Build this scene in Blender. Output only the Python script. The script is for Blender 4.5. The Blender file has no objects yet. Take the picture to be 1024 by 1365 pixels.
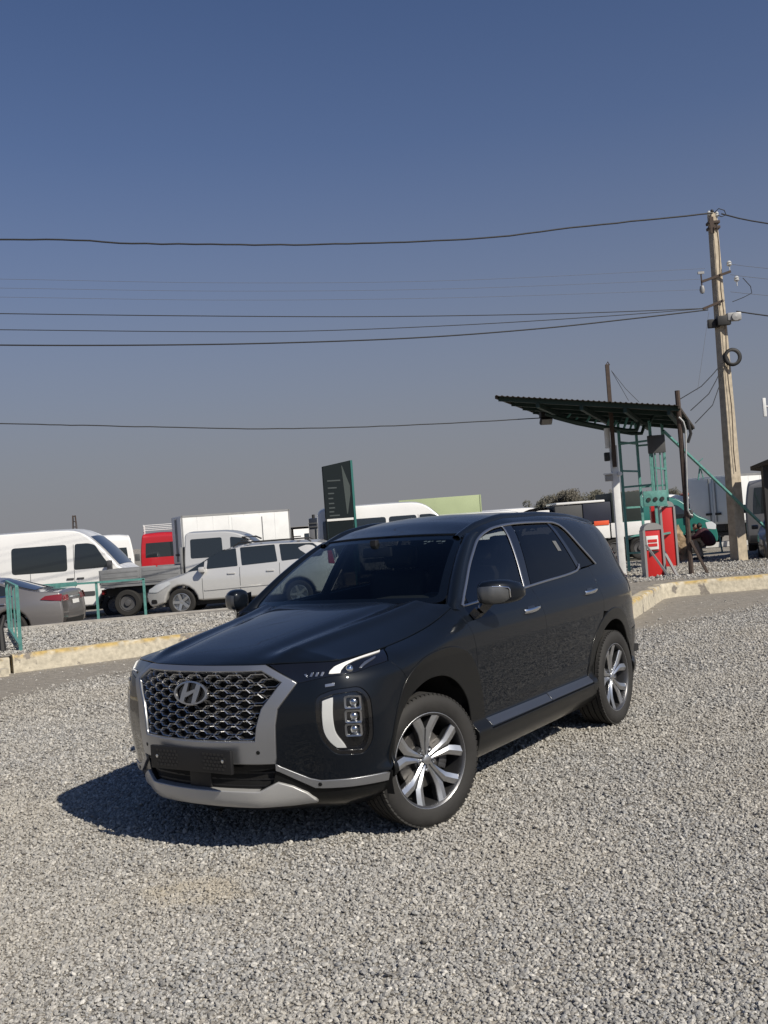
import bpy, bmesh, math, random
import numpy as np
from math import radians as R, sin, cos, pi
from mathutils import Vector, Matrix
from mathutils.geometry import delaunay_2d_cdt

random.seed(7); RNG = np.random.default_rng(7)
scene = bpy.context.scene
COL = scene.collection

# ------------------------------------------------------------------ camera
CAM_H = 1.705
cam_data = bpy.data.cameras.new('camera')
cam_data.sensor_fit = 'VERTICAL'
cam_data.sensor_height = 36.0
cam_data.lens = 36.0 * 1350.0 / 1365.0
cam_data.clip_end = 3000.0
cam = bpy.data.objects.new('camera', cam_data)
COL.objects.link(cam)
cam.matrix_world = (Matrix.Translation((0, 0, CAM_H)) @ Matrix.Rotation(pi / 2 + 0.01721, 4, 'X')
                    @ Matrix.Rotation(-0.0733, 4, 'Z'))
scene.camera = cam

# ------------------------------------------------------------------ sky and sun
SUN_AZ = math.atan2(0.834, -0.862)      # clockwise from +Y
SUN_EL = R(39.8)
world = bpy.data.worlds.new('World')
scene.world = world
world.use_nodes = True
wn = world.node_tree
for n in list(wn.nodes):
    wn.nodes.remove(n)
w_out = wn.nodes.new('ShaderNodeOutputWorld')
w_bg = wn.nodes.new('ShaderNodeBackground')
w_sky = wn.nodes.new('ShaderNodeTexSky')
w_sky.sky_type = 'NISHITA'
w_sky.sun_disc = False
w_sky.sun_elevation = SUN_EL
w_sky.sun_rotation = SUN_AZ
w_sky.altitude = 450
w_sky.air_density = 1.0
w_sky.dust_density = 1.0
w_sky.ozone_density = 2.0
# dust layer: towards the horizon the sky turns a dull mauve grey, the same all round
w_geo = wn.nodes.new('ShaderNodeTexCoord')
w_sep = wn.nodes.new('ShaderNodeSeparateXYZ')
w_ramp = wn.nodes.new('ShaderNodeValToRGB')
w_mix = wn.nodes.new('ShaderNodeMix'); w_mix.data_type = 'RGBA'
w_tint = wn.nodes.new('ShaderNodeMix'); w_tint.data_type = 'RGBA'; w_tint.blend_type = 'MULTIPLY'
w_tint.inputs[0].default_value = 1.0
w_tint.inputs[7].default_value = (0.43, 0.54, 0.735, 1)
wn.links.new(w_geo.outputs['Generated'], w_sep.inputs[0])
wn.links.new(w_sep.outputs['Z'], w_ramp.inputs[0])
cr = w_ramp.color_ramp
cr.interpolation = 'B_SPLINE'
cr.elements[0].position = 0.0; cr.elements[0].color = (0.97, 0.97, 0.97, 1)
cr.elements[1].position = 0.60; cr.elements[1].color = (0.0, 0.0, 0.0, 1)
for p, v in ((0.06, 0.93), (0.14, 0.72), (0.24, 0.42), (0.36, 0.16)):
    e = cr.elements.new(p); e.color = (v, v, v, 1)
wn.links.new(w_ramp.outputs[0], w_mix.inputs[0])
wn.links.new(w_sky.outputs[0], w_tint.inputs[6])
wn.links.new(w_tint.outputs[2], w_mix.inputs[6])
w_mix.inputs[7].default_value = (2.36, 2.36, 2.54, 1)
wn.links.new(w_mix.outputs[2], w_bg.inputs[0])
w_bg.inputs[1].default_value = 0.10
wn.links.new(w_bg.outputs[0], w_out.inputs[0])

sun_data = bpy.data.lights.new('sun', 'SUN')
sun_data.energy = 5.0
sun_data.angle = R(0.53)
sun_data.color = (1.0, 0.925, 0.80)
sun = bpy.data.objects.new('sun', sun_data)
COL.objects.link(sun)
to_sun = Vector((sin(SUN_AZ) * cos(SUN_EL), cos(SUN_AZ) * cos(SUN_EL), sin(SUN_EL)))
sun.rotation_euler = to_sun.to_track_quat('Z', 'Y').to_euler()
sun.location = to_sun * 60

scene.view_settings.view_transform = 'Standard'
scene.view_settings.look = 'None'
scene.view_settings.exposure = 0.0
scene.view_settings.gamma = 1.0
scene.view_settings.use_curve_mapping = False
scene.render.engine = 'CYCLES'
scene.cycles.max_bounces = 8
scene.cycles.transparent_max_bounces = 16
scene.cycles.caustics_reflective = False
scene.cycles.caustics_refractive = False
# ------------------------------------------------------------------ materials
def mat(name, col, rough=0.5, metal=0.0, coat=0.0, coat_rough=0.03, coat_ior=1.5, spec=0.5, noise=None, bump=None, emit=None):
    """Principled material; noise=(scale, amount, detail) varies colour, bump=(scale, strength)."""
    m = bpy.data.materials.new(name); m.use_nodes = True
    nt = m.node_tree; b = nt.nodes['Principled BSDF']
    b.inputs['Base Color'].default_value = (*col, 1)
    b.inputs['Roughness'].default_value = rough
    b.inputs['Metallic'].default_value = metal
    b.inputs['Coat Weight'].default_value = coat
    b.inputs['Coat Roughness'].default_value = coat_rough; b.inputs['Coat IOR'].default_value = coat_ior
    b.inputs['Specular IOR Level'].default_value = spec
    if emit:
        b.inputs['Emission Color'].default_value = (*emit[0], 1); b.inputs['Emission Strength'].default_value = emit[1]
    tc = None
    if noise or bump:
        tc = nt.nodes.new('ShaderNodeTexCoord')
    if noise:
        n = nt.nodes.new('ShaderNodeTexNoise'); n.inputs['Scale'].default_value = noise[0]
        n.inputs['Detail'].default_value = noise[2] if len(noise) > 2 else 6
        nt.links.new(tc.outputs['Object'], n.inputs['Vector'])
        r = nt.nodes.new('ShaderNodeMapRange')
        r.inputs['From Min'].default_value = 0.3; r.inputs['From Max'].default_value = 0.7
        r.inputs['To Min'].default_value = 1 - noise[1]; r.inputs['To Max'].default_value = 1 + noise[1]
        nt.links.new(n.outputs['Fac'], r.inputs['Value'])
        mx = nt.nodes.new('ShaderNodeMix'); mx.data_type = 'RGBA'; mx.blend_type = 'MULTIPLY'
        mx.inputs[0].default_value = 1.0; mx.inputs[6].default_value = (*col, 1)
        nt.links.new(r.outputs[0], mx.inputs[7]); nt.links.new(mx.outputs[2], b.inputs['Base Color'])
        r2 = nt.nodes.new('ShaderNodeMapRange')
        r2.inputs['From Min'].default_value = 0.3; r2.inputs['From Max'].default_value = 0.7
        r2.inputs['To Min'].default_value = max(0, rough - 0.06); r2.inputs['To Max'].default_value = min(1, rough + 0.08)
        nt.links.new(n.outputs['Fac'], r2.inputs['Value']); nt.links.new(r2.outputs[0], b.inputs['Roughness'])
    if bump:
        n = nt.nodes.new('ShaderNodeTexNoise'); n.inputs['Scale'].default_value = bump[0]; n.inputs['Detail'].default_value = 5
        nt.links.new(tc.outputs['Object'], n.inputs['Vector'])
        bp = nt.nodes.new('ShaderNodeBump'); bp.inputs['Strength'].default_value = bump[1]; bp.inputs['Distance'].default_value = 0.01
        nt.links.new(n.outputs['Fac'], bp.inputs['Height']); nt.links.new(bp.outputs[0], b.inputs['Normal'])
    return m

def glass(name, tint, reflect_rough=0.0, ior=1.5):
    """thin tinted pane: coloured transparency under a Fresnel reflection"""
    m = bpy.data.materials.new(name); m.use_nodes = True
    nt = m.node_tree
    for n in list(nt.nodes): nt.nodes.remove(n)
    o = nt.nodes.new('ShaderNodeOutputMaterial'); t = nt.nodes.new('ShaderNodeBsdfTransparent')
    g = nt.nodes.new('ShaderNodeBsdfGlossy'); f = nt.nodes.new('ShaderNodeFresnel'); x = nt.nodes.new('ShaderNodeMixShader')
    t.inputs[0].default_value = (*tint, 1); g.inputs['Roughness'].default_value = reflect_rough
    ge = nt.nodes.new('ShaderNodeNewGeometry'); mr = nt.nodes.new('ShaderNodeMapRange')     # same reflection from both faces of the pane
    mr.inputs['To Min'].default_value = ior; mr.inputs['To Max'].default_value = 1 / ior
    nt.links.new(ge.outputs['Backfacing'], mr.inputs['Value']); nt.links.new(mr.outputs[0], f.inputs[0])
    nt.links.new(f.outputs[0], x.inputs[0]); nt.links.new(t.outputs[0], x.inputs[1]); nt.links.new(g.outputs[0], x.inputs[2])
    nt.links.new(x.outputs[0], o.inputs[0])
    return m

# ------------------------------------------------------------------ objects
def tag(o, label=None, cat=None, group=None, kind=None):
    if label: o['label'] = label
    if cat: o['category'] = cat
    if group: o['group'] = group
    if kind: o['kind'] = kind
    return o

def thing(name, label, cat, loc=(0, 0, 0), rz=0.0, group=None):
    o = bpy.data.objects.new(name, None); COL.objects.link(o)
    o.empty_display_size = 0.2
    o.location = loc; o.rotation_euler = (0, 0, rz)
    return tag(o, label, cat, group)

def link_mesh(name, verts, faces, m, parent=None, normals=None, smooth=None):
    me = bpy.data.meshes.new(name)
    me.from_pydata([tuple(map(float, v)) for v in verts], [], [tuple(map(int, f)) for f in faces])
    if smooth is not None or normals is not None:
        me.polygons.foreach_set('use_smooth', [True] * len(me.polygons))
    me.update()
    if normals is not None:
        me.normals_split_custom_set_from_vertices([tuple(map(float, n)) for n in normals])
    elif smooth is not None:
        me.set_sharp_from_angle(angle=smooth)
    o = bpy.data.objects.new(name, me)
    if m is not None: me.materials.append(m)
    COL.objects.link(o)
    if parent is not None: o.parent = parent
    return o

class MB:
    """collects shapes, then links them as ONE mesh object"""
    def __init__(s): s.v = []; s.f = []
    def add(s, vs, fs, M=None):
        n = len(s.v)
        for p in vs:
            p = Vector(p)
            s.v.append(M @ p if M is not None else p)
        for f in fs: s.f.append(tuple(i + n for i in f))
        return s
    def box(s, c, d, M=None, b=0.0):
        x, y, z = c; a, e, h = d[0] / 2, d[1] / 2, d[2] / 2
        if b <= 0:
            vs = [(x + i * a, y + j * e, z + k * h) for i in (-1, 1) for j in (-1, 1) for k in (-1, 1)]
            fs = [(0, 1, 3, 2), (4, 6, 7, 5), (0, 4, 5, 1), (2, 3, 7, 6), (0, 2, 6, 4), (1, 5, 7, 3)]
            return s.add(vs, fs, M)
        bm = bmesh.new(); bmesh.ops.create_cube(bm, size=1.0)
        for v in bm.verts: v.co = Vector((v.co.x * d[0], v.co.y * d[1], v.co.z * d[2]))
        bmesh.ops.bevel(bm, geom=list(bm.edges), offset=b, segments=2, affect='EDGES', profile=0.6)
        for v in bm.verts: v.co += Vector(c)
        bm.verts.index_update()
        s.add([v.co.copy() for v in bm.verts], [[v.index for v in f.verts] for f in bm.faces], M)
        bm.free(); return s
    def tube(s, pts, r, n=8, caps=True, M=None):
        pts = [Vector(p) for p in pts]; m = len(pts)
        rr = r if hasattr(r, '__len__') else [r] * m
        vs = []; fs = []
        prev = None
        for i, p in enumerate(pts):
            t = (pts[min(i + 1, m - 1)] - pts[max(i - 1, 0)]).normalized()
            if prev is None:
                u = t.orthogonal().normalized()
                if abs(t.z) < 0.9: u = Vector((0, 0, 1)).cross(t).normalized()
            else:
                u = (prev - t * prev.dot(t)).normalized()
            prev = u; w = t.cross(u)
            for k in range(n):
                a = 2 * pi * k / n
                vs.append(p + (u * cos(a) + w * sin(a)) * rr[i])
        for i in range(m - 1):
            for k in range(n):
                fs.append((i * n + k, i * n + (k + 1) % n, (i + 1) * n + (k + 1) % n, (i + 1) * n + k))
        if caps:
            fs.append(tuple(range(n))[::-1]); fs.append(tuple((m - 1) * n + k for k in range(n)))
        return s.add(vs, fs, M)
    def bar(s, a, b, w, h, M=None):
        """square bar from a to b"""
        a = Vector(a); b = Vector(b); t = (b - a).normalized()
        u = Vector((0, 0, 1)).cross(t)
        u = u.normalized() if u.length > 1e-4 else Vector((1, 0, 0))
        v = t.cross(u)
        vs = [p + u * (i * w / 2) + v * (j * h / 2) for p in (a, b) for i, j in ((-1, -1), (1, -1), (1, 1), (-1, 1))]
        fs = [(3, 2, 1, 0), (4, 5, 6, 7), (0, 1, 5, 4), (1, 2, 6, 5), (2, 3, 7, 6), (3, 0, 4, 7)]
        return s.add(vs, fs, M)
    def lathe(s, prof, n=48, axis='y', M=None, closed=False):
        """prof: list of (radius, offset along axis)"""
        vs = []; fs = []; m = len(prof)
        for k in range(n):
            a = 2 * pi * k / n
            for r, h in prof:
                vs.append((r * cos(a), h, r * sin(a)) if axis == 'y' else ((r * cos(a), r * sin(a), h) if axis == 'z' else (h, r * cos(a), r * sin(a))))
        e = m if closed else m - 1
        for k in range(n):
            for i in range(e):
                a, b = k * m + i, k * m + (i + 1) % m
                c, d = ((k + 1) % n) * m + (i + 1) % m, ((k + 1) % n) * m + i
                fs.append((a, b, c, d) if axis == 'y' else (d, c, b, a))
        return s.add(vs, fs, M)
    def prism(s, poly, h0, h1, axis='z', M=None):
        """poly in the plane across `axis`, extruded h0..h1"""
        n = len(poly)
        def P(a, b, h): return {'z': (a, b, h), 'y': (a, h, b), 'x': (h, a, b)}[axis]
        vs = [P(a, b, h0) for a, b in poly] + [P(a, b, h1) for a, b in poly]
        fs = [tuple(range(n))[::-1], tuple(range(n, 2 * n))] + [(i, (i + 1) % n, n + (i + 1) % n, n + i) for i in range(n)]
        return s.add(vs, fs, M)
    def build(s, name, m, parent=None, smooth=R(35), fix=True):
        o = link_mesh(name, s.v, s.f, m, parent, smooth=None)
        if fix:
            bm = bmesh.new(); bm.from_mesh(o.data)
            bmesh.ops.recalc_face_normals(bm, faces=bm.faces); bm.to_mesh(o.data); bm.free()
        me = o.data
        if smooth:
            me.polygons.foreach_set('use_smooth', [True] * len(me.polygons)); me.set_sharp_from_angle(angle=smooth)
        return o

def copy_thing(root, loc=None, rz=None, label=None):
    c = root.copy(); COL.objects.link(c)
    if loc is not None: c.location = loc
    if rz is not None: c.rotation_euler = (0, 0, rz)
    if label: c['label'] = label
    def rec(a, b):
        for ch in a.children:
            d = ch.copy(); COL.objects.link(d); d.parent = b; rec(ch, d)
    rec(root, c)
    return c

# ------------------------------------------------------------------ curves and surface panels
def spline(xs, ys):
    """smooth shape-preserving (pchip) interpolant, vectorised"""
    xs = np.array(xs, float); ys = np.array(ys, float)
    if xs[0] > xs[-1]: xs, ys = xs[::-1], ys[::-1]
    h = np.diff(xs); dl = np.diff(ys) / h
    d = np.zeros_like(ys); d[0], d[-1] = dl[0], dl[-1]
    for i in range(1, len(xs) - 1):
        if dl[i - 1] * dl[i] > 0:
            w1, w2 = 2 * h[i] + h[i - 1], h[i] + 2 * h[i - 1]
            d[i] = (w1 + w2) / (w1 / dl[i - 1] + w2 / dl[i])
    def f(x):
        x = np.clip(np.asarray(x, float), xs[0], xs[-1])
        i = np.clip(np.searchsorted(xs, x) - 1, 0, len(xs) - 2)
        t = (x - xs[i]) / h[i]
        return ((2 * t**3 - 3 * t**2 + 1) * ys[i] + (t**3 - 2 * t**2 + t) * h[i] * d[i]
                + (-2 * t**3 + 3 * t**2) * ys[i + 1] + (t**3 - t**2) * h[i] * d[i + 1])
    return f

def smooth01(x):
    x = np.clip(x, 0, 1); return x * x * (3 - 2 * x)

def catmull(pts, step, closed=False):
    """dense curve through points (2-D or 3-D)"""
    P = np.array(pts, float); n = len(P); out = []
    for i in range(n if closed else n - 1):
        p0 = P[(i - 1) % n] if closed or i > 0 else 2 * P[0] - P[1]
        p1, p2 = P[i], P[(i + 1) % n]
        p3 = P[(i + 2) % n] if closed or i + 2 < n else 2 * P[-1] - P[-2]
        m = max(1, int(np.linalg.norm(p2 - p1) / step))
        for k in range(m):
            t = k / m
            out.append(0.5 * (2 * p1 + (p2 - p0) * t + (2 * p0 - 5 * p1 + 4 * p2 - p3) * t * t + (3 * p1 - p0 - 3 * p2 + p3) * t**3))
    if not closed: out.append(P[-1])
    return np.array(out)

def dense(poly, step, closed=True):
    """split the edges of a polygon to about `step`"""
    P = np.array(poly, float); n = len(P); out = []
    for i in range(n if closed else n - 1):
        a, b = P[i], P[(i + 1) % n]; m = max(1, int(round(np.linalg.norm(b - a) / step)))
        for k in range(m): out.append(a + (b - a) * k / m)
    if not closed: out.append(P[-1])
    out = np.array(out)
    keep = np.linalg.norm(out - np.roll(out, 1, 0), axis=1) > 1e-4
    if not closed: keep[0] = True
    return out[keep]

def rounded(poly, r, seg=4):
    """round the corners of a polygon; r one radius or one per corner"""
    P = np.array(poly, float); n = len(P); out = []
    for i in range(n):
        a, b, c = P[i - 1], P[i], P[(i + 1) % n]
        ri = r[i] if hasattr(r, '__len__') else r
        u, v = a - b, c - b; lu, lv = np.linalg.norm(u), np.linalg.norm(v)
        k = min(ri, lu * 0.48, lv * 0.48)
        if k < 1e-5: out.append(b); continue
        p, q = b + u / lu * k, b + v / lv * k
        for j in range(seg + 1):
            t = j / seg; out.append((1 - t)**2 * p + 2 * t * (1 - t) * b + t * t * q)
    return np.array(out)

def area2(P):
    x, y = P[:, 0], P[:, 1]
    return 0.5 * np.sum(x * np.roll(y, -1) - np.roll(x, -1) * y)

def inside(P, Q):
    x, y = Q[:, 0], Q[:, 1]; r = np.zeros(len(Q), bool); n = len(P)
    for i in range(n):
        x1, y1 = P[i]; x2, y2 = P[(i + 1) % n]
        c = ((y1 > y) != (y2 > y))
        with np.errstate(divide='ignore', invalid='ignore'):
            r ^= c & (x < (x2 - x1) * (y - y1) / (y2 - y1 + 1e-30) + x1)
    return r

def shrink(P, d):
    """offset a closed polygon inwards by d"""
    if area2(P) < 0: P = P[::-1]
    a = np.roll(P, 1, 0); b = np.roll(P, -1, 0)
    e1 = P - a; e2 = b - P
    e1 /= np.linalg.norm(e1, axis=1)[:, None] + 1e-12; e2 /= np.linalg.norm(e2, axis=1)[:, None] + 1e-12
    n1 = np.stack([-e1[:, 1], e1[:, 0]], 1); n2 = np.stack([-e2[:, 1], e2[:, 0]], 1)
    m = n1 + n2; m /= np.maximum(np.linalg.norm(m, axis=1)[:, None], 1e-9)
    k = np.maximum(np.sum(m * n1, 1), 0.5)[:, None]
    return P + m * d / k

def surf_normals(F, A, e=0.002, flip=False):
    du = F(A + np.array([e, 0])) - F(A - np.array([e, 0])); dv = F(A + np.array([0, e])) - F(A - np.array([0, e]))
    N = np.cross(du, dv); N /= np.linalg.norm(N, axis=1)[:, None] + 1e-12
    return -N if flip else N

def panel(name, F, poly, m, parent, holes=(), step=0.04, gap=0.0025, bev=0.003, flange=0.016, off=0.0, flip=False,
          mirror=False, sub=None, label=None):
    """sheet of a smooth surface F(chart)->xyz inside a chart polygon, with a rounded edge that turns inwards"""
    loops = [shrink(dense(poly, step), gap)]
    for h in holes:
        H = dense(h, step)
        if area2(H) > 0: H = H[::-1]
        a = shrink(H, -gap)          # shrink() makes it ccw; grow the hole
        loops.append(a[::-1])
    B = np.concatenate(loops)
    lo, hi = loops[0].min(0), loops[0].max(0)
    gx, gy = np.meshgrid(np.arange(lo[0] + step / 2, hi[0], step), np.arange(lo[1] + step / 2, hi[1], step))
    G = np.stack([gx.ravel(), gy.ravel()], 1)
    ok = inside(loops[0], G)
    for h in loops[1:]: ok &= ~inside(h, G)
    G = G[ok]
    if len(G):
        dmin = np.full(len(G), 9.0)
        for L in loops:
            a = L; b = np.roll(L, -1, 0)
            for i in range(len(a)):
                ab = b[i] - a[i]; t = np.clip(((G - a[i]) @ ab) / (ab @ ab + 1e-12), 0, 1)
                dmin = np.minimum(dmin, np.linalg.norm(G - a[i] - t[:, None] * ab, axis=1))
        G = G[dmin > step * 0.45]
    A = np.concatenate([B, G]) if len(G) else B
    edges = []; k = 0
    for L in loops:
        n = len(L); edges += [(k + i, k + (i + 1) % n) for i in range(n)]; k += n
    vo, eo, fo, vm, _, _ = delaunay_2d_cdt([Vector(p) for p in A], edges, [], 0, 1e-6)
    A2 = np.array([tuple(v) for v in vo])
    T = np.array([f for f in fo if len(f) == 3])
    c = A2[T].mean(1)
    ok = inside(loops[0], c)
    for h in loops[1:]: ok &= ~inside(h, c)
    T = T[ok]
    idx = {}
    for new, olds in enumerate(vm):
        for o_ in olds: idx[o_] = new
    P = F(A2); N = surf_normals(F, A2, flip=flip); P = P + N * off
    t0 = P[T]; fn = np.cross(t0[:, 1] - t0[:, 0], t0[:, 2] - t0[:, 0])
    bad = np.sum(fn * N[T].mean(1), 1) < 0
    T[bad] = T[bad][:, ::-1]
    V = list(P); NN = list(N); FF = [tuple(t) for t in T]
    if flange > 0:
        k = 0
        for L in loops:
            n = len(L); ids = [idx[k + i] for i in range(n)]; k += n
            p = P[ids]; nr = N[ids]
            tg = np.roll(p, -1, 0) - np.roll(p, 1, 0); tg /= np.linalg.norm(tg, axis=1)[:, None] + 1e-12
            la = np.cross(tg, nr)
            if flip: la = -la
            la /= np.linalg.norm(la, axis=1)[:, None] + 1e-12
            b0 = len(V)
            for q, nn in ((p + la * bev - nr * bev, la), (p + la * bev - nr * (bev + flange), la)):
                V += list(q); NN += list(nn)
            for i in range(n):
                j = (i + 1) % n
                q1 = (ids[i], ids[j], b0 + j, b0 + i); q2 = (b0 + i, b0 + j, b0 + n + j, b0 + n + i)
                if not flip: q1, q2 = q1[::-1], q2[::-1]
                FF.append(q1); FF.append(q2)
    V = np.array(V); NN = np.array(NN)
    o = link_mesh(name, V, FF, m, parent, normals=NN)
    if label: o['label'] = label
    if mirror:
        o2 = link_mesh(name, V * np.array([1, -1, 1]), [f[::-1] for f in FF], m, sub if sub is not None else parent, normals=NN * np.array([1, -1, 1]))
        return o, o2
    return o

def ribbon(name, F, line, w, h, m, parent, step=0.03, closed=False, off=0.0, flip=False, mirror=False, taper=False):
    """half-round strip lying on surface F along a chart line"""
    L = dense(line, step, closed)
    P = F(L); N = surf_normals(F, L, flip=flip); P = P + N * off
    if closed: tg = np.roll(P, -1, 0) - np.roll(P, 1, 0)
    else: tg = np.gradient(P, axis=0)
    tg /= np.linalg.norm(tg, axis=1)[:, None]
    S = np.cross(N, tg); S /= np.linalg.norm(S, axis=1)[:, None]
    prof = [(-.5, -.4), (-.5, .35), (-.38, .8), (-.15, 1), (.15, 1), (.38, .8), (.5, .35), (.5, -.4)]
    n = len(L); k = len(prof); V = []; FF = []
    for i in range(n):
        ww = w
        if taper and not closed: ww = w * min(1, (min(i, n - 1 - i) + .3) / (n * .12))
        for a, b in prof: V.append(P[i] + S[i] * a * ww + N[i] * b * h)
    for i in range(n if closed else n - 1):
        j = (i + 1) % n
        for q in range(k - 1): FF.append((i * k + q, j * k + q, j * k + q + 1, i * k + q + 1))
    if not closed: FF.append(tuple(range(k))); FF.append(tuple((n - 1) * k + q for q in range(k))[::-1])
    res = []
    for sgn in ((1, -1) if mirror else (1,)):
        mb = MB(); mb.add([Vector((v[0], v[1] * sgn, v[2])) for v in V], FF)
        res.append(mb.build(name, m, parent, smooth=R(50)))
    return res if mirror else res[0]

def loft(name, rows, m, parent, mirror=False, smooth=R(40), solid=0.0):
    """quad sheet through rows of 3-D points"""
    r = len(rows); c = len(rows[0]); V = [Vector(p) for row in rows for p in row]
    FF = [(i * c + j, i * c + j + 1, (i + 1) * c + j + 1, (i + 1) * c + j) for i in range(r - 1) for j in range(c - 1)]
    res = []
    for sgn in ((1, -1) if mirror else (1,)):
        mb = MB(); mb.add([Vector((v.x, v.y * sgn, v.z)) for v in V], FF if sgn > 0 else [f[::-1] for f in FF])
        res.append(mb.build(name, m, parent, smooth=smooth, fix=False))
    return res if mirror else res[0]
# ------------------------------------------------------------------ where a point of the view stands in the place
_F, _P, _RL = 1350.0, 0.01721, 0.0733
def _ray(u, v):
    a, b = (u - 512) / _F, -(v - 682.5) / _F
    r = a * cos(_RL) + b * sin(_RL); w = -a * sin(_RL) + b * cos(_RL)
    return Vector((r, cos(_P) - w * sin(_P), sin(_P) + w * cos(_P)))
def at(u, v, Y): d = _ray(u, v); return Vector((0, 0, CAM_H)) + d * (Y / d.y)
def gp(u, v, z=0.0): d = _ray(u, v); return Vector((0, 0, CAM_H)) + d * ((z - CAM_H) / d.z)

# ------------------------------------------------------------------ ground
def lot_z(x, y):
    """the yard beyond the islands falls away a little to the left"""
    k = float(smooth01(np.array((y - 18.5) / 3.0)))
    return -min(.6, .033 * max(0.0, -4.0 - x)) * k

def gravel_material(name, dusty=0.0):
    m = bpy.data.materials.new(name); m.use_nodes = True
    nt = m.node_tree; b = nt.nodes['Principled BSDF']; L = nt.links.new
    tc = nt.nodes.new('ShaderNodeTexCoord')
    v1 = nt.nodes.new('ShaderNodeTexVoronoi'); v1.inputs['Scale'].default_value = 46.0
    v2 = nt.nodes.new('ShaderNodeTexVoronoi'); v2.inputs['Scale'].default_value = 110.0
    n1 = nt.nodes.new('ShaderNodeTexNoise'); n1.inputs['Scale'].default_value = 0.55; n1.inputs['Detail'].default_value = 4
    n2 = nt.nodes.new('ShaderNodeTexNoise'); n2.inputs['Scale'].default_value = 9.0; n2.inputs['Detail'].default_value = 8
    for n in (v1, v2, n1, n2): L(tc.outputs['Object'], n.inputs['Vector'])
    ramp = nt.nodes.new('ShaderNodeValToRGB'); cr = ramp.color_ramp
    cols = [(0.0, (.12, .114, .102)), (.28, (.215, .203, .182)), (.55, (.275, .258, .228)), (.78, (.345, .321, .283)), (1.0, (.46, .433, .388))]
    cr.elements[0].position = 0; cr.elements[0].color = (*cols[0][1], 1); cr.elements[1].position = 1; cr.elements[1].color = (*cols[-1][1], 1)
    for p, c in cols[1:-1]: e = cr.elements.new(p); e.color = (*c, 1)
    sp = nt.nodes.new('ShaderNodeSeparateColor'); L(v1.outputs['Color'], sp.inputs[0]); L(sp.outputs[0], ramp.inputs[0])
    mx = nt.nodes.new('ShaderNodeMix'); mx.data_type = 'RGBA'
    mx.inputs[7].default_value = (.262 if dusty > .5 else .325, .236 if dusty > .5 else .295, .198 if dusty > .5 else .248, 1)
    mr = nt.nodes.new('ShaderNodeMapRange'); mr.inputs['From Min'].default_value = .38; mr.inputs['From Max'].default_value = .68
    mr.inputs['To Min'].default_value = .15 + dusty * .5; mr.inputs['To Max'].default_value = min(1, .55 + dusty * .45)
    L(n1.outputs['Fac'], mr.inputs['Value']); L(mr.outputs[0], mx.inputs[0]); L(ramp.outputs[0], mx.inputs[6])
    m2 = nt.nodes.new('ShaderNodeMix'); m2.data_type = 'RGBA'; m2.blend_type = 'MULTIPLY'; m2.inputs[0].default_value = 1
    mr2 = nt.nodes.new('ShaderNodeMapRange'); mr2.inputs['From Min'].default_value = .3; mr2.inputs['From Max'].default_value = .7; mr2.inputs['To Min'].default_value = .80; mr2.inputs['To Max'].default_value = 1.14
    L(n2.outputs['Fac'], mr2.inputs['Value']); L(mx.outputs[2], m2.inputs[6]); L(mr2.outputs[0], m2.inputs[7]); L(m2.outputs[2], b.inputs['Base Color'])
    b.inputs['Roughness'].default_value = .92; b.inputs['Specular IOR Level'].default_value = .25
    ad = nt.nodes.new('ShaderNodeMath'); ad.operation = 'MULTIPLY_ADD'; ad.inputs[1].default_value = .45
    L(v2.outputs['Distance'], ad.inputs[0]); L(v1.outputs['Distance'], ad.inputs[2])
    bp = nt.nodes.new('ShaderNodeBump'); bp.invert = True; bp.inputs['Strength'].default_value = .85 * (1 - .6 * dusty); bp.inputs['Distance'].default_value = .012
    L(ad.outputs[0], bp.inputs['Height']); L(bp.outputs[0], b.inputs['Normal'])
    return m
M_GRAVEL = gravel_material('gravel_bed')
M_DIRT = gravel_material('packed_dirt', .85)

gx = [-700, -300, -120, -60] + list(range(-40, 41, 2)) + [60, 120, 300, 700]
gy = [-250, -60, -20, -8] + [y * .75 for y in range(-4, 48)] + [40, 48, 60, 90, 150, 300, 700, 1500]
gv = [(x, y, lot_z(x, y)) for y in gy for x in gx]; nx = len(gx)
gf = [(j * nx + i, j * nx + i + 1, (j + 1) * nx + i + 1, (j + 1) * nx + i) for j in range(len(gy) - 1) for i in range(nx - 1)]
mb = MB(); mb.add(gv, gf); GROUND = tag(mb.build('ground', M_GRAVEL, smooth=R(60), fix=False), kind='structure')

# packed, dusty strip along the kerbs, an uneven edge under the gravel
def sheet(name, pts, z, m, parent=None, kind='structure'):
    P = [Vector((p[0], p[1])) for p in pts]
    me = delaunay_2d_cdt(P, [(i, (i + 1) % len(P)) for i in range(len(P))], [], 1, 1e-5)
    vs = [(v.x, v.y, z + lot_z(v.x, v.y)) for v in me[0]]
    b = MB(); b.add(vs, [tuple(f) for f in me[2]])
    o = b.build(name, m, parent, smooth=None)
    if sum(p.normal.z for p in o.data.polygons) < 0: o.data.flip_normals()
    return tag(o, kind=kind) if kind else o
KL0, KL1 = gp(33, 896), gp(178, 877); kd = (KL1 - KL0).normalized()
kn = Vector((kd.y, -kd.x, 0))                                       # towards the camera side
KL_A, KL_B = KL0 - kd * 14.0, KL1 + kd * 2.6
KL_C = KL_B + Vector((.9, 1.6, 0)); KL_D = KL_C + Vector((.1, 3.6, 0))
KR0, KR1, KR2 = gp(851, 822), gp(888, 797), gp(1024, 785)
KR_S = KR0 - (KR1 - KR0) * .15; KR_E = KR2 + (KR2 - KR1) * 4.5
rg = random.Random(3)
def wob(a, b, n, amp): return [a.lerp(b, i / n) + Vector((rg.uniform(-amp, amp), rg.uniform(-amp, amp), 0)) for i in range(n + 1)]
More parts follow.
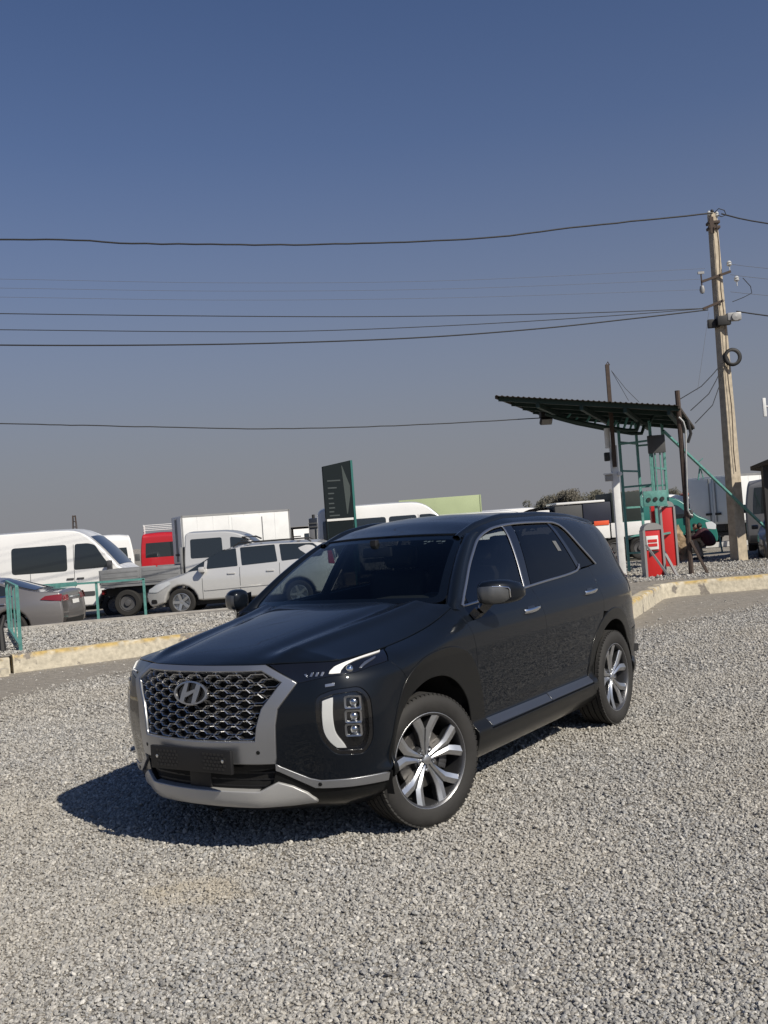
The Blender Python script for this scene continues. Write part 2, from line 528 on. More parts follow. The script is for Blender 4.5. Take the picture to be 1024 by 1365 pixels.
strip = [KL_A, KL_B, KL_C] + [Vector((2.2, 19.5, 0)), KR0 + Vector((-.3, .4, 0)), KR1, KR2, KR_E] + wob(Vector((26, 15.5, 0)), Vector((7.6, 18.1, 0)), 8, .25) + wob(Vector((6.0, 16.6, 0)), Vector((3.0, 14.0, 0)), 8, .2) + wob(Vector((1.5, 13.6, 0)), Vector((-3.2, 14.6, 0)), 8, .25) + wob(Vector((-4.1, 13.7, 0)), Vector((-5.0, 11.6, 0)), 8, .18) + wob(Vector((-6, 9.5, 0)), Vector((-12, 2, 0)), 8, .3)
sheet('dirt_strip', strip, .004, M_DIRT)

# ------------------------------------------------------------------ loose stones
stone_col = bpy.data.collections.new('stone_shapes')
M_STONE = bpy.data.materials.new('gravel_stones'); M_STONE.use_nodes = True
nt = M_STONE.node_tree; b = nt.nodes['Principled BSDF']; L = nt.links.new
oi = nt.nodes.new('ShaderNodeObjectInfo'); rp_ = nt.nodes.new('ShaderNodeValToRGB'); cr = rp_.color_ramp
cl = [(0, (.15, .147, .142)), (.08, (.25, .245, .235)), (.30, (.325, .318, .302)), (.50, (.37, .358, .333)), (.64, (.335, .338, .335)), (.78, (.42, .403, .370)), (.90, (.49, .474, .44)), (1, (.60, .58, .54))]
cr.elements[0].position = 0; cr.elements[0].color = (*cl[0][1], 1); cr.elements[1].position = 1; cr.elements[1].color = (*cl[-1][1], 1)
for p, c in cl[1:-1]: e = cr.elements.new(p); e.color = (*c, 1)
L(oi.outputs['Random'], rp_.inputs[0])
n1 = nt.nodes.new('ShaderNodeTexNoise'); n1.inputs['Scale'].default_value = .55; n1.inputs['Detail'].default_value = 4
L(oi.outputs['Location'], n1.inputs['Vector'])
mr = nt.nodes.new('ShaderNodeMapRange'); mr.inputs['From Min'].default_value = .40; mr.inputs['From Max'].default_value = .66; mr.inputs['To Max'].default_value = .55
L(n1.outputs['Fac'], mr.inputs['Value'])
mx = nt.nodes.new('ShaderNodeMix'); mx.data_type = 'RGBA'; mx.inputs[7].default_value = (.415, .385, .330, 1)
vd = nt.nodes.new('ShaderNodeVectorMath'); vd.operation = 'DISTANCE'; vd.inputs[1].default_value = (-1.05, 5.05, 0)   # a spill of tan sand
vm_ = nt.nodes.new('ShaderNodeVectorMath'); vm_.operation = 'ADD'; nz = nt.nodes.new('ShaderNodeTexNoise'); nz.inputs['Scale'].default_value = 3.5; nz.inputs['Detail'].default_value = 5
L(oi.outputs['Location'], nz.inputs['Vector']); L(oi.outputs['Location'], vm_.inputs[0]); L(nz.outputs['Color'], vm_.inputs[1]); vd.inputs[1].default_value = (-.55, 5.55, .5)
L(vm_.outputs[0], vd.inputs[0])
ms = nt.nodes.new('ShaderNodeMapRange'); ms.inputs['From Min'].default_value = .12; ms.inputs['From Max'].default_value = .48; ms.inputs['To Min'].default_value = .62; ms.inputs['To Max'].default_value = 0
L(vd.outputs['Value'], ms.inputs['Value'])
ma = nt.nodes.new('ShaderNodeMath'); ma.operation = 'MAXIMUM'; L(mr.outputs[0], ma.inputs[0]); L(ms.outputs[0], ma.inputs[1])
m9 = nt.nodes.new('ShaderNodeMix'); m9.data_type = 'RGBA'; m9.inputs[6].default_value = (.415, .385, .330, 1); m9.inputs[7].default_value = (.44, .375, .265, 1)
L(ms.outputs[0], m9.inputs[0]); L(m9.outputs[2], mx.inputs[7])
L(ma.outputs[0], mx.inputs[0]); L(rp_.outputs[0], mx.inputs[6])
tc = nt.nodes.new('ShaderNodeTexCoord'); n2 = nt.nodes.new('ShaderNodeTexNoise'); n2.inputs['Scale'].default_value = 2.2; n2.inputs['Detail'].default_value = 6
L(tc.outputs['Object'], n2.inputs['Vector'])
m2 = nt.nodes.new('ShaderNodeMix'); m2.data_type = 'RGBA'; m2.blend_type = 'MULTIPLY'; m2.inputs[0].default_value = 1
mr2 = nt.nodes.new('ShaderNodeMapRange'); mr2.inputs['From Min'].default_value = .3; mr2.inputs['From Max'].default_value = .7; mr2.inputs['To Min'].default_value = .72; mr2.inputs['To Max'].default_value = 1.22
L(n2.outputs['Fac'], mr2.inputs['Value']); L(mx.outputs[2], m2.inputs[6]); L(mr2.outputs[0], m2.inputs[7]); L(m2.outputs[2], b.inputs['Base Color'])
b.inputs['Roughness'].default_value = .85; b.inputs['Specular IOR Level'].default_value = .3
for k in range(9):
    bm = bmesh.new(); bmesh.ops.create_icosphere(bm, subdivisions=1 if k < 6 else 2, radius=1.0)
    rs = random.Random(100 + k)
    pl_ = [(Vector((rs.gauss(0, 1), rs.gauss(0, 1), rs.gauss(0, 1))).normalized(), rs.uniform(.55, .85)) for _ in range(9)]
    for v in bm.verts:
        for n_, d_ in pl_:                            # knock flat faces into the ball: broken stone
            e = v.co.dot(n_) - d_
            if e > 0: v.co -= n_ * e
        v.co += Vector((rs.uniform(-.07, .07), rs.uniform(-.07, .07), rs.uniform(-.07, .07)))
        v.co = Vector((v.co.x * 1.15, v.co.y * .85, v.co.z * .62))
    me = bpy.data.meshes.new('stone'); bm.to_mesh(me); bm.free(); me.materials.append(M_STONE)
    stone_col.objects.link(bpy.data.objects.new('stone', me))
def stones(name, bands, keep, zf):
    P = []; S = []
    for y0, y1, dens, size in bands:
        n = int(dens * (y1 - y0) * ((y0 + y1) * .5 * .98 + 1.2))
        y = RNG.uniform(y0, y1, n * 2); w = y * .49 + .6; x = RNG.uniform(-1, 1, n * 2) * (y1 * .49 + .6)
        ok = np.abs(x) < w; x, y = x[ok][:n], y[ok][:n]
        k = keep(x, y); x, y = x[k], y[k]
        s = size * np.exp(RNG.normal(0, .30, len(x))); s = np.minimum(s, size * 2.2)
        P.append(np.stack([x, y, zf(x, y) + s * RNG.uniform(-.05, .70, len(x))], 1)); S.append(s)
    P = np.concatenate(P); S = np.concatenate(S); n = len(P)
    me = bpy.data.meshes.new(name); me.vertices.add(n); me.vertices.foreach_set('co', P.astype(np.float32).ravel())
    a = me.attributes.new('size', 'FLOAT', 'POINT'); a.data.foreach_set('value', S.astype(np.float32))
    r = np.stack([RNG.normal(0, .45, n), RNG.normal(0, .45, n), RNG.uniform(0, 6.283, n)], 1)
    a = me.attributes.new('turn', 'FLOAT_VECTOR', 'POINT'); a.data.foreach_set('vector', r.astype(np.float32).ravel())
    a = me.attributes.new('shape', 'INT', 'POINT'); a.data.foreach_set('value', RNG.integers(0, 9, n).astype(np.int32))
    o = bpy.data.objects.new(name, me); COL.objects.link(o)
    g = bpy.data.node_groups.new(name, 'GeometryNodeTree')
    g.interface.new_socket('Geometry', in_out='INPUT', socket_type='NodeSocketGeometry'); g.interface.new_socket('Geometry', in_out='OUTPUT', socket_type='NodeSocketGeometry')
    N = g.nodes.new; gi, go = N('NodeGroupInput'), N('NodeGroupOutput'); mp = N('GeometryNodeMeshToPoints'); ip = N('GeometryNodeInstanceOnPoints'); ci = N('GeometryNodeCollectionInfo')
    ci.inputs['Collection'].default_value = stone_col; ci.inputs['Separate Children'].default_value = True; ci.inputs['Reset Children'].default_value = True
    def attr(nm, t):
        q = N('GeometryNodeInputNamedAttribute'); q.data_type = t; q.inputs['Name'].default_value = nm; return q.outputs['Attribute']
    Lk = g.links.new
    Lk(gi.outputs[0], mp.inputs['Mesh']); Lk(mp.outputs[0], ip.inputs['Points']); Lk(ci.outputs[0], ip.inputs['Instance'])
    ip.inputs['Pick Instance'].default_value = True
    Lk(attr('shape', 'INT'), ip.inputs['Instance Index']); Lk(attr('turn', 'FLOAT_VECTOR'), ip.inputs['Rotation']); Lk(attr('size', 'FLOAT'), ip.inputs['Scale'])
    Lk(ip.outputs[0], go.inputs[0])
    md = o.modifiers.new('scatter', 'NODES'); md.node_group = g
    return tag(o, kind='stuff')
def gravel_keep(x, y):
    lim = np.interp(x, [-12, -6, -5.0, -4.1, -3.2, 1.5, 3.0, 6.0, 7.6, 26], [2.0, 9.5, 11.6, 13.7, 14.6, 13.7, 14.1, 16.6, 18.1, 16.0])
    p = np.clip((lim + .5 - y) / 1.6, .025, 1)
    thin = .5 + .5 * np.sin(x * .9 + 1.3 * np.sin(y * .7)) * np.sin(y * 1.1 + x * .4)   # bare, dusty patches
    return RNG.uniform(0, 1, len(x)) < p * (1 - .25 * thin * (y > 6))
tag(stones('gravel_stones', [(1.9, 3.6, 7600, .0080), (3.6, 5.2, 6600, .0081), (5.2, 7.5, 4700, .0088), (7.5, 10.5, 3000, .0102), (10.5, 18.5, 1300, .0125)], gravel_keep, lambda x, y: np.zeros_like(x)), 'loose crushed grey gravel covering the yard around the SUV', 'gravel')

# ------------------------------------------------------------------ islands and kerbs
def kerb_material():
    m = bpy.data.materials.new('kerb_paint'); m.use_nodes = True
    nt = m.node_tree; b = nt.nodes['Principled BSDF']; L = nt.links.new
    tc = nt.nodes.new('ShaderNodeTexCoord'); n = nt.nodes.new('ShaderNodeTexNoise'); n.inputs['Scale'].default_value = 2.4; n.inputs['Detail'].default_value = 9; n.inputs['Roughness'].default_value = .62
    n3 = nt.nodes.new('ShaderNodeTexNoise'); n3.inputs['Scale'].default_value = 14; n3.inputs['Detail'].default_value = 6
    L(tc.outputs['Object'], n.inputs['Vector']); L(tc.outputs['Object'], n3.inputs['Vector'])
    at_ = nt.nodes.new('ShaderNodeAttribute'); at_.attribute_name = 'stripe'
    mixp = nt.nodes.new('ShaderNodeMix'); mixp.data_type = 'RGBA'; mixp.inputs[6].default_value = (.50, .455, .36, 1); mixp.inputs[7].default_value = (.46, .335, .13, 1)
    ny = nt.nodes.new('ShaderNodeTexNoise'); ny.inputs['Scale'].default_value = 5.5; ny.inputs['Detail'].default_value = 8
    L(tc.outputs['Object'], ny.inputs['Vector'])
    my = nt.nodes.new('ShaderNodeMapRange'); my.inputs['From Min'].default_value = .40; my.inputs['From Max'].default_value = .56
    L(ny.outputs['Fac'], my.inputs['Value'])
    mm = nt.nodes.new('ShaderNodeMath'); mm.operation = 'MULTIPLY'; L(at_.outputs['Fac'], mm.inputs[0]); L(my.outputs[0], mm.inputs[1])
    L(mm.outputs[0], mixp.inputs[0])
    r = nt.nodes.new('ShaderNodeValToRGB'); r.color_ramp.elements[0].position = .565; r.color_ramp.elements[1].position = .60
    L(n.outputs['Fac'], r.inputs[0])
    wear = nt.nodes.new('ShaderNodeMix'); wear.data_type = 'RGBA'; wear.inputs[7].default_value = (.21, .19, .165, 1)
    L(r.outputs[0], wear.inputs[0]); L(mixp.outputs[2], wear.inputs[6])
    d = nt.nodes.new('ShaderNodeMix'); d.data_type = 'RGBA'; d.blend_type = 'MULTIPLY'; d.inputs[0].default_value = 1
    mr = nt.nodes.new('ShaderNodeMapRange'); mr.inputs['From Min'].default_value = .3; mr.inputs['From Max'].default_value = .7; mr.inputs['To Min'].default_value = .72; mr.inputs['To Max'].default_value = 1.12
    L(n3.outputs['Fac'], mr.inputs['Value']); L(wear.outputs[2], d.inputs[6]); L(mr.outputs[0], d.inputs[7]); L(d.outputs[2], b.inputs['Base Color'])
    bp = nt.nodes.new('ShaderNodeBump'); bp.inputs['Strength'].default_value = .5; bp.inputs['Distance'].default_value = .02
    L(n3.outputs['Fac'], bp.inputs['Height']); L(bp.outputs[0], b.inputs['Normal']); b.inputs['Roughness'].default_value = .9
    return m
M_KERB = kerb_material()
def kerb(name, pts, h, w, z0=0.0, label=None):
    """pts: foot of the street face, island on the left of the walking direction"""
    b = MB(); rows = []; rr = random.Random(len(pts)); L_ = []
    for i in range(len(pts) - 1):
        a, c = pts[i], pts[i + 1]; n = max(1, int((c - a).length / .22))
        L_ += [a.lerp(c, k / n) for k in range(n)]
    L_.append(pts[-1])
    for i, p in enumerate(L_):
        t = (L_[min(i + 1, len(L_) - 1)] - L_[max(i - 1, 0)]).normalized(); nl = Vector((-t.y, t.x, 0))
        j = lambda s=.008: rr.uniform(-s, s)
        rows.append([p + nl * (0 + j()) + Vector((0, 0, z0 - .05)), p + nl * (.012 + j()) + Vector((0, 0, z0 + h * .3)), p + nl * (.018 + j()) + Vector((0, 0, z0 + h - .075 + j())), p + nl * (.022 + j(.006)) + Vector((0, 0, z0 + h - .022 + j(.006))),
                     p + nl * (.042 + j(.006)) + Vector((0, 0, z0 + h + j(.005))), p + nl * (w + j()) + Vector((0, 0, z0 + h + j(.006))), p + nl * (w + .01) + Vector((0, 0, z0 - .05))])
    k = 7
    b.add([v for r in rows for v in r], [(i * k + q, (i + 1) * k + q, (i + 1) * k + q + 1, i * k + q + 1) for i in range(len(rows) - 1) for q in range(k - 1)] + [tuple(range(k)), tuple((len(rows) - 1) * k + q for q in range(k))[::-1]])
    o = b.build(name, M_KERB, smooth=R(50))
    a = o.data.attributes.new('stripe', 'FLOAT', 'POINT'); a.data.foreach_set('value', [1.0 if (i % k) in (3, 4) else (.35 if (i % k) == 5 else 0.0) for i in range(len(rows) * k)])
    return tag(o, label, None, None, 'structure')
HK = .27
KL_M = KL0 - kd * .15
kerb('kerb', [KL_M, KL_B, KL_C, KL_D], HK, .20)
kerb('kerb', [KL_A + kn * .02, KL_M - kd * .05 + kn * .02], HK - .03, .20)
low = MB(); 
for i in range(5):
    a = KL_M - kd * (.12 + i * 1.02) + kn * .20; low.bar(a + Vector((0, 0, .055)), a - kd * .98 + Vector((0, 0, .055)), .16, .11)
tag(low.build('kerb_foot', M_KERB, smooth=None), kind='structure')
KR_Z = KR0 - (KR1 - KR0) * .5
kerb('kerb', [KR_Z, KR1 - (KR1 - KR0).normalized() * .25, KR1 + (KR2 - KR1).normalized() * .25, KR2, KR_E], HK + .01, .20)
FE = [gp(u, v, .25) for u, v in ((-330, 872), (32, 836), (112, 827.7), (250, 815.5), (420, 801))]
islL = [KL_A, KL_B, KL_C, KL_D, FE[4] + Vector((.4, 0, 0))] + FE[::-1][1:]
def ins(P, d): return P
sheet('island', [p for p in (KL_A + Vector((-.1, .15, 0)), KL_M - kn * .16, KL_B - kn * .16, KL_C + Vector((-.17, .05, 0)), KL_D + Vector((-.17, 0, 0)))] + [p for p in FE[::-1]], .245, M_GRAVEL)
fb = MB()
for a, c in zip(FE[:-1], FE[1:]): fb.bar(Vector((a.x, a.y, .07)), Vector((c.x, c.y, .07)), .14, .38)
tag(fb.build('kerb_back', mat('old_concrete', (.36, .34, .31), .9, noise=(6, .2), bump=(40, .3)), smooth=None), kind='structure')
sheet('island', [KR_Z + Vector((-.17, .1, 0)), KR1 + Vector((-.10, .15, 0)), KR2 + Vector((0, .16, 0)), KR_E + Vector((0, .16, 0)), Vector((30, 31.5, 0)), Vector((10.5, 30.5, 0)), Vector((5.5, 29.0, 0)), Vector((2.4, 19, 0))], .250, M_DIRT)
def isl_keep(x, y): return (x < -2.0) & (((x - KL0.x) * kn.x + (y - KL0.y) * kn.y) < -.25) & (y < 20.3 + (x + 9) * .1)
stones('island_gravel', [(9.5, 21.5, 420, .0175)], isl_keep, lambda x, y: np.full_like(x, .248))
def isr_keep(x, y): return (x > 4.5) & (y > 19.8) & (y > 20.6 - (x - 6) * .1)
stones('island_gravel', [(19.5, 29, 160, .021)], isr_keep, lambda x, y: np.full_like(x, .252))
# ------------------------------------------------------------------ the SUV's body surfaces (x forward, y left, z up; front axle at x=0)
CONT = catmull([(0.925, -0.15), (0.93, 0.0), (0.918, .18), (0.882, .36), (0.826, .50), (0.768, .62), (0.700, .745), (0.605, .855), (0.455, .932),
                (0.25, .966), (0.0, .978), (-0.4, .982), (-1.0, .987), (-1.7, .988), (-2.4, .987), (-2.9, .982), (-3.25, .965),
                (-3.52, .93), (-3.74, .865), (-3.89, .76), (-3.98, .58), (-4.02, .32), (-4.03, 0.0), (-4.03, -.15)], 0.004)
_i0 = int(np.argmin(np.abs(CONT[:900, 1]) + (CONT[:900, 0] < 0) * 9))
_ds = np.concatenate([[0], np.cumsum(np.linalg.norm(np.diff(CONT, axis=0), axis=1))]); _ds -= _ds[_i0]
_tg = np.gradient(CONT, axis=0); 
for _k in range(30): _tg[1:-1] = (_tg[:-2] + 2 * _tg[1:-1] + _tg[2:]) / 4
_tg /= np.linalg.norm(_tg, axis=1)[:, None]
_nm = np.stack([_tg[:, 1], -_tg[:, 0]], 1)          # outward
if _nm[_i0, 0] < 0: _nm = -_nm
_ds = _ds + .015 * smooth01(_ds / .5)
S_END = _ds[-1] - 0.15
_side = (CONT[:, 1] > 0) & (_ds > 0) & (_ds < S_END)
def sx(x):                                           # contour position of a point of the side, from its x
    return np.interp(-np.asarray(x, float), -CONT[_side, 0], _ds[_side])
def sy(y):                                           # contour position of a point of the front, from its y
    k = (_ds > -0.15) & (_ds < 1.3)
    return np.interp(np.asarray(y, float), CONT[k, 1], _ds[k])
def c_at(s):
    return np.stack([np.interp(s, _ds, CONT[:, 0]), np.interp(s, _ds, CONT[:, 1])], 1), np.stack([np.interp(s, _ds, _nm[:, 0]), np.interp(s, _ds, _nm[:, 1])], 1)

ZR = spline([-4.1, -3.85, -3.6, -3.3, -3.0, -2.4, -1.9, -1.5, -1.2, -0.9, -0.5, 0.9],
            [1.555, 1.61, 1.658, 1.693, 1.715, 1.738, 1.738, 1.70, 1.635, 1.57, 1.50, 1.50])       # roof edge height
_df = spline([.18, .215, .25, .30, .36, .45, .55, .65, .80, .90, 1.0, 1.1, 1.3], [.30, .15, .075, .03, .018, .012, .004, .0, .010, .022, .036, .055, .10])
_dm = spline([.18, .215, .25, .30, .36, .45, .55, .65, .72, .80, .88, .95, 1.0, 1.1, 1.3], [.34, .20, .125, .070, .048, .036, .019, .005, .0, .005, .020, .040, .056, .08, .13])  # bumper corner
_dsd = spline([.18, .22, .26, .31, .37, .402, .414, .456, .478, .55, .66, .78, .88, .96, 1.01, 1.05, 1.10],
              [.22, .13, .075, .035, .016, .006, .009, .047, .0575, .0505, .0370, .0225, .0105, .004, .004, .012, .028])
_dr = spline([.18, .25, .32, .5, .7, .8, .95, 1.0, 1.1], [.26, .14, .06, .02, .0, .02, .03, .035, .05])
_dup = spline([0, .08, .16, .33, .5, .66, .83, .93, .97, 1.0], [.0, .022, .048, .092, .135, .182, .243, .30, .34, .385])
ZC = spline([0.94, .80, .66, .45, .26, 0.0, -.23, -.40, -.57, -.9], [1.030, 1.030, 1.026, 1.030, 1.040, 1.066, 1.105, 1.150, 1.205, 1.25])  # hood shut line height by x
YC = spline([0.66, .45, .26, 0.0, -.3, -.57], [.755, .790, .806, .822, .840, .856])              # its y on the side
def W(A):
    """body side, wrapped from the middle of the nose (s=0) along the left side to the middle of the tail; chart (s, z)"""
    A = np.asarray(A, float); s, z = A[:, 0], A[:, 1]
    C, N = c_at(s); x = C[:, 0]
    wm = smooth01((s - .35) / .40) * (1 - smooth01((s - 1.00) / .42))
    wf = 1 - smooth01((s - .35) / .40)
    wr = smooth01((s - (S_END - 1.45)) / .75)
    ws = np.clip(1 - wf - wm - wr, 0, 1)
    zl = np.minimum(z, 1.10)
    h = np.clip((z - 1.10) / (ZR(x) - 1.10), 0, 1.05)
    up = _dup(np.minimum(h, 1.0)) + np.maximum(h - 1, 0) * 1.0
    taper = .012 * smooth01((-2.5 - x) / 1.4) * h
    # a second crease that climbs along the lower rear door
    zc2 = .535 + .022 * np.clip((-1.35 - x) / 1.0, 0, 1.2)
    k2 = smooth01((-1.0 - x) / .7) * (1 - smooth01((-2.45 - x) / .3))
    crease = -.0045 * np.exp(-((z - zc2) / .040)**2 * (1 + 2.5 * (z > zc2))) * k2
    d = wf * _df(np.minimum(z, 1.3)) + wm * _dm(np.minimum(z, 1.3)) + ws * (_dsd(zl) + crease + up) + wr * (_dr(zl) + up * .70) + taper
    # roll over the wing into the bonnet, only ahead of the doors
    zc = ZC(x); zs = np.where(x > .25, .90, .90 + (.25 - x) * .20)
    q = np.clip((z - zs) / (zc - zs), 0, 1.15)
    yc = np.where(x > .66, C[:, 1], YC(np.minimum(x, .66)))
    dside = np.maximum(C[:, 1] - yc, .0) / np.maximum(N[:, 1], .35)
    base = ws * (_dsd(np.minimum(zc, 1.1)) + _dup(np.clip((zc - 1.1) / (ZR(x) - 1.1), 0, 1))) + wm * _dm(zc) + wf * _df(zc)
    fr = smooth01((s - .30) / .75)
    Atgt = (1 - fr) * .085 + fr * np.maximum(dside, .10)
    Acr = np.maximum(Atgt - base, 0.0) * (1 - smooth01((-.52 - x) / .10)) * (x > -1)
    d = d + Acr * q**2.4
    XY = C - N * d[:, None]
    return np.stack([XY[:, 0], XY[:, 1], z], 1)

_cs = np.linspace(0, float(sx(-.60)), 240)
_cr = W(np.stack([_cs, ZC(c_at(_cs)[0][:, 0])], 1))   # bonnet shut line in space
def YE(x):  return np.interp(-x, -_cr[:, 0], _cr[:, 1])
def ZE(x):  return np.interp(-x, -_cr[:, 0], _cr[:, 2])
X_NOSE = float(_cr[0, 0])
ZCL = spline([X_NOSE, .80, .70, .5, .3, 0.0, -.25, -.45, -.7], [1.030, 1.046, 1.075, 1.115, 1.150, 1.197, 1.232, 1.256, 1.275])
def HOOD(A):
    """bonnet, chart (x, y)"""
    A = np.asarray(A, float); x, y = A[:, 0], np.abs(A[:, 1])
    b = np.clip(y / np.maximum(YE(x), .02), 0, 1.1)
    z = ZCL(x) - (ZCL(x) - ZE(x)) * b**2.9
    yr = .46 + (.70 - x) * .13                       # raised ridge running back from the grille corner
    k = smooth01((.80 - x) / .25)
    z = z + k * (.016 * np.exp(-((y - yr) / .055)**2) - .010 * np.exp(-((y - yr + .10) / .07)**2))
    return np.stack([A[:, 0], A[:, 1], z], 1)

_rx = np.linspace(-.9, -3.95, 80)
_ry = W(np.stack([sx(_rx), ZR(_rx)], 1))[:, 1]
_rxx = W(np.stack([sx(_rx), ZR(_rx)], 1))[:, 0]
def RY(x): return np.interp(-np.asarray(x, float), -_rxx, _ry)          # half width of the roof
def ROOF(A):
    A = np.asarray(A, float); x, y = A[:, 0], A[:, 1]
    b = np.minimum(np.abs(y) / RY(x), 1.15)
    z = ZR(x) + .004 + .040 * (1 - b**2.2)
    return np.stack([x, y, z], 1)

def ws_top(y):  x = -1.085 - .13 * (y / .62)**2; return np.stack([x, y, ROOF(np.stack([x, y], 1))[:, 2] - .012], 1)
def ws_bot(y):  x = -.36 - .215 * (y / .79)**2; return np.stack([x, y, 1.238 - .022 * (y / .79)**2], 1)
def WIND(A):
    """windscreen; chart (a across -1..1, t up 0..1)"""
    A = np.asarray(A, float); a, t = A[:, 0], A[:, 1]
    p, q = ws_bot(a * .79), ws_top(a * .60)
    v = p * (1 - t)[:, None] + q * t[:, None]
    bul = (.030 * 4 * t * (1 - t))
    return v + np.stack([bul * .55, np.zeros_like(t), bul * .83], 1)
# ------------------------------------------------------------------ materials of the SUV
M_PAINT = mat('graphite_paint', (0.0050, 0.0072, 0.0112), 0.42, metal=0.10, coat=1.0, coat_rough=0.03, coat_ior=1.36, spec=0.08)
M_CLAD = mat('gloss_dark_trim', (0.008, 0.0085, 0.009), 0.36, coat=0.5, coat_rough=0.12, coat_ior=1.35, spec=.15)
M_BLACK = mat('black_plastic', (0.010, 0.010, 0.011), 0.5)
M_GLOSS = mat('piano_black', (0.006, 0.006, 0.007), 0.12, coat=1.0)
M_VOID = mat('dark_void', (0.004, 0.004, 0.004), 0.9)
M_SATIN = mat('satin_silver', (0.40, 0.41, 0.43), 0.36, metal=0.85)
M_SKID = mat('silver_skid_paint', (0.46, 0.46, 0.455), 0.42, metal=0.35, coat=0.3, coat_rough=0.2)
M_CHROME = mat('chrome', (0.78, 0.79, 0.80), 0.10, metal=1.0)
M_TRIMLINE = mat('satin_window_trim', (0.46, 0.47, 0.49), 0.28, metal=0.95)
M_DKCHROME = mat('dark_chrome_mesh', (0.56, 0.56, 0.56), 0.30, metal=1.0)
M_DRL = mat('white_lamp_strip', (0.80, 0.80, 0.78), 0.35, coat=0.8)
M_RUBBER = mat('tyre_rubber', (0.022, 0.021, 0.020), 0.78, noise=(9, 0.25), bump=(60, 0.08))
M_MACH = mat('machined_alloy', (0.74, 0.75, 0.76), 0.33, metal=1.0)
M_ALLOY = mat('grey_alloy', (0.075, 0.077, 0.082), 0.35, metal=0.7)
M_BARREL = mat("rim_barrel", (0.13, 0.13, 0.135), 0.38, metal=0.8)
M_DISC = mat('brake_disc', (0.22, 0.21, 0.20), 0.38, metal=0.9)
M_GLASS = glass('windscreen_glass', (0.62, 0.68, 0.68))
M_GLASSF = glass('door_glass', (0.40, 0.45, 0.46), ior=1.95)
M_GLASSR = glass('privacy_glass', (0.022, 0.024, 0.027), ior=1.62)
M_LENS = glass('lamp_lens', (0.86, 0.87, 0.88))
M_DASH = mat('dark_dash', (0.016, 0.017, 0.018), 0.62, bump=(220, 0.05))
M_SEAT = mat('dark_leather', (0.018, 0.017, 0.017), 0.5, bump=(40, 0.05))
M_LINING = mat('dark_lining', (0.014, 0.014, 0.015), 0.9)
M_RED = mat('red_lamp', (0.35, 0.012, 0.010), 0.2, coat=1.0)

CAR = thing('suv', 'dark graphite SUV with a wide mesh grille parked on the gravel', 'SUV',
            (-0.62895, 6.3395, 0), -2.15423)

def WS(A):                                            # the nose, both sides: s<0 is the right half
    A = np.asarray(A, float); P = W(np.stack([np.abs(A[:, 0]), A[:, 1]], 1))
    P[:, 1] *= np.where(A[:, 0] < 0, -1, 1); return P
def xz(pts): P = np.array(pts, float); return np.stack([sx(P[:, 0]), P[:, 1]], 1)
def sym(pts): P = np.array(pts, float); return np.concatenate([P, (P * [-1, 1])[::-1]])

ZB = spline([-.56, -1.456, -1.85, -2.2, -2.407, -2.571, -2.95, -3.4], [1.188, 1.226, 1.244, 1.256, 1.268, 1.280, 1.292, 1.30])   # belt line
FA_OUT = catmull([(.352, .36), (.345, .50), (.318, .64), (.275, .755), (.200, .869), (.033, .957), (-.241, .982), (-.455, .932), (-.585, .815),
                  (-.667, .655), (-.712, .495), (-.722, .36)], .03)
def arc(cx, cz, r, a0, a1, n=40): return np.array([(cx + r * cos(R(a0 + (a1 - a0) * i / n)), cz + r * sin(R(a0 + (a1 - a0) * i / n))) for i in range(n + 1)])
FA_IN = catmull([(.318, .36), (.325, .45), (.312, .56), (.262, .68), (.160, .772), (.020, .826), (-.120, .834), (-.255, .806), (-.390, .730), (-.490, .620), (-.538, .480), (-.545, .36)], .03)
RA_OUT = arc(-2.95, .385, .548, -4, 186)
RA_IN = arc(-2.955, .385, .458, -8, 190)
def cut(C, cond): return np.array([p for p in C if cond(p)])

# --- dark inner body that closes the gaps between the panels
inn = xz(np.concatenate([[(.80, .30)], ]))
_in = np.concatenate([[(0.02, .24), (float(sx(.37)), .24)], xz(cut(FA_IN, lambda p: p[1] > .25)), [(float(sx(-.55)), .24), (float(sx(-2.4)), .24)],
                      xz(cut(RA_IN, lambda p: p[1] > .25)), [(float(sx(-3.42)), .24), (S_END, .26), (S_END, 1.1), (float(sx(-3.2)), 1.20), (float(sx(-.60)), 1.15),
                      (float(sx(-.3)), 1.05), (float(sx(.3)), .92), (.6, .92), (0.02, .92)]])
panel('inner_body', W, _in, M_VOID, CAR, off=-.035, flange=0, step=.07, mirror=True)

# --- bonnet
_h = np.array([p for p in _cr[:, :2] if p[0] > -.555])
_rear = np.array([(-.425 - .135 * (y / .85)**2, y) for y in np.linspace(.85, -.85, 24)])
_hp = np.concatenate([_h[::6], _rear, (_h * [1, -1])[::-6][:-1]])
BONNET = panel('bonnet', HOOD, _hp, M_PAINT, CAR, step=.022, gap=.003, bev=.005, flange=.02)

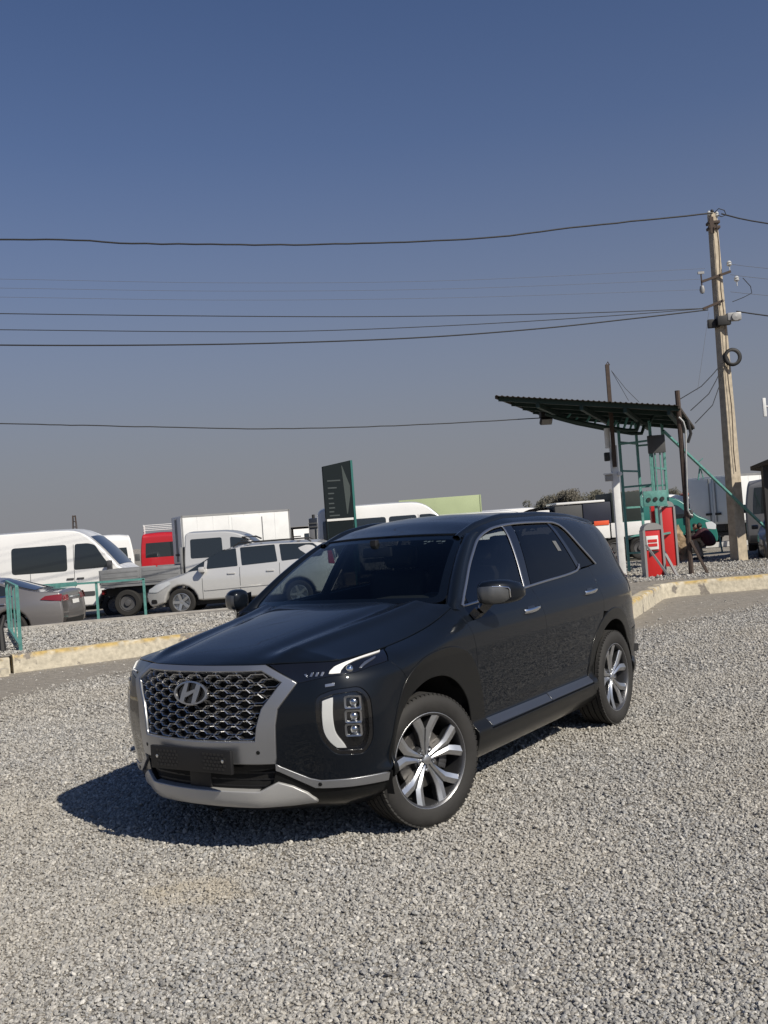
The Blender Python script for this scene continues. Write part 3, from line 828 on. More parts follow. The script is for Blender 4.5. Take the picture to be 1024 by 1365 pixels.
# --- wings, doors, rear quarters
_d_front = [(-.515, 1.188), (-.525, 1.10), (-.555, 1.03), (-.592, .90), (-.618, .775)]
_fo = cut(FA_OUT, lambda p: p[1] > .40)
_k0 = int(np.argmin(np.linalg.norm(_fo - np.array([.205, .855]), axis=1)))
_k1 = int(np.argmin(np.linalg.norm(_fo - np.array([-.612, .775]), axis=1)))
crest = np.stack([_cs, ZC(c_at(_cs)[0][:, 0]) - .0015], 1)
crest = crest[(_cs > float(sx(.225))) & (_cs < float(sx(-.545)))]
wing = np.concatenate([xz([(.30, .984)]), [(float(sx(.225)), 1.036)], crest[4::6], xz([(-.548, 1.198), (-.515, 1.188)] + _d_front[1:-1]), xz(_fo[_k0:_k1 + 1])[::-1]])
panel('front_wing', W, wing, M_PAINT, CAR, step=.016, mirror=True)
B_LINE = [(-1.585, float(ZB(-1.585))), (-1.598, 1.15), (-1.61, 1.03), (-1.625, .90), (-1.655, .65), (-1.66, .52), (-1.63, .412)]
belt = lambda a, b, n=14: [(x, float(ZB(x))) for x in np.linspace(a, b, n)]
fdoor = np.concatenate([belt(-.515, -1.585), B_LINE[1:], [(-.716, .412)], _fo[_k1:][::-1][2:], _d_front[::-1][1:-1]])
FDOOR = panel('front_door', W, xz(fdoor), M_PAINT, CAR, step=.016, mirror=True)
_ro = cut(RA_OUT, lambda p: p[1] > .41)
_ra_front = _ro[(_ro[:, 0] < -2.38) & (_ro[:, 0] > -2.735) & (_ro[:, 1] < .90)]
_ra_front = _ra_front[_ra_front[:, 0] > -2.95]
R_EDGE = [(-2.745, float(ZB(-2.745))), (-2.73, 1.10), (-2.735, 1.02), (-2.72, .93)]
rdoor = np.concatenate([belt(-1.585, -2.745), R_EDGE[1:], _ra_front[np.argsort(-_ra_front[:, 1])], [(-2.41, .412)], B_LINE[::-1][:-1]])
RDOOR = panel('rear_door', W, xz(rdoor), M_PAINT, CAR, step=.016, mirror=True)
DLO_TOP = catmull([(-.602, 1.192), (-.76, 1.300), (-.934, 1.418), (-1.10, 1.515), (-1.25, 1.588), (-1.422, 1.640), (-1.607, 1.667), (-1.893, 1.679), (-2.397, 1.671),
                   (-2.560, 1.652), (-2.645, 1.605), (-2.764, 1.455), (-2.916, 1.300)], .03)
_top = cut(DLO_TOP, lambda p: p[0] < -1.16)
_roofe = np.array([(x, float(ZR(x)) - .004) for x in np.linspace(-3.72, -1.17, 50)])
_ra_rear = _ro[(_ro[:, 0] < -2.735)]
quarter = np.concatenate([_top, [(-2.75, 1.290), (-2.745, 1.27)], R_EDGE[1:], _ra_rear[np.argsort(-_ra_rear[:, 0])][2:], [(-3.52, .70), (-3.80, .72)],
                          [(-3.865, .80), (-3.875, 1.05), (-3.84, 1.20), (-3.80, 1.36)], _roofe])
panel('rear_quarter', W, xz(quarter), M_PAINT, CAR, step=.020, mirror=True)
# tail
tg = [(float(sx(-3.868)), .72), (S_END, .66), (S_END, 1.12), (float(sx(-3.868)), 1.14)]
panel('tailgate', W, tg, M_PAINT, CAR, step=.06, mirror=True)
panel('rear_window', W, [(float(sx(-3.85)), 1.16), (S_END, 1.14), (S_END, 1.47), (float(sx(-3.80)), 1.45)], M_GLASSR, CAR, step=.06, off=-.004, mirror=True)
panel('rear_bumper', W, np.concatenate([xz([(-3.50, .69), (-3.51, .55), (-3.50, .42), (-3.44, .26)]), [(S_END, .28), (S_END, .65), (float(sx(-3.86)), .71)]]), M_CLAD, CAR, step=.05, mirror=True)
panel('tail_lamp', W, [(float(sx(-3.80)), .80), (float(sx(-3.97)), .80), (float(sx(-3.97)), 1.12), (float(sx(-3.83)), 1.13)], M_RED, CAR, step=.05, off=.012, mirror=True)

# --- roof
_rf = np.array([(-1.085 - .13 * (y / .62)**2 - .010, y) for y in np.linspace(-.585, .585, 22)])
_rb = np.array([(-3.87 + .10 * (y / .5)**2, y) for y in np.linspace(.49, -.49, 14)])
panel('roof', ROOF, np.concatenate([_rf, [(x, float(RY(x)) - .004) for x in np.linspace(-1.25, -3.74, 34)], _rb, [(x, -float(RY(x)) + .004) for x in np.linspace(-3.74, -1.25, 34)]]), M_PAINT, CAR, step=.06, bev=.006, flange=.03)
_rl = np.array([(x, float(RY(x)) - .004) for x in np.linspace(-1.15, -3.62, 60)])
_rh = spline([-3.6, -3.45, -3.2, -2.2, -1.45, -1.25, -1.15], [-.004, .004, .012, .020, .022, .014, .004])
for sg in (1, -1):
    rows = []
    for x, y in _rl:
        z0 = float(ZR(x)); hh = float(_rh(x))
        rows.append([(x, sg * (y + a), z0 + b * hh - .012 * (1 - b) + c) for a, b, c in ((.034, 0, -.028), (.030, .45, -.006), (.018, .92, 0), (0, 1.08, 0), (-.016, .92, 0), (-.026, .3, 0), (-.028, 0, -.01))])
    mb = MB(); n = len(rows); k = 7
    mb.add([p for r in rows for p in r], [(i * k + j, (i + 1) * k + j, (i + 1) * k + j + 1, i * k + j + 1) for i in range(n - 1) for j in range(k - 1)])
    mb.build('roof_rail', M_PAINT, CAR, smooth=R(60))

# --- windscreen, A pillars, cowl
wso = rounded([(-1, 0.0), (1, 0.0), (1, 1), (-1, 1)], [.10, .10, .07, .07], 5)
WSCR = panel('windscreen', WIND, wso, M_GLASS, CAR, step=.07, flange=0, gap=.004, flip=False)
panel('windscreen_border', WIND, wso, M_GLOSS, CAR, holes=[rounded([(-.93, .07), (.93, .07), (.925, .925), (-.925, .925)], .06, 4)], step=.07, flange=0, gap=.004, off=-.003)
ap_rows = []
for t in np.linspace(-.06, 1.07, 28):
    tc = min(max(t, 0), 1)
    e = WIND(np.array([[1.0, tc]]))[0]
    if t < 0: e = e + np.array([.06, .015, -.05]) * (-t / .06)
    # matching point of the window line
    zz = np.interp(t, [-.06, 0, 1.07], [1.165, 1.20, 1.632])
    front = cut(DLO_TOP, lambda p: p[0] > -1.5)
    xx = float(np.interp(zz, front[:, 1], front[:, 0])) + .004
    c = W(np.array([[float(sx(xx)), zz]]))[0]
    f1 = W(np.array([[float(sx(xx + .035)), zz + .004]]))[0]
    m_ = .5 * (e + f1) + np.array([.022, .020, .012])
    q = lambda u: (1 - u)**2 * e + 2 * u * (1 - u) * (m_ * 2 - .5 * (e + f1)) * 1.0 + u * u * f1
    ap_rows.append([e - np.array([.012, .012, .012]), e] + [q(u) for u in (.15, .3, .5, .7, .85)] + [f1, .5 * (f1 + c), c, c - np.array([0, .02, 0])])
loft('a_pillar', ap_rows, M_PAINT, CAR, mirror=True, smooth=R(60))
for sg in (1, -1):                                    # corner cap where pillar, screen and roof meet
    e = WIND(np.array([[1.0, .985]]))[0]; f1 = ap_rows[-1][7]; f2 = ap_rows[-4][4]
    hp = [e, f1, f2] + [ROOF(np.array([[x, y]]))[0] for x, y in ((-1.215, .55), (-1.26, .585), (-1.30, .56))] + [W(np.array([[float(sx(-1.27)), float(ZR(-1.27)) - .01]]))[0]]
    hp = hp + [p - np.array([.01, .03, .035]) for p in hp]
    bm = bmesh.new(); [bm.verts.new((p[0], sg * p[1], p[2] - .004)) for p in hp]; bmesh.ops.convex_hull(bm, input=list(bm.verts))
    for v in [v for v in bm.verts if not v.link_faces]: bm.verts.remove(v)
    bm.verts.index_update(); q = MB(); q.add([v.co.copy() for v in bm.verts], [[v.index for v in f.verts] for f in bm.faces]); bm.free(); q.build('roof_corner', M_PAINT, CAR, smooth=R(60))
cw = MB()
for i in range(24):
    pass
cow = [[(x0 - .135 * (y / .85)**2, y, 1.244 - dz - .03 * (y / .85)**2) for y in np.linspace(-.86, .86, 24)] for x0, dz in ((-.36, .06), (-.40, .045), (-.47, .02), (-.60, .03))]
loft('cowl', cow, M_BLACK, CAR)

# --- nose: headlamp strip, bumper, lamp pods, grille frame
HLT = [(s, float(ZC(c_at(np.array([s]))[0][0, 0])) - .004) for s in np.linspace(.500, float(sx(.225)), 20)]
HLB = [(float(sx(.30)), .984), (1.135, .972), (1.023, .956), (.930, .951), (.841, .948), (.76, .938), (.690, .926), (.672, .926)]
HL = panel('headlamp', W, HLT + HLB, M_GLOSS, CAR, step=.03, off=-.002, bev=.002, flange=.03, mirror=True)
drl = catmull([(.842, .958), (.852, .976), (.880, .994), (.944, 1.008), (1.091, 1.0215), (1.318, 1.0345)], .02)
drl = np.concatenate([drl, [(1.30, 1.026)], catmull([(1.20, 1.019), (1.10, 1.0125), (1.015, 1.0025), (.950, .988), (.922, .972), (.914, .958)], .02)])
for side, hl in zip((1, -1), HL):
    FS = (lambda A: W(A)) if side > 0 else (lambda A: W(A) * np.array([1, -1, 1]))
    panel('lamp_strip', FS, drl, M_DRL, hl, step=.02, off=.004, bev=.002, flange=.004, flip=side < 0)
    panel('lamp_strip', FS, catmull([(1.043, .972), (1.075, .986), (1.113, .9975), (1.232, 1.0145), (1.222, 1.006), (1.130, .988), (1.085, .977), (1.065, .969)], .02, True), M_TRIMLINE, hl, step=.02, off=.004, bev=.002, flange=.004, flip=side < 0)
    for i in range(4):
        s0 = .705 + i * .031
        panel('marker', FS, [(s0, .953), (s0 + .012, .953), (s0 + .022, .972), (s0 + .010, .972)] if i else [(s0, .966), (s0 + .012, .968), (s0 + .02, .953), (s0 + .012, .952)], M_TRIMLINE, hl, step=.02, gap=0, off=.003, bev=.001, flange=.003, flip=side < 0)
    b = MB(); P = FS(np.array([[.985, .978]]))[0]; n = surf_normals(FS, np.array([[.985, .978]]), flip=side < 0)[0]
    mt = Matrix.Translation(Vector(P + n * .001)) @ Vector(n).to_track_quat('Y', 'Z').to_matrix().to_4x4()
    b.lathe([(.003, .012), (.014, .008), (.020, .002), (.022, -.004)], 16, M=mt)
    b.build('projector', M_CHROME, hl)
_arcf = [tuple(p) for p in xz(cut(FA_OUT, lambda p: p[0] > .19 and .40 < p[1] < .87))]
bump = [(.525, .512), (.537, .713), (.553, .800), (.662, .925)] + HLB[::-1][1:] + []+ sorted(_arcf, key=lambda p: -p[1]) + \
       [(1.200, .402), (1.144, .400), (.760, .406), (.705, .420), (.548, .494)]
LAMP = rounded([(.785, .835), (.865, .859), (1.014, .862), (1.054, .815), (1.060, .60), (1.022, .545), (.862, .558), (.800, .630), (.780, .730)], [.02, .03, .05, .04, .06, .03, .03, .04, .04], 4)
LAMP_O = shrink(LAMP, -.022)
BUMPER = panel('front_bumper', W, bump, M_PAINT, CAR, holes=[LAMP_O], step=.016, bev=.004, flange=.03, mirror=True)
DRLV = np.concatenate([catmull([(.800, .826), (.794, .745), (.799, .662), (.828, .604), (.862, .571)], .02), [(.918, .566)], catmull([(.872, .628), (.856, .665), (.850, .745), (.858, .842)], .02)])
for side in (1, -1):
    FS = (lambda A: W(A)) if side > 0 else (lambda A: W(A) * np.array([1, -1, 1]))
    fl = side < 0
    pod = panel('lamp_pod', FS, LAMP_O, M_GLOSS, CAR, step=.03, off=-.030, flange=0, gap=-.002, flip=fl)
    panel('lamp_bezel', FS, LAMP_O, M_GLOSS, pod, holes=[LAMP], step=.03, off=-.006, bev=.004, flange=.022, gap=.0015, flip=fl)
    panel('lamp_strip', FS, DRLV, M_DRL, pod, step=.02, off=-.008, bev=.004, flange=.02, gap=.002, flip=fl)
    for (s0, z0) in ((.962, .805), (.958, .730), (.956, .657)):
        P = FS(np.array([[s0, z0]]))[0]; n = surf_normals(FS, np.array([[s0, z0]]), flip=fl)[0]
        n = (n + np.array([1.0, 0, 0])); n /= np.linalg.norm(n)
        mt = Matrix.Translation(Vector(P - n * .026)) @ Vector(n).to_track_quat('Y', 'Z').to_matrix().to_4x4()
        b = MB()
        fr = rounded([(-.046, -.034), (.046, -.034), (.046, .034), (-.046, .034)], .012, 2); fi = rounded([(-.036, -.026), (.036, -.026), (.036, .026), (-.036, .026)], .010, 2)
        k = len(fr); b.add([(x, .014, z) for x, z in fr] + [(x, .011, z) for x, z in fi] + [(x * .8, -.012, z * .8) for x, z in fi] + [(x, -.01, z) for x, z in fr],
                           [(i, (i + 1) % k, k + (i + 1) % k, k + i) for i in range(k)] + [(k + i, k + (i + 1) % k, 2 * k + (i + 1) % k, 2 * k + i) for i in range(k)] + [(3 * k + i, 3 * k + (i + 1) % k, (i + 1) % k, i) for i in range(k)], mt)
        b.build('lamp_frame', M_DKCHROME, pod)
        b = MB(); b.lathe([(.0005, .013), (.010, .0115), (.019, .006), (.024, -.002), (.025, -.012), (.0, -.013)], 20, M=mt); b.build('projector', M_CHROME, pod)
    panel('lamp_edge', FS, rounded([(1.012, .80), (1.022, .80), (1.010, .66), (.985, .625), (.978, .632), (1.0, .664)], .004, 1), M_TRIMLINE, pod, step=.02, off=-.014, bev=.002, flange=.006, gap=0, flip=fl)
    panel('lamp_cover', FS, LAMP, M_LENS, pod, step=.03, off=-.004, flange=0, flip=fl)
    panel('washer_cap', FS, [(.822, .897), (.872, .901), (.872, .913), (.822, .909)], M_TRIMLINE, CAR, step=.02, off=.004, bev=.003, flange=.004, gap=0, flip=fl)
FRAME_O = sym([(0, 1.0225), (.25, 1.0225), (.49, 1.0205), (.662, .925), (.553, .800), (.536, .713), (.524, .512), (.30, .516), (0, .520)])[1:-1]
FRAME_O = np.concatenate([[(0, 1.0225)], sym([(.25, 1.0225), (.485, 1.0205), (.664, .926), (.555, .800), (.537, .713), (.524, .511), (.30, .516), (.1, .518)])])
FRAME_I = sym([(.15, .998), (.470, .997), (.586, .934), (.470, .800), (.440, .715), (.424, .632), (.15, .628)])
GF = panel('grille_frame', WS, FRAME_O, M_SATIN, CAR, holes=[FRAME_I], step=.03, off=.010, bev=.009, flange=.05)
panel('grille_back', WS, shrink(FRAME_I, -.02), M_VOID, CAR, step=.06, off=-.055, flange=0)
# grille mesh: a stretched honeycomb of raised ribs
gm = MB()
PW, PH, RB = .146, .0272, .0075
FI = shrink(FRAME_I, -.012)
rr = 0
for r in range(-2, 18):
    z0 = .636 + r * PH
    for c in range(-6, 7):
        s0 = (c + (.5 if r % 2 else 0)) * PW
        hexa = [(s0 - PW * .41, z0), (s0 - PW * .24, z0 - PH * .66), (s0 + PW * .24, z0 - PH * .66), (s0 + PW * .41, z0), (s0 + PW * .24, z0 + PH * .66), (s0 - PW * .24, z0 + PH * .66)]
        cen = np.array([[s0, z0]])
        if not inside(FI, cen)[0]:
            continue
        H = np.array(hexa)
        okc = inside(FI, H)
        H = np.where(okc[:, None], H, cen + (H - cen) * .45)
        ring = []
        for sc_, of_ in ((1.25, -.028), (1.20, -.006), (1.04, -.009), (.88, -.034), (.86, -.05)):
            q = cen + (H - cen) * np.array([1 + (sc_ - 1) * .62, 1 + (sc_ - 1) * 1.25])
            q[:, 0] = np.clip(q[:, 0], -.6, .6)
            tilt = np.array([.0, .002, .003, .0, -.003, -.002])
            ring.append(WS(q) + surf_normals(WS, q) * of_ + np.stack([tilt * 0, tilt * 0, tilt * 0], 1))
        V = [tuple(p) for k in ring for p in k]
        gm.add(V, [(k * 6 + i, k * 6 + (i + 1) % 6, (k + 1) * 6 + (i + 1) % 6, (k + 1) * 6 + i) for k in range(4) for i in range(6)])
gm.build('grille_mesh', M_DKCHROME, CAR, smooth=R(18))
# emblem: oval ring with a slanted letter
em = MB(); E0, EZ, EA, EB = 0.012, .886, .128, .062
def ep(u, v, o):
    q = np.array([[E0 + u, EZ + v]]); return tuple(WS(q)[0] + surf_normals(WS, q)[0] * o)
nn = 48; V = []
for k in range(nn):
    a = 2 * pi * k / nn
    for f, o in ((1.0, .012), (.985, .024), (.87, .024), (.85, .014)):
        V.append(ep(EA * f * cos(a), EB * f * sin(a), o))
em.add(V, [(k * 4 + i, ((k + 1) % nn) * 4 + i, ((k + 1) % nn) * 4 + i + 1, k * 4 + i + 1) for k in range(nn) for i in range(3)])
def estroke(pts):
    n = len(pts); em.add([ep(u, v, .024) for u, v in pts] + [ep(u, v, .010) for u, v in pts], [tuple(range(n))] + [(i, (i + 1) % n, n + (i + 1) % n, n + i) for i in range(n)])
estroke([(-.078, -.043), (-.048, -.050), (-.030, -.010), (-.012, .053), (-.040, .050), (-.062, .004)])
estroke([(.078, .043), (.048, .050), (.030, .010), (.012, -.053), (.040, -.050), (.062, -.004)])
estroke([(-.050, -.012), (-.030, -.022), (.022, .002), (.052, .014), (.032, .022), (-.02, .006)])
em.build('emblem', M_DKCHROME, CAR, smooth=R(30))
eb = MB(); eb.add([ep(EA * .93 * cos(2 * pi * k / nn), EB * .93 * sin(2 * pi * k / nn), .008) for k in range(nn)], [tuple(range(nn))]); eb.build('emblem_back', M_GLOSS, CAR)

# lower nose
panel('lower_bumper', WS, sym([(0, .350), (.40, .350), (.50, .400), (.535, .500), (.56, .48), (.70, .412), (.76, .398), (1.16, .392), (1.225, .388), (1.232, .30), (1.225, .205), (.7, .20), (0, .20)])[1:-1], M_CLAD, CAR, step=.045, off=-.008, bev=.006, flange=.02)
panel('bumper_strip', W, [(.522, .512), (.548, .492), (.702, .418), (.760, .404), (1.144, .398), (1.19, .392), (1.185, .350), (.770, .362), (.724, .366), (.67, .395), (.545, .462), (.522, .470)], M_SATIN, CAR, step=.03, off=.006, bev=.004, flange=.012, mirror=True)
panel('lower_intake', WS, sym([(0, .505), (.40, .508), (.515, .50), (.53, .42), (.43, .345), (0, .345)])[1:-1], M_VOID, CAR, step=.06, off=-.055, flange=0)
sl = MB()
for z0 in (.385, .420, .455):
    for a in np.linspace(-.46, .42, 12):
        q = WS(np.array([[a, z0], [a + .08, z0]])); sl.bar(q[0] - np.array([.045, 0, 0]), q[1] - np.array([.045, 0, 0]), .02, .008)
tag(sl.build('intake_slats', M_BLACK, CAR), kind='stuff')
rp = MB(); rp.box((.868, 0, .42), (.03, .16, .14), b=.008); rp.build('radar_cover', M_BLACK, CAR)
panel('nose_bridge', WS, sym([(0, .520), (.30, .518), (.526, .513), (.524, .480), (.44, .468), (0, .462)])[1:-1], M_CLAD, CAR, step=.04, off=-.012, bev=.006, flange=.04)
panel('skid_plate', WS, sym([(0, .362), (.300, .360), (.424, .358), (.528, .404), (.605, .378), (.675, .338), (.728, .284), (.60, .274), (.434, .272), (0, .276)])[1:-1], M_SKID, CAR, step=.03, off=.008, bev=.007, flange=.04)
# number plate holder
pl = MB(); pl.box((.945, 0, .532), (.024, .60, .128), b=.006); PL = pl.build('plate_holder', M_BLACK, CAR)
pb = MB()
for i in range(-9, 10):
    for j in range(-2, 3):
        if abs(i) > 3: pb.box((.958, i * .027 + (.013 if j % 2 else 0), .532 + j * .019), (.003, .018, .012), b=0)
tag(pb.build('plate_ribs', mat('plate_rib', (.02, .02, .021), .35), PL), kind='stuff')
for y in (-.245, .245):
    b = MB(); b.lathe([(.0005, .006), (.009, .004), (.010, -.002)], 14, axis='x', M=Matrix.Translation((.958, y, .538))); b.build('screw', M_CHROME, PL)
for y in (.415, -.415, .70, -.70):
    zz = .575 if abs(y) < .5 else .385
    q = np.array([[math.copysign(float(sy(abs(y))), y), zz]]); P = WS(q)[0]; n = surf_normals(WS, q)[0]
    b = MB(); b.lathe([(.0005, .002), (.009, .001), (.011, -.002)], 14, M=Matrix.Translation(Vector(P + n * (.012 if abs(y) < .5 else .008))) @ Vector(n).to_track_quat('Y', 'Z').to_matrix().to_4x4()); b.build('parking_sensor', M_CLAD, CAR)

# --- cladding: arches and sills
fa = np.concatenate([cut(FA_OUT, lambda p: p[1] >= .36), cut(FA_IN, lambda p: p[1] > .34)[::-1]])
fo = cut(FA_OUT, lambda p: p[1] > .33); fi = cut(FA_IN, lambda p: p[1] > .362)
panel('arch_trim', W, xz(np.concatenate([fo, [(-.715, .262), (-.560, .262)], fi[::-1]])), M_CLAD, CAR, step=.03, off=.007, bev=.007, flange=.06, mirror=True)
ri = cut(RA_IN, lambda p: p[1] > .36); ro = cut(RA_OUT, lambda p: p[1] > .40)
panel('arch_trim', W, xz(np.concatenate([ro, [(-3.50, .30), (-3.42, .30)], ri[::-1], [(-2.50, .34), (-2.41, .36)]])), M_CLAD, CAR, step=.03, off=.007, bev=.007, flange=.06, mirror=True)
panel('sill_cladding', W, xz([(-.60, .404), (-2.44, .404), (-2.50, .30), (-2.48, .225), (-.56, .225), (-.57, .30)]), M_CLAD, CAR, step=.04, off=.006, bev=.006, flange=.05, mirror=True)

# satin garnish along the foot of the doors
M_GARN = mat('satin_garnish', (.20, .21, .225), .34, metal=.9)
for xa, xb in ((-.735, -1.628), (-1.640, -2.395)):
    panel('door_garnish', W, xz([(xa, .420 if xa > -1 else .418), (xb, .418), (xb - (.045 if xb < -2 else 0), .462), (xa + (.012 if xa > -1 else 0), .466)]), M_GARN, CAR, step=.02, off=.004, bev=.002, flange=.006, gap=.001, mirror=True)
# --- side glass
def dl(x0, x1): return [tuple(p) for p in DLO_TOP if x1 < p[0] < x0]
fg = [(-.70, 1.200), (-.708, 1.258)] + dl(-.72, -1.66) + [(-1.665, 1.665), (-1.50, float(ZB(-1.5)) + .006)] + belt(-1.46, -.74, 10)
fg = [(p[0], p[1] + (.006 if i > len(fg) - 10 else 0)) for i, p in enumerate(fg)]
panel('door_window', W, xz(fg), M_GLASSF, CAR, step=.05, off=-.009, flange=0, mirror=True)
panel('mirror_sail', W, xz([(-.605, 1.194)] + dl(-.61, -.70) + [(-.704, 1.26), (-.694, 1.20)]), M_BLACK, CAR, step=.03, off=-.006, flange=.01, mirror=True)
panel('b_pillar', W, xz([(-1.672, 1.672), (-1.80, 1.676), (-1.605, float(ZB(-1.6)) + .004), (-1.508, float(ZB(-1.5)) + .004)]), M_GLOSS, CAR, step=.05, off=-.004, flange=.01, mirror=True)
rg = dl(-1.80, -2.40) + [(-2.405, 1.670), (-2.515, float(ZB(-2.5)) + .006)] + belt(-2.48, -1.62, 10)
rg = [(p[0], p[1] + (.006 if i > len(rg) - 11 else 0)) for i, p in enumerate(rg)]
panel('door_window', W, xz(rg), M_GLASSR, CAR, step=.05, off=-.009, flange=0, mirror=True)
panel('c_pillar', W, xz([(-2.41, 1.671), (-2.46, 1.667), (-2.585, float(ZB(-2.58)) + .006), (-2.52, float(ZB(-2.5)) + .005)]), M_GLOSS, CAR, step=.05, off=-.004, flange=.01, mirror=True)
qg = [(-2.465, 1.665)] + dl(-2.47, -2.91) + [(-2.90, 1.302), (-2.59, 1.290)]
panel('quarter_window', W, xz(qg), M_GLASSR, CAR, step=.05, off=-.008, flange=0, mirror=True)
_ch = np.concatenate([DLO_TOP])
ribbon('window_trim', W, xz(_ch), .020, .007, M_TRIMLINE, CAR, mirror=True)
ribbon('window_trim', W, xz(belt(-.602, -2.36, 24) + [tuple(p) for p in catmull([(-2.36, float(ZB(-2.36))), (-2.47, 1.276), (-2.535, 1.296), (-2.566, 1.318)], .02)[1:]]), .017, .007, M_TRIMLINE, CAR, mirror=True)
ribbon('pillar_edge', W, xz([(-1.668, 1.664), (-1.503, 1.236)]), .020, .004, M_TRIMLINE, CAR, mirror=True, off=-.004)  # pale metal ribbon puts the sunlit look on the door frame's rear edge
st = [(-2.30, 1.435), (-2.395, 1.430), (-2.40, 1.53), (-2.315, 1.535)]
panel('window_sticker', W, xz([(-2.315, 1.445), (-2.375, 1.442), (-2.362, 1.522), (-2.30, 1.525)]), mat('paper_label', (.11, .115, .12), .7), CAR, step=.04, off=-.0065, flange=0, gap=0)

# --- door handles
for x0, zz in ((-1.425, 1.078), (-2.520, 1.104)):
    for side in (1, -1):
        b = MB(); n = 14; prof = []
        for i in range(n + 1):
            t = i / n; x = x0 + .125 - .25 * t
            P = W(np.array([[float(sx(x)), zz + .010 * t]]))[0]
            lift = .008 + .030 * sin(pi * min(1, max(0, t)))**.5
            r = .015 if t < .7 else .011
            prof.append((Vector((P[0], side * (P[1] + lift), P[2])), r))
        rings = []
        for p, r in prof: rings.append([p + Vector((0, side * r * .55 * cos(a), r * sin(a))) for a in np.linspace(0, 2 * pi, 11)[:-1]])
        b.add([v for q in rings for v in q], [(i * 10 + j, i * 10 + (j + 1) % 10, (i + 1) * 10 + (j + 1) % 10, (i + 1) * 10 + j) for i in range(n) for j in range(10)] + [tuple(range(10)), tuple(n * 10 + j for j in range(10))])
        b.build('door_handle', M_CHROME, CAR)
        FS = (lambda A: W(A)) if side > 0 else (lambda A: W(A) * np.array([1, -1, 1]))
        panel('handle_recess', FS, xz(rounded([(x0 + .055, zz - .026), (x0 + .055, zz + .026), (x0 - .075, zz + .030), (x0 - .075, zz - .022)], .024, 4)), M_GLOSS, CAR, step=.03, off=.002, flange=0, flip=side < 0)

# --- door mirrors
def mirror_housing(side):
    rows = []
    # stations across: t=0 at the body side, 1 outer tip
    st_ = [(0.00, -.700, .985, 1.262, .040, .034), (.06, -.690, 1.000, 1.264, .085, .068), (.18, -.692, 1.030, 1.266, .100, .076), (.45, -.715, 1.085, 1.266, .105, .078),
           (.75, -.760, 1.145, 1.262, .098, .072), (.92, -.810, 1.185, 1.256, .075, .056), (1.0, -.845, 1.205, 1.250, .030, .024)]
    n = 24
    for _, x, y, z, dx, dz in st_:
        row = []
        for k in range(n):
            a = 2 * pi * k / n; ca, sa = cos(a), sin(a)
            px = math.copysign(abs(ca)**.75, ca) * dx * (1.0 if ca > 0 else .75); pz = math.copysign(abs(sa)**.62, sa) * dz
            row.append(Vector((x + px, side * y, z + pz + .10 * px * 0)))
        rows.append(row)
    b = MB(); m_ = len(rows)
    b.add([v for r in rows for v in r], [(i * n + j, i * n + (j + 1) % n, (i + 1) * n + (j + 1) % n, (i + 1) * n + j) for i in range(m_ - 1) for j in range(n)] + [tuple(range(n))[::-1], tuple((m_ - 1) * n + j for j in range(n))])
    o = b.build('door_mirror', M_PAINT, CAR, smooth=R(60))
    # silver face let into the front of the housing, with the blinker strip at its outer end
    f = []
    fr = rows[1:-1]
    def pt(u, v):                                     # u across 0..1, v up -1..1
        i = min(int(u * (len(fr) - 1)), len(fr) - 2); t = u * (len(fr) - 1) - i
        a = v * 1.0; k = a / (2 * pi) * n
        def at(r):
            k0 = int(math.floor(k)); q = k - k0; return r[k0 % n] * (1 - q) + r[(k0 + 1) % n] * q
        p = at(fr[i]) * (1 - t) + at(fr[i + 1]) * t
        return p
    ys = np.linspace(.05, .90, 14)
    rr_ = []
    for u in ys:
        w = 1 - .55 * max(0, (u - .55) / .35)**2
        rr_.append([pt(u, v) + Vector((.006, side * .001, 0)) for v in np.linspace(-.95 * w, .38 * w, 7)])
    bb = MB(); bb.add([v for r in rr_ for v in r], [(i * 7 + j, (i + 1) * 7 + j, (i + 1) * 7 + j + 1, i * 7 + j + 1) for i in range(13) for j in range(6)])
    bb.build('mirror_face', mat('mirror_grey', (.17, .175, .18), .36, metal=.85), o, smooth=R(60))
    bl = MB(); bl.tube([pt(u, .36) + Vector((.007, 0, 0)) for u in np.linspace(.55, .90, 7)] + [pt(.92, v) + Vector((.006, side * .004, 0)) for v in (.2, .0, -.3)], .004, 6)
    bl.build('blinker', M_CHROME, o)
    lo = MB()
    base = [(-.66, .945, 1.125), (-.665, .985, 1.155), (-.69, 1.02, 1.190), (-.705, 1.06, 1.215)]
    for i in range(3):
        lo.bar((base[i][0], side * base[i][1], base[i][2]), (base[i + 1][0], side * base[i + 1][1], base[i + 1][2] + .004), .11 - .01 * i, .05)
    lo.build('mirror_arm', M_GLOSS, o, smooth=R(60))
    gl = MB(); gl.prism([(side * 1.01, 1.215), (side * 1.15, 1.225), (side * 1.155, 1.29), (side * 1.01, 1.315)], -.80, -.795, axis='x'); gl.build('mirror_glass', M_CHROME, o)
mirror_housing(1); mirror_housing(-1)

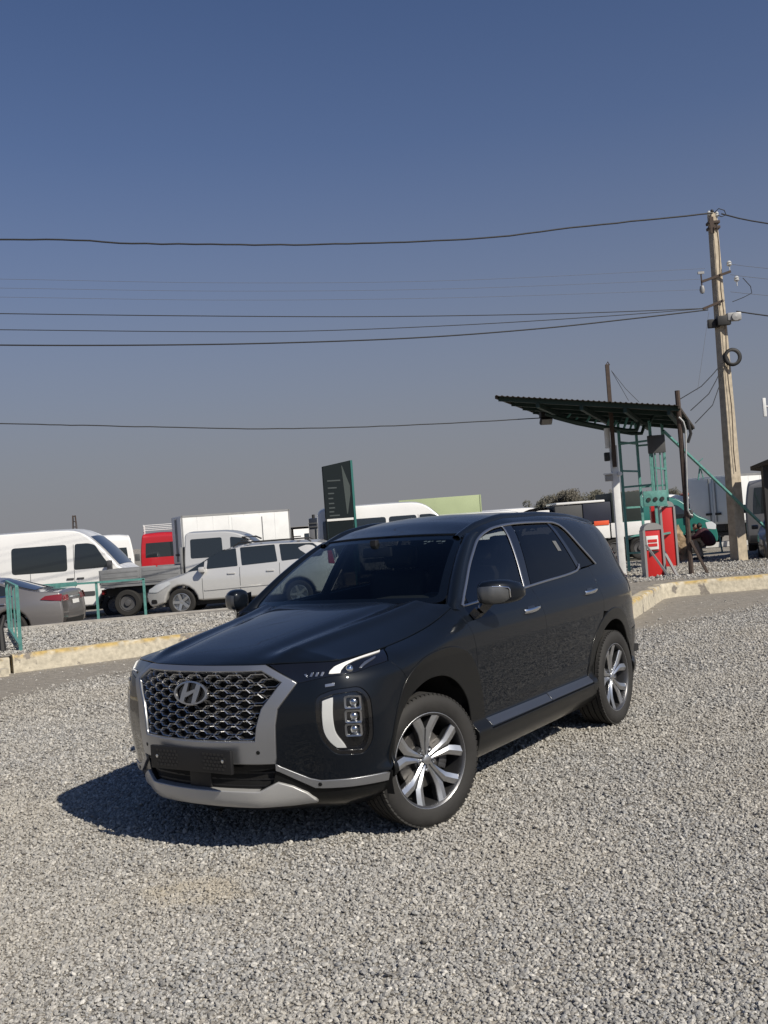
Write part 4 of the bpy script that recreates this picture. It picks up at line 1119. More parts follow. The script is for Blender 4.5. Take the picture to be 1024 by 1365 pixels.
# --- wheels
def make_wheel():
    w = bpy.data.objects.new('wheel', None); COL.objects.link(w); w.parent = CAR
    # axis along y, outer face at +y
    t = MB(); R0 = .377
    prof = [(.268, .104), (.290, .118), (.325, .1235), (.350, .117), (.362, .106)]
    tread = []
    for c in (-.082, -.030, .030, .082): tread += [(R0 - .001, c + .0045 + .02), (R0 - .001, c + .0045), (R0 - .012, c + .004), (R0 - .012, c - .004), (R0 - .001, c - .0045)]
    prof = [(.262, .098), (.270, .108), (.290, .118), (.325, .1235), (.352, .116), (.366, .104), (.374, .092)]
    for c in (.070, .024, -.024, -.070): prof += [(R0, c + .0055), (R0 - .011, c + .005), (R0 - .011, c - .005), (R0, c - .0055)]
    prof += [(.374, -.092), (.366, -.104), (.352, -.116), (.325, -.1235), (.290, -.118), (.262, -.098)]
    t.lathe(prof, 72); t.build('tyre', M_RUBBER, w, smooth=R(30))
    sh = MB()                                         # shoulder blocks
    for sd in (1, -1):
        for k in range(72):
            a = 2 * pi * k / 72; M_ = Matrix.Rotation(-a, 4, 'Y') @ Matrix.Translation((R0 - .006, sd * .0905, 0))
            sh.box((0, 0, 0), (.010, .028, .0245), M_ @ Matrix.Rotation(sd * .22, 4, 'X'))
    tag(sh.build('tread_blocks', M_RUBBER, w), kind='stuff')
    rim = MB(); rim.lathe([(.272, .100), (.2715, .107), (.266, .1085), (.258, .104), (.2535, .096), (.250, .070), (.238, -.02), (.236, -.08), (.262, -.105)], 72)
    rim.build('rim', M_BARREL, w, smooth=R(35))
    lip = MB(); lip.lathe([(.2640, .1035), (.2665, .1085), (.2700, .1088), (.2725, .1055), (.2735, .099)], 72); lip.build('rim_lip', M_MACH, w, smooth=R(60))
    def yf(r): return .066 + .034 * (r / .25)**1.6     # spoke face is dished towards the hub
    for k in range(5):
        a = R(90 + 72 * k)
        # Y spoke outline in local (radial r, tangential q)
        half = [(.030, .020), (.060, .026), (.110, .038), (.155, .054), (.205, .088), (.2565, .124)]
        inner = [(.2575, .050), (.215, .023), (.190, .007), (.184, .0)]
        L = half + inner; outl = L + [(r, -q) for r, q in L[::-1][1:]]
        V = []; n = len(outl)
        def P(r, q, y): return (r * cos(a) - q * sin(a), y, r * sin(a) + q * cos(a))
        sp = MB(); m_ = len(half)
        # machined faces: left and right arm with a groove between
        for sg in (1, -1):
            edge = half
            inn_ = [(.030, .002), (.060, .0025), (.110, .003), (.180, .004), (.215, .023), (.2575, .050)]
            vs = []
            for (r1, q1), (r2, q2) in zip(edge, inn_):
                vs += [P(r1, sg * q1, yf(r1) - .013), P(r1, sg * (q1 * .93 + q2 * .07), yf(r1) - .006), P((r1 + r2) / 2, sg * (q1 * .50 + q2 * .50), yf(r1) + .001), P(r2, sg * q2, yf(r2) - .010)]
            fs = [(i * 4 + j, (i + 1) * 4 + j, (i + 1) * 4 + j + 1, i * 4 + j + 1) for i in range(5) for j in range(3)]
            sp.add(vs, fs)
        s_ob = sp.build('spoke', M_MACH, w, smooth=R(20))
        sd = MB()
        top = [P(r, q, yf(r) - .010) for r, q in outl]; bot = [P(r * (.98 if r > .2 else 1), q * .92, yf(r) - .052) for r, q in outl]
        sd.add(top + bot, [(i, (i + 1) % n, n + (i + 1) % n, n + i) for i in range(n)])
        mid = [(.10, 0), ]
        sd.add([P(r, sg * q, yf(r) - .0085) for r, q in ((.045, .014), (.09, .022), (.13, .022), (.174, .007)) for sg in (1, -1)], [(0, 1, 3, 2), (2, 3, 5, 4), (4, 5, 7, 6)])
        sd.build('spoke_side', M_ALLOY, s_ob, smooth=R(30))
        # wheel nut in the bay between two spokes
        an = a + R(36); b = MB(); b.lathe([(.0005, .074), (.009, .074), (.011, .069), (.011, .040)], 6, M=Matrix.Translation((.060 * cos(an), 0, .060 * sin(an)))); b.build('wheel_nut', M_CHROME, w)
    hb = MB(); hb.lathe([(.0005, .080), (.020, .080), (.027, .077), (.030, .066)], 32); hb.build('hub_cap', M_MACH, w, smooth=R(30))
    hc = MB(); hc.lathe([(.0, .060), (.050, .062), (.078, .055), (.086, .040), (.086, .0)], 40); hc.build('hub', M_ALLOY, w, smooth=R(30))
    dk = MB(); dk.lathe([(.060, .022), (.165, .022), (.168, .018), (.168, -.004), (.165, -.008), (.060, -.008)], 48); dk.build('brake_disc', M_DISC, w, smooth=R(30))
    cp = MB()
    for k in range(7):
        a = R(150 + k * 9); cp.box((0, 0, 0), (.060, .066, .030), Matrix.Rotation(-a, 4, 'Y') @ Matrix.Translation((.155, .006, 0)), b=.006)
    cp.build('caliper', M_BARREL, w, smooth=R(40))
    bk = MB(); bk.lathe([(.0, -.06), (.235, -.06), (.238, -.055)], 40); bk.build('wheel_back', M_VOID, w)
    return w
w0 = make_wheel(); w0.location = (0, .868, .377); w0.rotation_euler = (0, 0, R(-17))
def wheel_copy(loc, rz, spin):
    w = copy_thing(w0, loc); w.parent = CAR
    w.rotation_euler = (Matrix.Rotation(rz, 3, 'Z') @ Matrix.Rotation(spin, 3, 'Y')).to_euler()
wheel_copy((-2.905, .862, .377), 0, R(9)); wheel_copy((0, -.868, .377), R(180 - 17), R(20)); wheel_copy((-2.905, -.862, .377), R(180), R(33))

# --- underside, wheel housings
ub = MB(); ub.box((-1.45, 0, .30), (2.10, 1.72, .12)); ub.box((-1.65, 0, .33), (4.3, 1.20, .16)); ub.box((.42, 0, .31), (.40, 1.10, .12)); ub.box((-3.55, 0, .36), (.55, 1.20, .16)); ub.build('underbody', M_VOID, CAR)
for x0 in (-.09, -2.955):
    for sd in (1, -1):
        b = MB(); vs = []; fs = []
        n = 26
        for i in range(n + 1):
            a = R(-15 + 210 * i / n)
            for yy in (.925, .60): vs.append((x0 + .462 * cos(a), sd * yy, .385 + .462 * sin(a)))
        fs = [(i * 2, i * 2 + 1, i * 2 + 3, i * 2 + 2) for i in range(n)]
        vs.append((x0, sd * .60, .385)); c = len(vs) - 1
        fs += [(i * 2 + 1, c, i * 2 + 3) for i in range(n)]
        b.add(vs, fs); b.build('wheel_housing', M_VOID, CAR)

# --- cabin
d = [[(x, y, z - .02 * (abs(y) / .75)**2) for y in np.linspace(-.76, .76, 16)] for x, z in ((-.50, 1.205), (-.62, 1.215), (-.78, 1.205), (-.92, 1.165), (-.97, 1.08), (-.96, .80))]
loft('dashboard', d, M_DASH, CAR, smooth=R(60))
b = MB(); b.box((-.80, .37, 1.215), (.22, .44, .06), b=.025); b.build('instrument_hood', M_DASH, CAR)
b = MB(); Mw = Matrix.Translation((-1.06, .37, 1.06)) @ Matrix.Rotation(R(-24), 4, 'Y')
ring = [(0, .185 * cos(a), .185 * sin(a)) for a in np.linspace(0, 2 * pi, 41)]
b.tube(ring, .016, 8, caps=False, M=Mw); b.box((0, 0, -.01), (.05, .13, .11), Mw, b=.02); b.box((.0, .10, 0), (.03, .12, .035), Mw, b=.01); b.box((.0, -.10, 0), (.03, .12, .035), Mw, b=.01); b.box((0, 0, -.11), (.03, .035, .12), Mw, b=.01)
b.build('steering_wheel', M_DASH, CAR)
def seat(x, y, w):
    b = MB(); b.box((x + .02, y, .72), (.54, w, .20), b=.07)
    Mb = Matrix.Translation((x - .24, y, .76)) @ Matrix.Rotation(R(-14), 4, 'Y'); b.box((0, 0, .30), (.17, w * .96, .66), Mb, b=.07)
    s_ = b.build('seat', M_SEAT, CAR, smooth=R(60))
    h = MB(); h.box((0, 0, .74), (.11, .27, .19), Mb, b=.05)
    h.tube([(0, .06, .58), (0, .06, .68)], .008, 6, M=Mb); h.tube([(0, -.06, .58), (0, -.06, .68)], .008, 6, M=Mb); h.build('headrest', M_SEAT, s_, smooth=R(60))
for y in (.38, -.38): seat(-1.50, y, .52); seat(-2.40, y, .50)
seat(-3.15, .30, .45); seat(-3.15, -.30, .45)
b = MB(); b.box((-2.2, 0, .50), (3.2, 1.7, .06)); b.build('cabin_floor', M_LINING, CAR)
def RI(A): P = ROOF(A); P[:, 2] -= .06; return P
panel('headlining', RI, [(-1.32, -.56), (-1.25, 0), (-1.32, .56), (-3.7, .55), (-3.7, -.55)], M_LINING, CAR, step=.2, flange=0)
for s0 in (1,):
    def WI(A): return W(A)
    panel('pillar_lining', W, xz(np.concatenate([cut(DLO_TOP, lambda p: p[0] < -1.3), [(-2.9, 1.25), (-3.8, 1.25), (-3.7, 1.55)], _roofe[2:]])), M_LINING, CAR, off=-.05, flange=0, step=.1, mirror=True)
b = MB(); b.box((-1.02, 0, 1.545), (.03, .24, .07), b=.012); b.box((-.99, 0, 1.60), (.05, .05, .07), b=.01); b.build('rear_view_mirror', M_BLACK, CAR)
mark_mat = mat('screen_mark_grey', (.16, .18, .20), .6)  # small grey strokes in an upper corner of the windscreen
for i, (a0, t0, da, dt) in enumerate(((.60, .885, .035, .020), (.645, .875, .03, .03), (.685, .89, .02, .015), (.62, .845, .025, .015), (.74, .885, .05, .018), (.80, .875, .035, .028), (.77, .85, .05, .008))):
    panel('screen_mark', WIND, [(a0, t0), (a0 + da, t0 + .004), (a0 + da, t0 + dt), (a0, t0 + dt - .004)], mark_mat, CAR, step=.05, gap=0, flange=0, off=-.002)
# ------------------------------------------------------------------ the vehicles beyond the islands
MV_WHITE = mat('white_van_paint', (.78, .78, .77), .30, coat=.6, noise=(.8, .04))
MV_SILVER = mat('silver_car_paint', (.60, .60, .59), .32, metal=.30, coat=.8)
MV_BRONZE = mat('grey_brown_paint', (.24, .226, .22), .34, metal=.5, coat=1.0)
MV_RED = mat('red_van_paint', (.42, .012, .018), .3, coat=.8)
MV_GREEN = mat('green_van_paint', (.020, .155, .130), .34, coat=.6)
MV_GREY = mat('grey_van_paint', (.17, .17, .175), .36, metal=.3, coat=.5)
MV_BOX = mat('white_box_panel', (.70, .71, .71), .45, noise=(1.4, .05))
MV_BED = mat('grey_dropside', (.26, .265, .27), .5, metal=.3, noise=(3, .1))
MV_DARK = mat('dark_vehicle_paint', (.020, .022, .028), .35, coat=.7)
MV_NAVY = mat('navy_tarpaulin', (.012, .016, .035), .6, noise=(2, .2))
MV_TARP = mat('dark_green_tarpaulin', (.010, .018, .017), .65, noise=(2, .2))
MV_LIME = mat('pale_green_panel', (.40, .47, .27), .55, noise=(1, .05))
MV_CHASSIS = mat('chassis_black', (.014, .014, .015), .6)
MV_GLASS = mat('dark_car_glass', (.020, .025, .027), .06, coat=1.0)
MV_GLASSC = glass('car_glass', (.42, .50, .48))
MV_LAMP = mat('headlamp_glass', (.62, .65, .68), .12, coat=1.0)
MV_TYRE = mat('old_tyre', (.020, .019, .018), .85)
MV_RIM = mat('alloy_rim', (.55, .56, .57), .3, metal=.8)
MV_STEEL = mat('steel_rim', (.11, .11, .115), .5, metal=.4)
MV_PLATE = mat('plate_white', (.70, .70, .68), .5)
MV_GREYPL = mat('grey_bumper_plastic', (.060, .062, .066), .6)
MV_REDL = mat('dull_tail_lamp', (.17, .012, .014), .2, coat=.8)
MV_ORANGE = mat('orange_red_label', (.75, .10, .035), .5)

class Shell:
    """a closed car body: side outline (x,z) and half width hw(x,z); gives the side surface and strips across the outline"""
    def __init__(s, prof, hw, bev=.06, crown=.03, radius=.10):
        s.prof = rounded(prof, radius, 4); s.hw = hw; s.bev = bev; s.crown = crown
        if area2(s.prof) < 0: s.prof = s.prof[::-1]
        s.loop = shrink(dense(s.prof, .12), bev)
    def F(s, A):
        A = np.asarray(A, float); return np.stack([A[:, 0], s.hw(A[:, 0], A[:, 1]), A[:, 1]], 1)
    def R(s, A): P = s.F(A); P[:, 1] *= -1; return P
    def body(s, m, parent, name='body', step=.16):
        L = s.loop; gxy = np.stack([g.ravel() for g in np.meshgrid(np.arange(L[:, 0].min(), L[:, 0].max(), step), np.arange(L[:, 1].min(), L[:, 1].max(), step))], 1)
        gxy = gxy[inside(shrink(L, step * .4), gxy)]
        A = np.concatenate([L, gxy]); n = len(L)
        vo, _, fo, vm, _, _ = delaunay_2d_cdt([Vector(p) for p in A], [(i, (i + 1) % n) for i in range(n)], [], 0, 1e-6)
        A2 = np.array([tuple(v) for v in vo]); T = np.array([f for f in fo if len(f) == 3]); T = T[inside(L, A2[T].mean(1))]
        P = s.F(A2); N = surf_normals(s.F, A2); N *= np.sign(N[:, 1])[:, None]
        f = np.cross(P[T[:, 1]] - P[T[:, 0]], P[T[:, 2]] - P[T[:, 0]])[:, 1] < 0; T[f] = T[f][:, ::-1]
        mp = {o: i for i, os_ in enumerate(vm) for o in os_}; ids = [mp[i] for i in range(n)]
        p = P[ids]; nr = N[ids]; tg = np.roll(p, -1, 0) - np.roll(p, 1, 0); tg /= np.linalg.norm(tg, axis=1)[:, None]
        la = np.cross(tg, nr); c = A2[ids].mean(0)
        if np.mean(np.sum(la[:, [0, 2]] * (A2[ids] - c), 1)) < 0: la = -la
        la /= np.linalg.norm(la, axis=1)[:, None]
        b45 = (la + nr) / 1.41421
        s.r1 = p + la * s.bev - nr * s.bev; s.la = la
        V, NN, FF = list(P), list(N), [tuple(t) for t in T]
        rings = [ids]
        flat = la * np.array([1, 0, 1]); flat /= np.linalg.norm(flat, axis=1)[:, None]; s.flat = flat
        def ring(pts, nrm):
            k = len(V); V.extend(pts); NN.extend(nrm); rings.append(list(range(k, k + n)))
        ring(p + la * s.bev * .71 - nr * s.bev * .29, b45); ring(s.r1, la)
        for q in (.6, .3, 0.0): ring(s.at_y(q), flat)
        fs = []
        for a, b in zip(rings[:-1], rings[1:]):
            for i in range(n):
                j = (i + 1) % n; fs.append((a[i], a[j], b[j], b[i]))
        V = np.array(V); NN = np.array(NN)
        q = fs[n * 2]; nv = np.cross(V[q[1]] - V[q[0]], V[q[2]] - V[q[0]])
        if nv @ NN[q[0]] < 0: fs = [x[::-1] for x in fs]
        FF += fs; k = len(V)
        V2 = np.concatenate([V, V * [1, -1, 1]]); N2 = np.concatenate([NN, NN * [1, -1, 1]]); F2 = FF + [tuple(i + k for i in x)[::-1] for x in FF]
        return link_mesh(name, V2, F2, m, parent, normals=N2)
    def at_y(s, q, off=0.0):                           # the outline carried to y = q * half width
        r = s.r1.copy(); r[:, 1] *= q
        return r + s.flat * (s.crown * (1 - q * q) + off) if hasattr(s, 'flat') else r
    def side(s, name, poly, m, parent, off=.004, sides=(1, -1), r=.05, step=.2, flange=0):
        for sd in sides:
            o = panel(name, s.F if sd > 0 else s.R, rounded(poly, r, 3), m, parent, step=step, gap=0, flange=flange, off=off + (0 if not flange else .01), bev=.01, flip=None)
        return o
    def across(s, name, a, b, q, m, parent, off=.006, q0=None, thick=False):
        """patch on the strip across the body, from outline point a to b, |y| <= q of the half width (or q0..q)"""
        L = s.loop; ia = int(np.argmin(np.linalg.norm(L - np.array(a), axis=1))); ib = int(np.argmin(np.linalg.norm(L - np.array(b), axis=1))); n = len(L)
        f = (ib - ia) % n; g = (ia - ib) % n
        idx = [(ia + k) % n for k in range(f + 1)] if f <= g else [(ia - k) % n for k in range(g + 1)]
        ys = np.linspace(-q if q0 is None else q0, q, 9)
        rows = []
        for y in ys:
            P = s.at_y(abs(y), off)[idx]; P[:, 1] = np.abs(P[:, 1]) * (1 if y >= 0 else -1)
            rows.append(P)
        mb = MB(); c = len(idx)
        mb.add([Vector(p) for r in rows for p in r], [(i * c + j, i * c + j + 1, (i + 1) * c + j + 1, (i + 1) * c + j) for i in range(len(ys) - 1) for j in range(c - 1)])
        return mb.build(name, m, parent, smooth=R(60), fix=True)

_panel0 = panel
def panel(name, F, poly, m, parent, flip=False, **k):
    if flip is None:                                   # pick the side that faces away from the car's middle plane
        A = np.array(poly, float).mean(0)[None]; nn_ = surf_normals(F, A)[0]; P = F(A)[0]
        flip = bool(nn_[1] * P[1] < 0)
    return _panel0(name, F, poly, m, parent, flip=flip, **k)

def arch(cx, cz, r, n=9):                              # wheel opening for a bottom outline that runs to +x
    return [(cx + r * cos(R(180 - 180 * i / n)), cz + r * sin(R(180 - 180 * i / n))) for i in range(n + 1)]
def road_wheel(parent, x, y, r, w, rim_m, spokes=7):
    e = bpy.data.objects.new('wheel', None); COL.objects.link(e); e.parent = parent; e.location = (x, y, r)
    sd = 1 if y > 0 else -1; h = w / 2
    t = MB(); t.lathe([(r * .66, h * .85), (r * .74, h), (r * .93, h * .95), (r, h * .7), (r, -h * .7), (r * .93, -h), (r * .66, -h)], 28); t.build('tyre', MV_TYRE, e, smooth=R(40))
    g = MB(); g.lathe([(r * .67, sd * h * .82), (r * .63, sd * h * .86), (r * .60, sd * h * .5), (r * .58, -sd * h * .2), (.0, -sd * h * .2)], 28)
    if spokes:
        for k in range(spokes):
            a = 2 * pi * k / spokes; M_ = Matrix.Rotation(a, 4, 'Y')
            g.add([(.02, sd * h * .62, -.035), (r * .64, sd * h * .80, -.030), (r * .64, sd * h * .80, .030), (.02, sd * h * .62, .035), (.02, sd * h * .3, -.035), (r * .64, sd * h * .5, -.03), (r * .64, sd * h * .5, .03), (.02, sd * h * .3, .035)],
                  [(0, 1, 2, 3), (0, 4, 5, 1), (3, 2, 6, 7)], M_)
        g.lathe([(.0, sd * h * .68), (r * .16, sd * h * .64), (r * .17, sd * h * .3)], 14)
    else:
        g.lathe([(.0, sd * h * .95), (r * .22, sd * h * .90), (r * .26, sd * h * .45), (r * .56, sd * h * .55)], 24)
    g.build('rim', rim_m, e, smooth=R(30))
def wheels(parent, xs, hw, r, w, rim_m, spokes=7):
    for x in xs:
        for sd in (1, -1): road_wheel(parent, x, sd * (hw - w / 2 + .01), r, w, rim_m, spokes)
def bits(parent, name, m, items, b=.02, smooth=R(40)):
    for c, d in items:
        q = MB(); q.box(c, d, b=b); q.build(name, m, parent, smooth=smooth)

# ---- panel van -----------------------------------------------------------------
def panel_van(name, label, group, loc, rz, paint, L=5.9, H=2.55, hw=.99, side_windows=(), stripe=True, rear_glass=True, roofpad=0, cabwin=MV_GLASS, zb=1.34, zt=None):
    v = thing(name, label, 'van', loc, rz, group)
    xf, xr = L * .5, -L * .5; wf, wr = xf - .98, xr + 1.02; r = .34
    prof = [(xr + .03, .42)] + arch(wr, .36, .44) + arch(wf, .36, .44) + [(xf - .02, .34), (xf, .62), (xf - .08, 1.02), (xf - .42, 1.24), (xf - .76, 1.38), (xf - 1.30, 2.05), (xf - 1.85, H - .03), (xf - 2.7, H), (xr + .30, H - .01), (xr + .06, H - .12), (xr, 1.2), (xr - .03, .60)]
    tum = spline([0, .5, 1.0, 1.35, H - .25, H], [hw - .06, hw, hw, hw - .005, hw - .10, hw - .17])
    nos = lambda x, z: -.10 * np.clip((x - (xf - .9)) / .9, 0, 1)**2
    S = Shell(prof, lambda x, z: tum(z) + nos(x, z), bev=.07, crown=.05, radius=[.05] + [0] * 20 + [.12, .15, .2, .3, .2, .35, .5, .6, .15, .2, .2, .15])
    S.body(paint, v)
    zt = zt or min(1.98, H - .42)
    S.side('cab_window', [(xf - .98, zb + .02), (xf - 1.16, zb + .24), (xf - 1.42, zt - .06), (xf - 1.62, zt), (xf - 1.98, zt), (xf - 2.02, zb)], cabwin, v, r=.06)
    for x0, x1 in side_windows: S.side('side_window', [(x0, zb - .02), (x1, zb - .02), (x1, zt), (x0, zt)], MV_GLASS, v, r=.09)
    S.across('windscreen', (xf - .82, 1.45), (xf - 1.70, H - .28), .86, MV_GLASS, v)
    S.across('grille', (xf - .04, .80), (xf - .10, 1.03), .55, MV_GREYPL, v)
    S.across('front_bumper', (xf - .01, .40), (xf, .68), .98, MV_GREYPL, v, off=.02)
    if rear_glass: S.across('rear_window', (xr + .01, 1.34), (xr + .05, zt + .02), .82, MV_GLASS, v)
    S.across('rear_bumper', (xr - .02, .44), (xr - .02, .66), .98, MV_GREYPL, v, off=.05)
    for sd in (1, -1):
        S.side('tail_lamp', [(xr + .04, 1.02), (xr + .16, 1.02), (xr + .14, 1.42), (xr + .05, 1.42)], MV_REDL, v, sides=(sd,), off=.01, r=.02)
        S.side('headlamp', [(xf - .10, .82), (xf - .42, .86), (xf - .48, 1.10), (xf - .24, 1.12), (xf - .08, 1.0)], MV_LAMP, v, sides=(sd,), off=.008, r=.03)
        q = MB(); q.box((xf - 1.0, sd * (hw + .12), 1.45), (.12, .20, .30), b=.03); q.build('door_mirror', MV_GREYPL, v)
        if stripe: S.side('rub_strip', [(wr + .5, .66), (wf - .5, .66), (wf - .5, .78), (wr + .5, .78)], MV_GREYPL, v, sides=(sd,), off=.02, r=.02)
        for xx in (xf - 2.14, xf - 1.86): q = MB(); q.box((xx, sd * (hw + .01), 1.16), (.20, .04, .045), b=.012); q.build('door_handle', MV_GREYPL, v)
        for xx in (xf - 2.03, xf - 3.25): S.side('door_gap', [(xx, .50), (xx + .014, .50), (xx + .014, H - .45), (xx, H - .45)], MV_GREYPL, v, sides=(sd,), off=.002, r=0)
    q = MB(); q.box((0, 0, .36), (L * .8, hw * 1.5, .22)); q.build('underside', MV_CHASSIS, v)
    wheels(v, (wf, wr), hw, r, .22, MV_STEEL, 0)
    return v

# ---- saloon, the tail of it in view ------------------------------------------------
def saloon(name, label, loc, rz, paint, group=None):
    v = thing(name, label, 'car', loc, rz, group); L, H, hw = 4.85, 1.45, .91; xf, xr = L / 2, -L / 2; wf, wr = xf - .95, xr + 1.10; r = .33
    prof = [(xr + .12, .26)] + arch(wr, .33, .40) + arch(wf, .33, .40) + [(xf - .10, .22), (xf, .45), (xf - .04, .70), (xf - .5, .86), (xf - 1.45, .98), (xf - 2.25, 1.38), (xf - 2.7, H), (xf - 3.25, H - .03), (xr + .95, 1.20), (xr + .55, 1.10), (xr + .06, 1.07), (xr + .02, .92), (xr - .02, .55), (xr + .02, .34)]
    tum = spline([0, .3, .62, .86, .96, 1.15, H], [hw - .10, hw - .02, hw, hw - .02, hw - .06, hw - .16, hw - .34])
    S = Shell(prof, lambda x, z: tum(z) - .20 * np.clip((np.abs(x) - 1.35) / 1.1, 0, 1)**2.2, bev=.06, crown=.05, radius=[.06] + [0] * 20 + [.1, .15, .15, .4, .4, .5, .6, .6, .6, .2, .06, .1, .15, .1])
    S.body(paint, v)
    S.side('side_window', [(xf - 1.62, .985), (xf - 2.30, 1.32), (xf - 2.62, 1.38), (xf - 2.66, 1.0)], MV_GLASS, v, r=.03)
    S.side('side_window', [(xf - 2.74, 1.0), (xf - 2.70, 1.385), (xf - 3.2, 1.365), (xr + 1.16, 1.185), (xr + 1.22, 1.03)], MV_GLASS, v, r=.03)
    S.across('windscreen', (xf - 1.5, 1.01), (xf - 2.2, 1.35), .84, MV_GLASS, v)
    S.across('rear_window', (xr + .62, 1.12), (xr + 1.45, 1.36), .80, MV_GLASS, v)
    for sd in (1, -1):
        S.side('tail_lamp', [(xr + .02, .84), (xr + .46, .90), (xr + .36, .97), (xr + .03, .99)], MV_REDL, v, sides=(sd,), off=.010, r=.02, step=.1)
        S.across('tail_lamp', (xr + .02, .84), (xr + .04, .98), .97 * sd if sd > 0 else -.55, MV_REDL, v, q0=.55 if sd > 0 else -.97)
        S.side('headlamp', [(xf - .06, .58), (xf - .55, .66), (xf - .60, .78), (xf - .14, .72)], MV_LAMP, v, sides=(sd,), off=.008, r=.02)
        S.side('window_trim', [(xf - 1.55, .965), (xr + 1.05, 1.01), (xr + 1.05, 1.03), (xf - 1.55, .985)], M_CHROME, v, sides=(sd,), off=.008, r=0)
        S.side('door_gap', [(xf - 2.70, .40), (xf - 2.688, .40), (xf - 2.688, .98), (xf - 2.70, .98)], MV_CHASSIS, v, sides=(sd,), off=.002, r=0)
        q = MB(); q.box((xf - 1.75, sd * (hw + .06), 1.02), (.16, .18, .12), b=.04); q.build('door_mirror', paint, v)
        for xx in (xf - 2.55, xf - 3.55): q = MB(); q.box((xx, sd * (hw - .005), .86), (.20, .03, .03), b=.01); q.build('door_handle', M_CHROME, v)
    S.across('boot_trim', (xr + .03, .93), (xr + .035, .97), .5, M_CHROME, v, off=.012)
    S.across('number_plate', (xr + .0, .72), (xr + .01, .84), .30, MV_PLATE, v, off=.012)
    S.across('rear_bumper', (xr + .02, .30), (xr - .01, .44), .8, MV_CHASSIS, v, off=.01)
    q = MB(); q.box((0, 0, .28), (L * .8, hw * 1.5, .16)); q.build('underside', MV_CHASSIS, v)
    wheels(v, (wf, wr), hw - .02, r, .22, MV_RIM, 10)
    return v

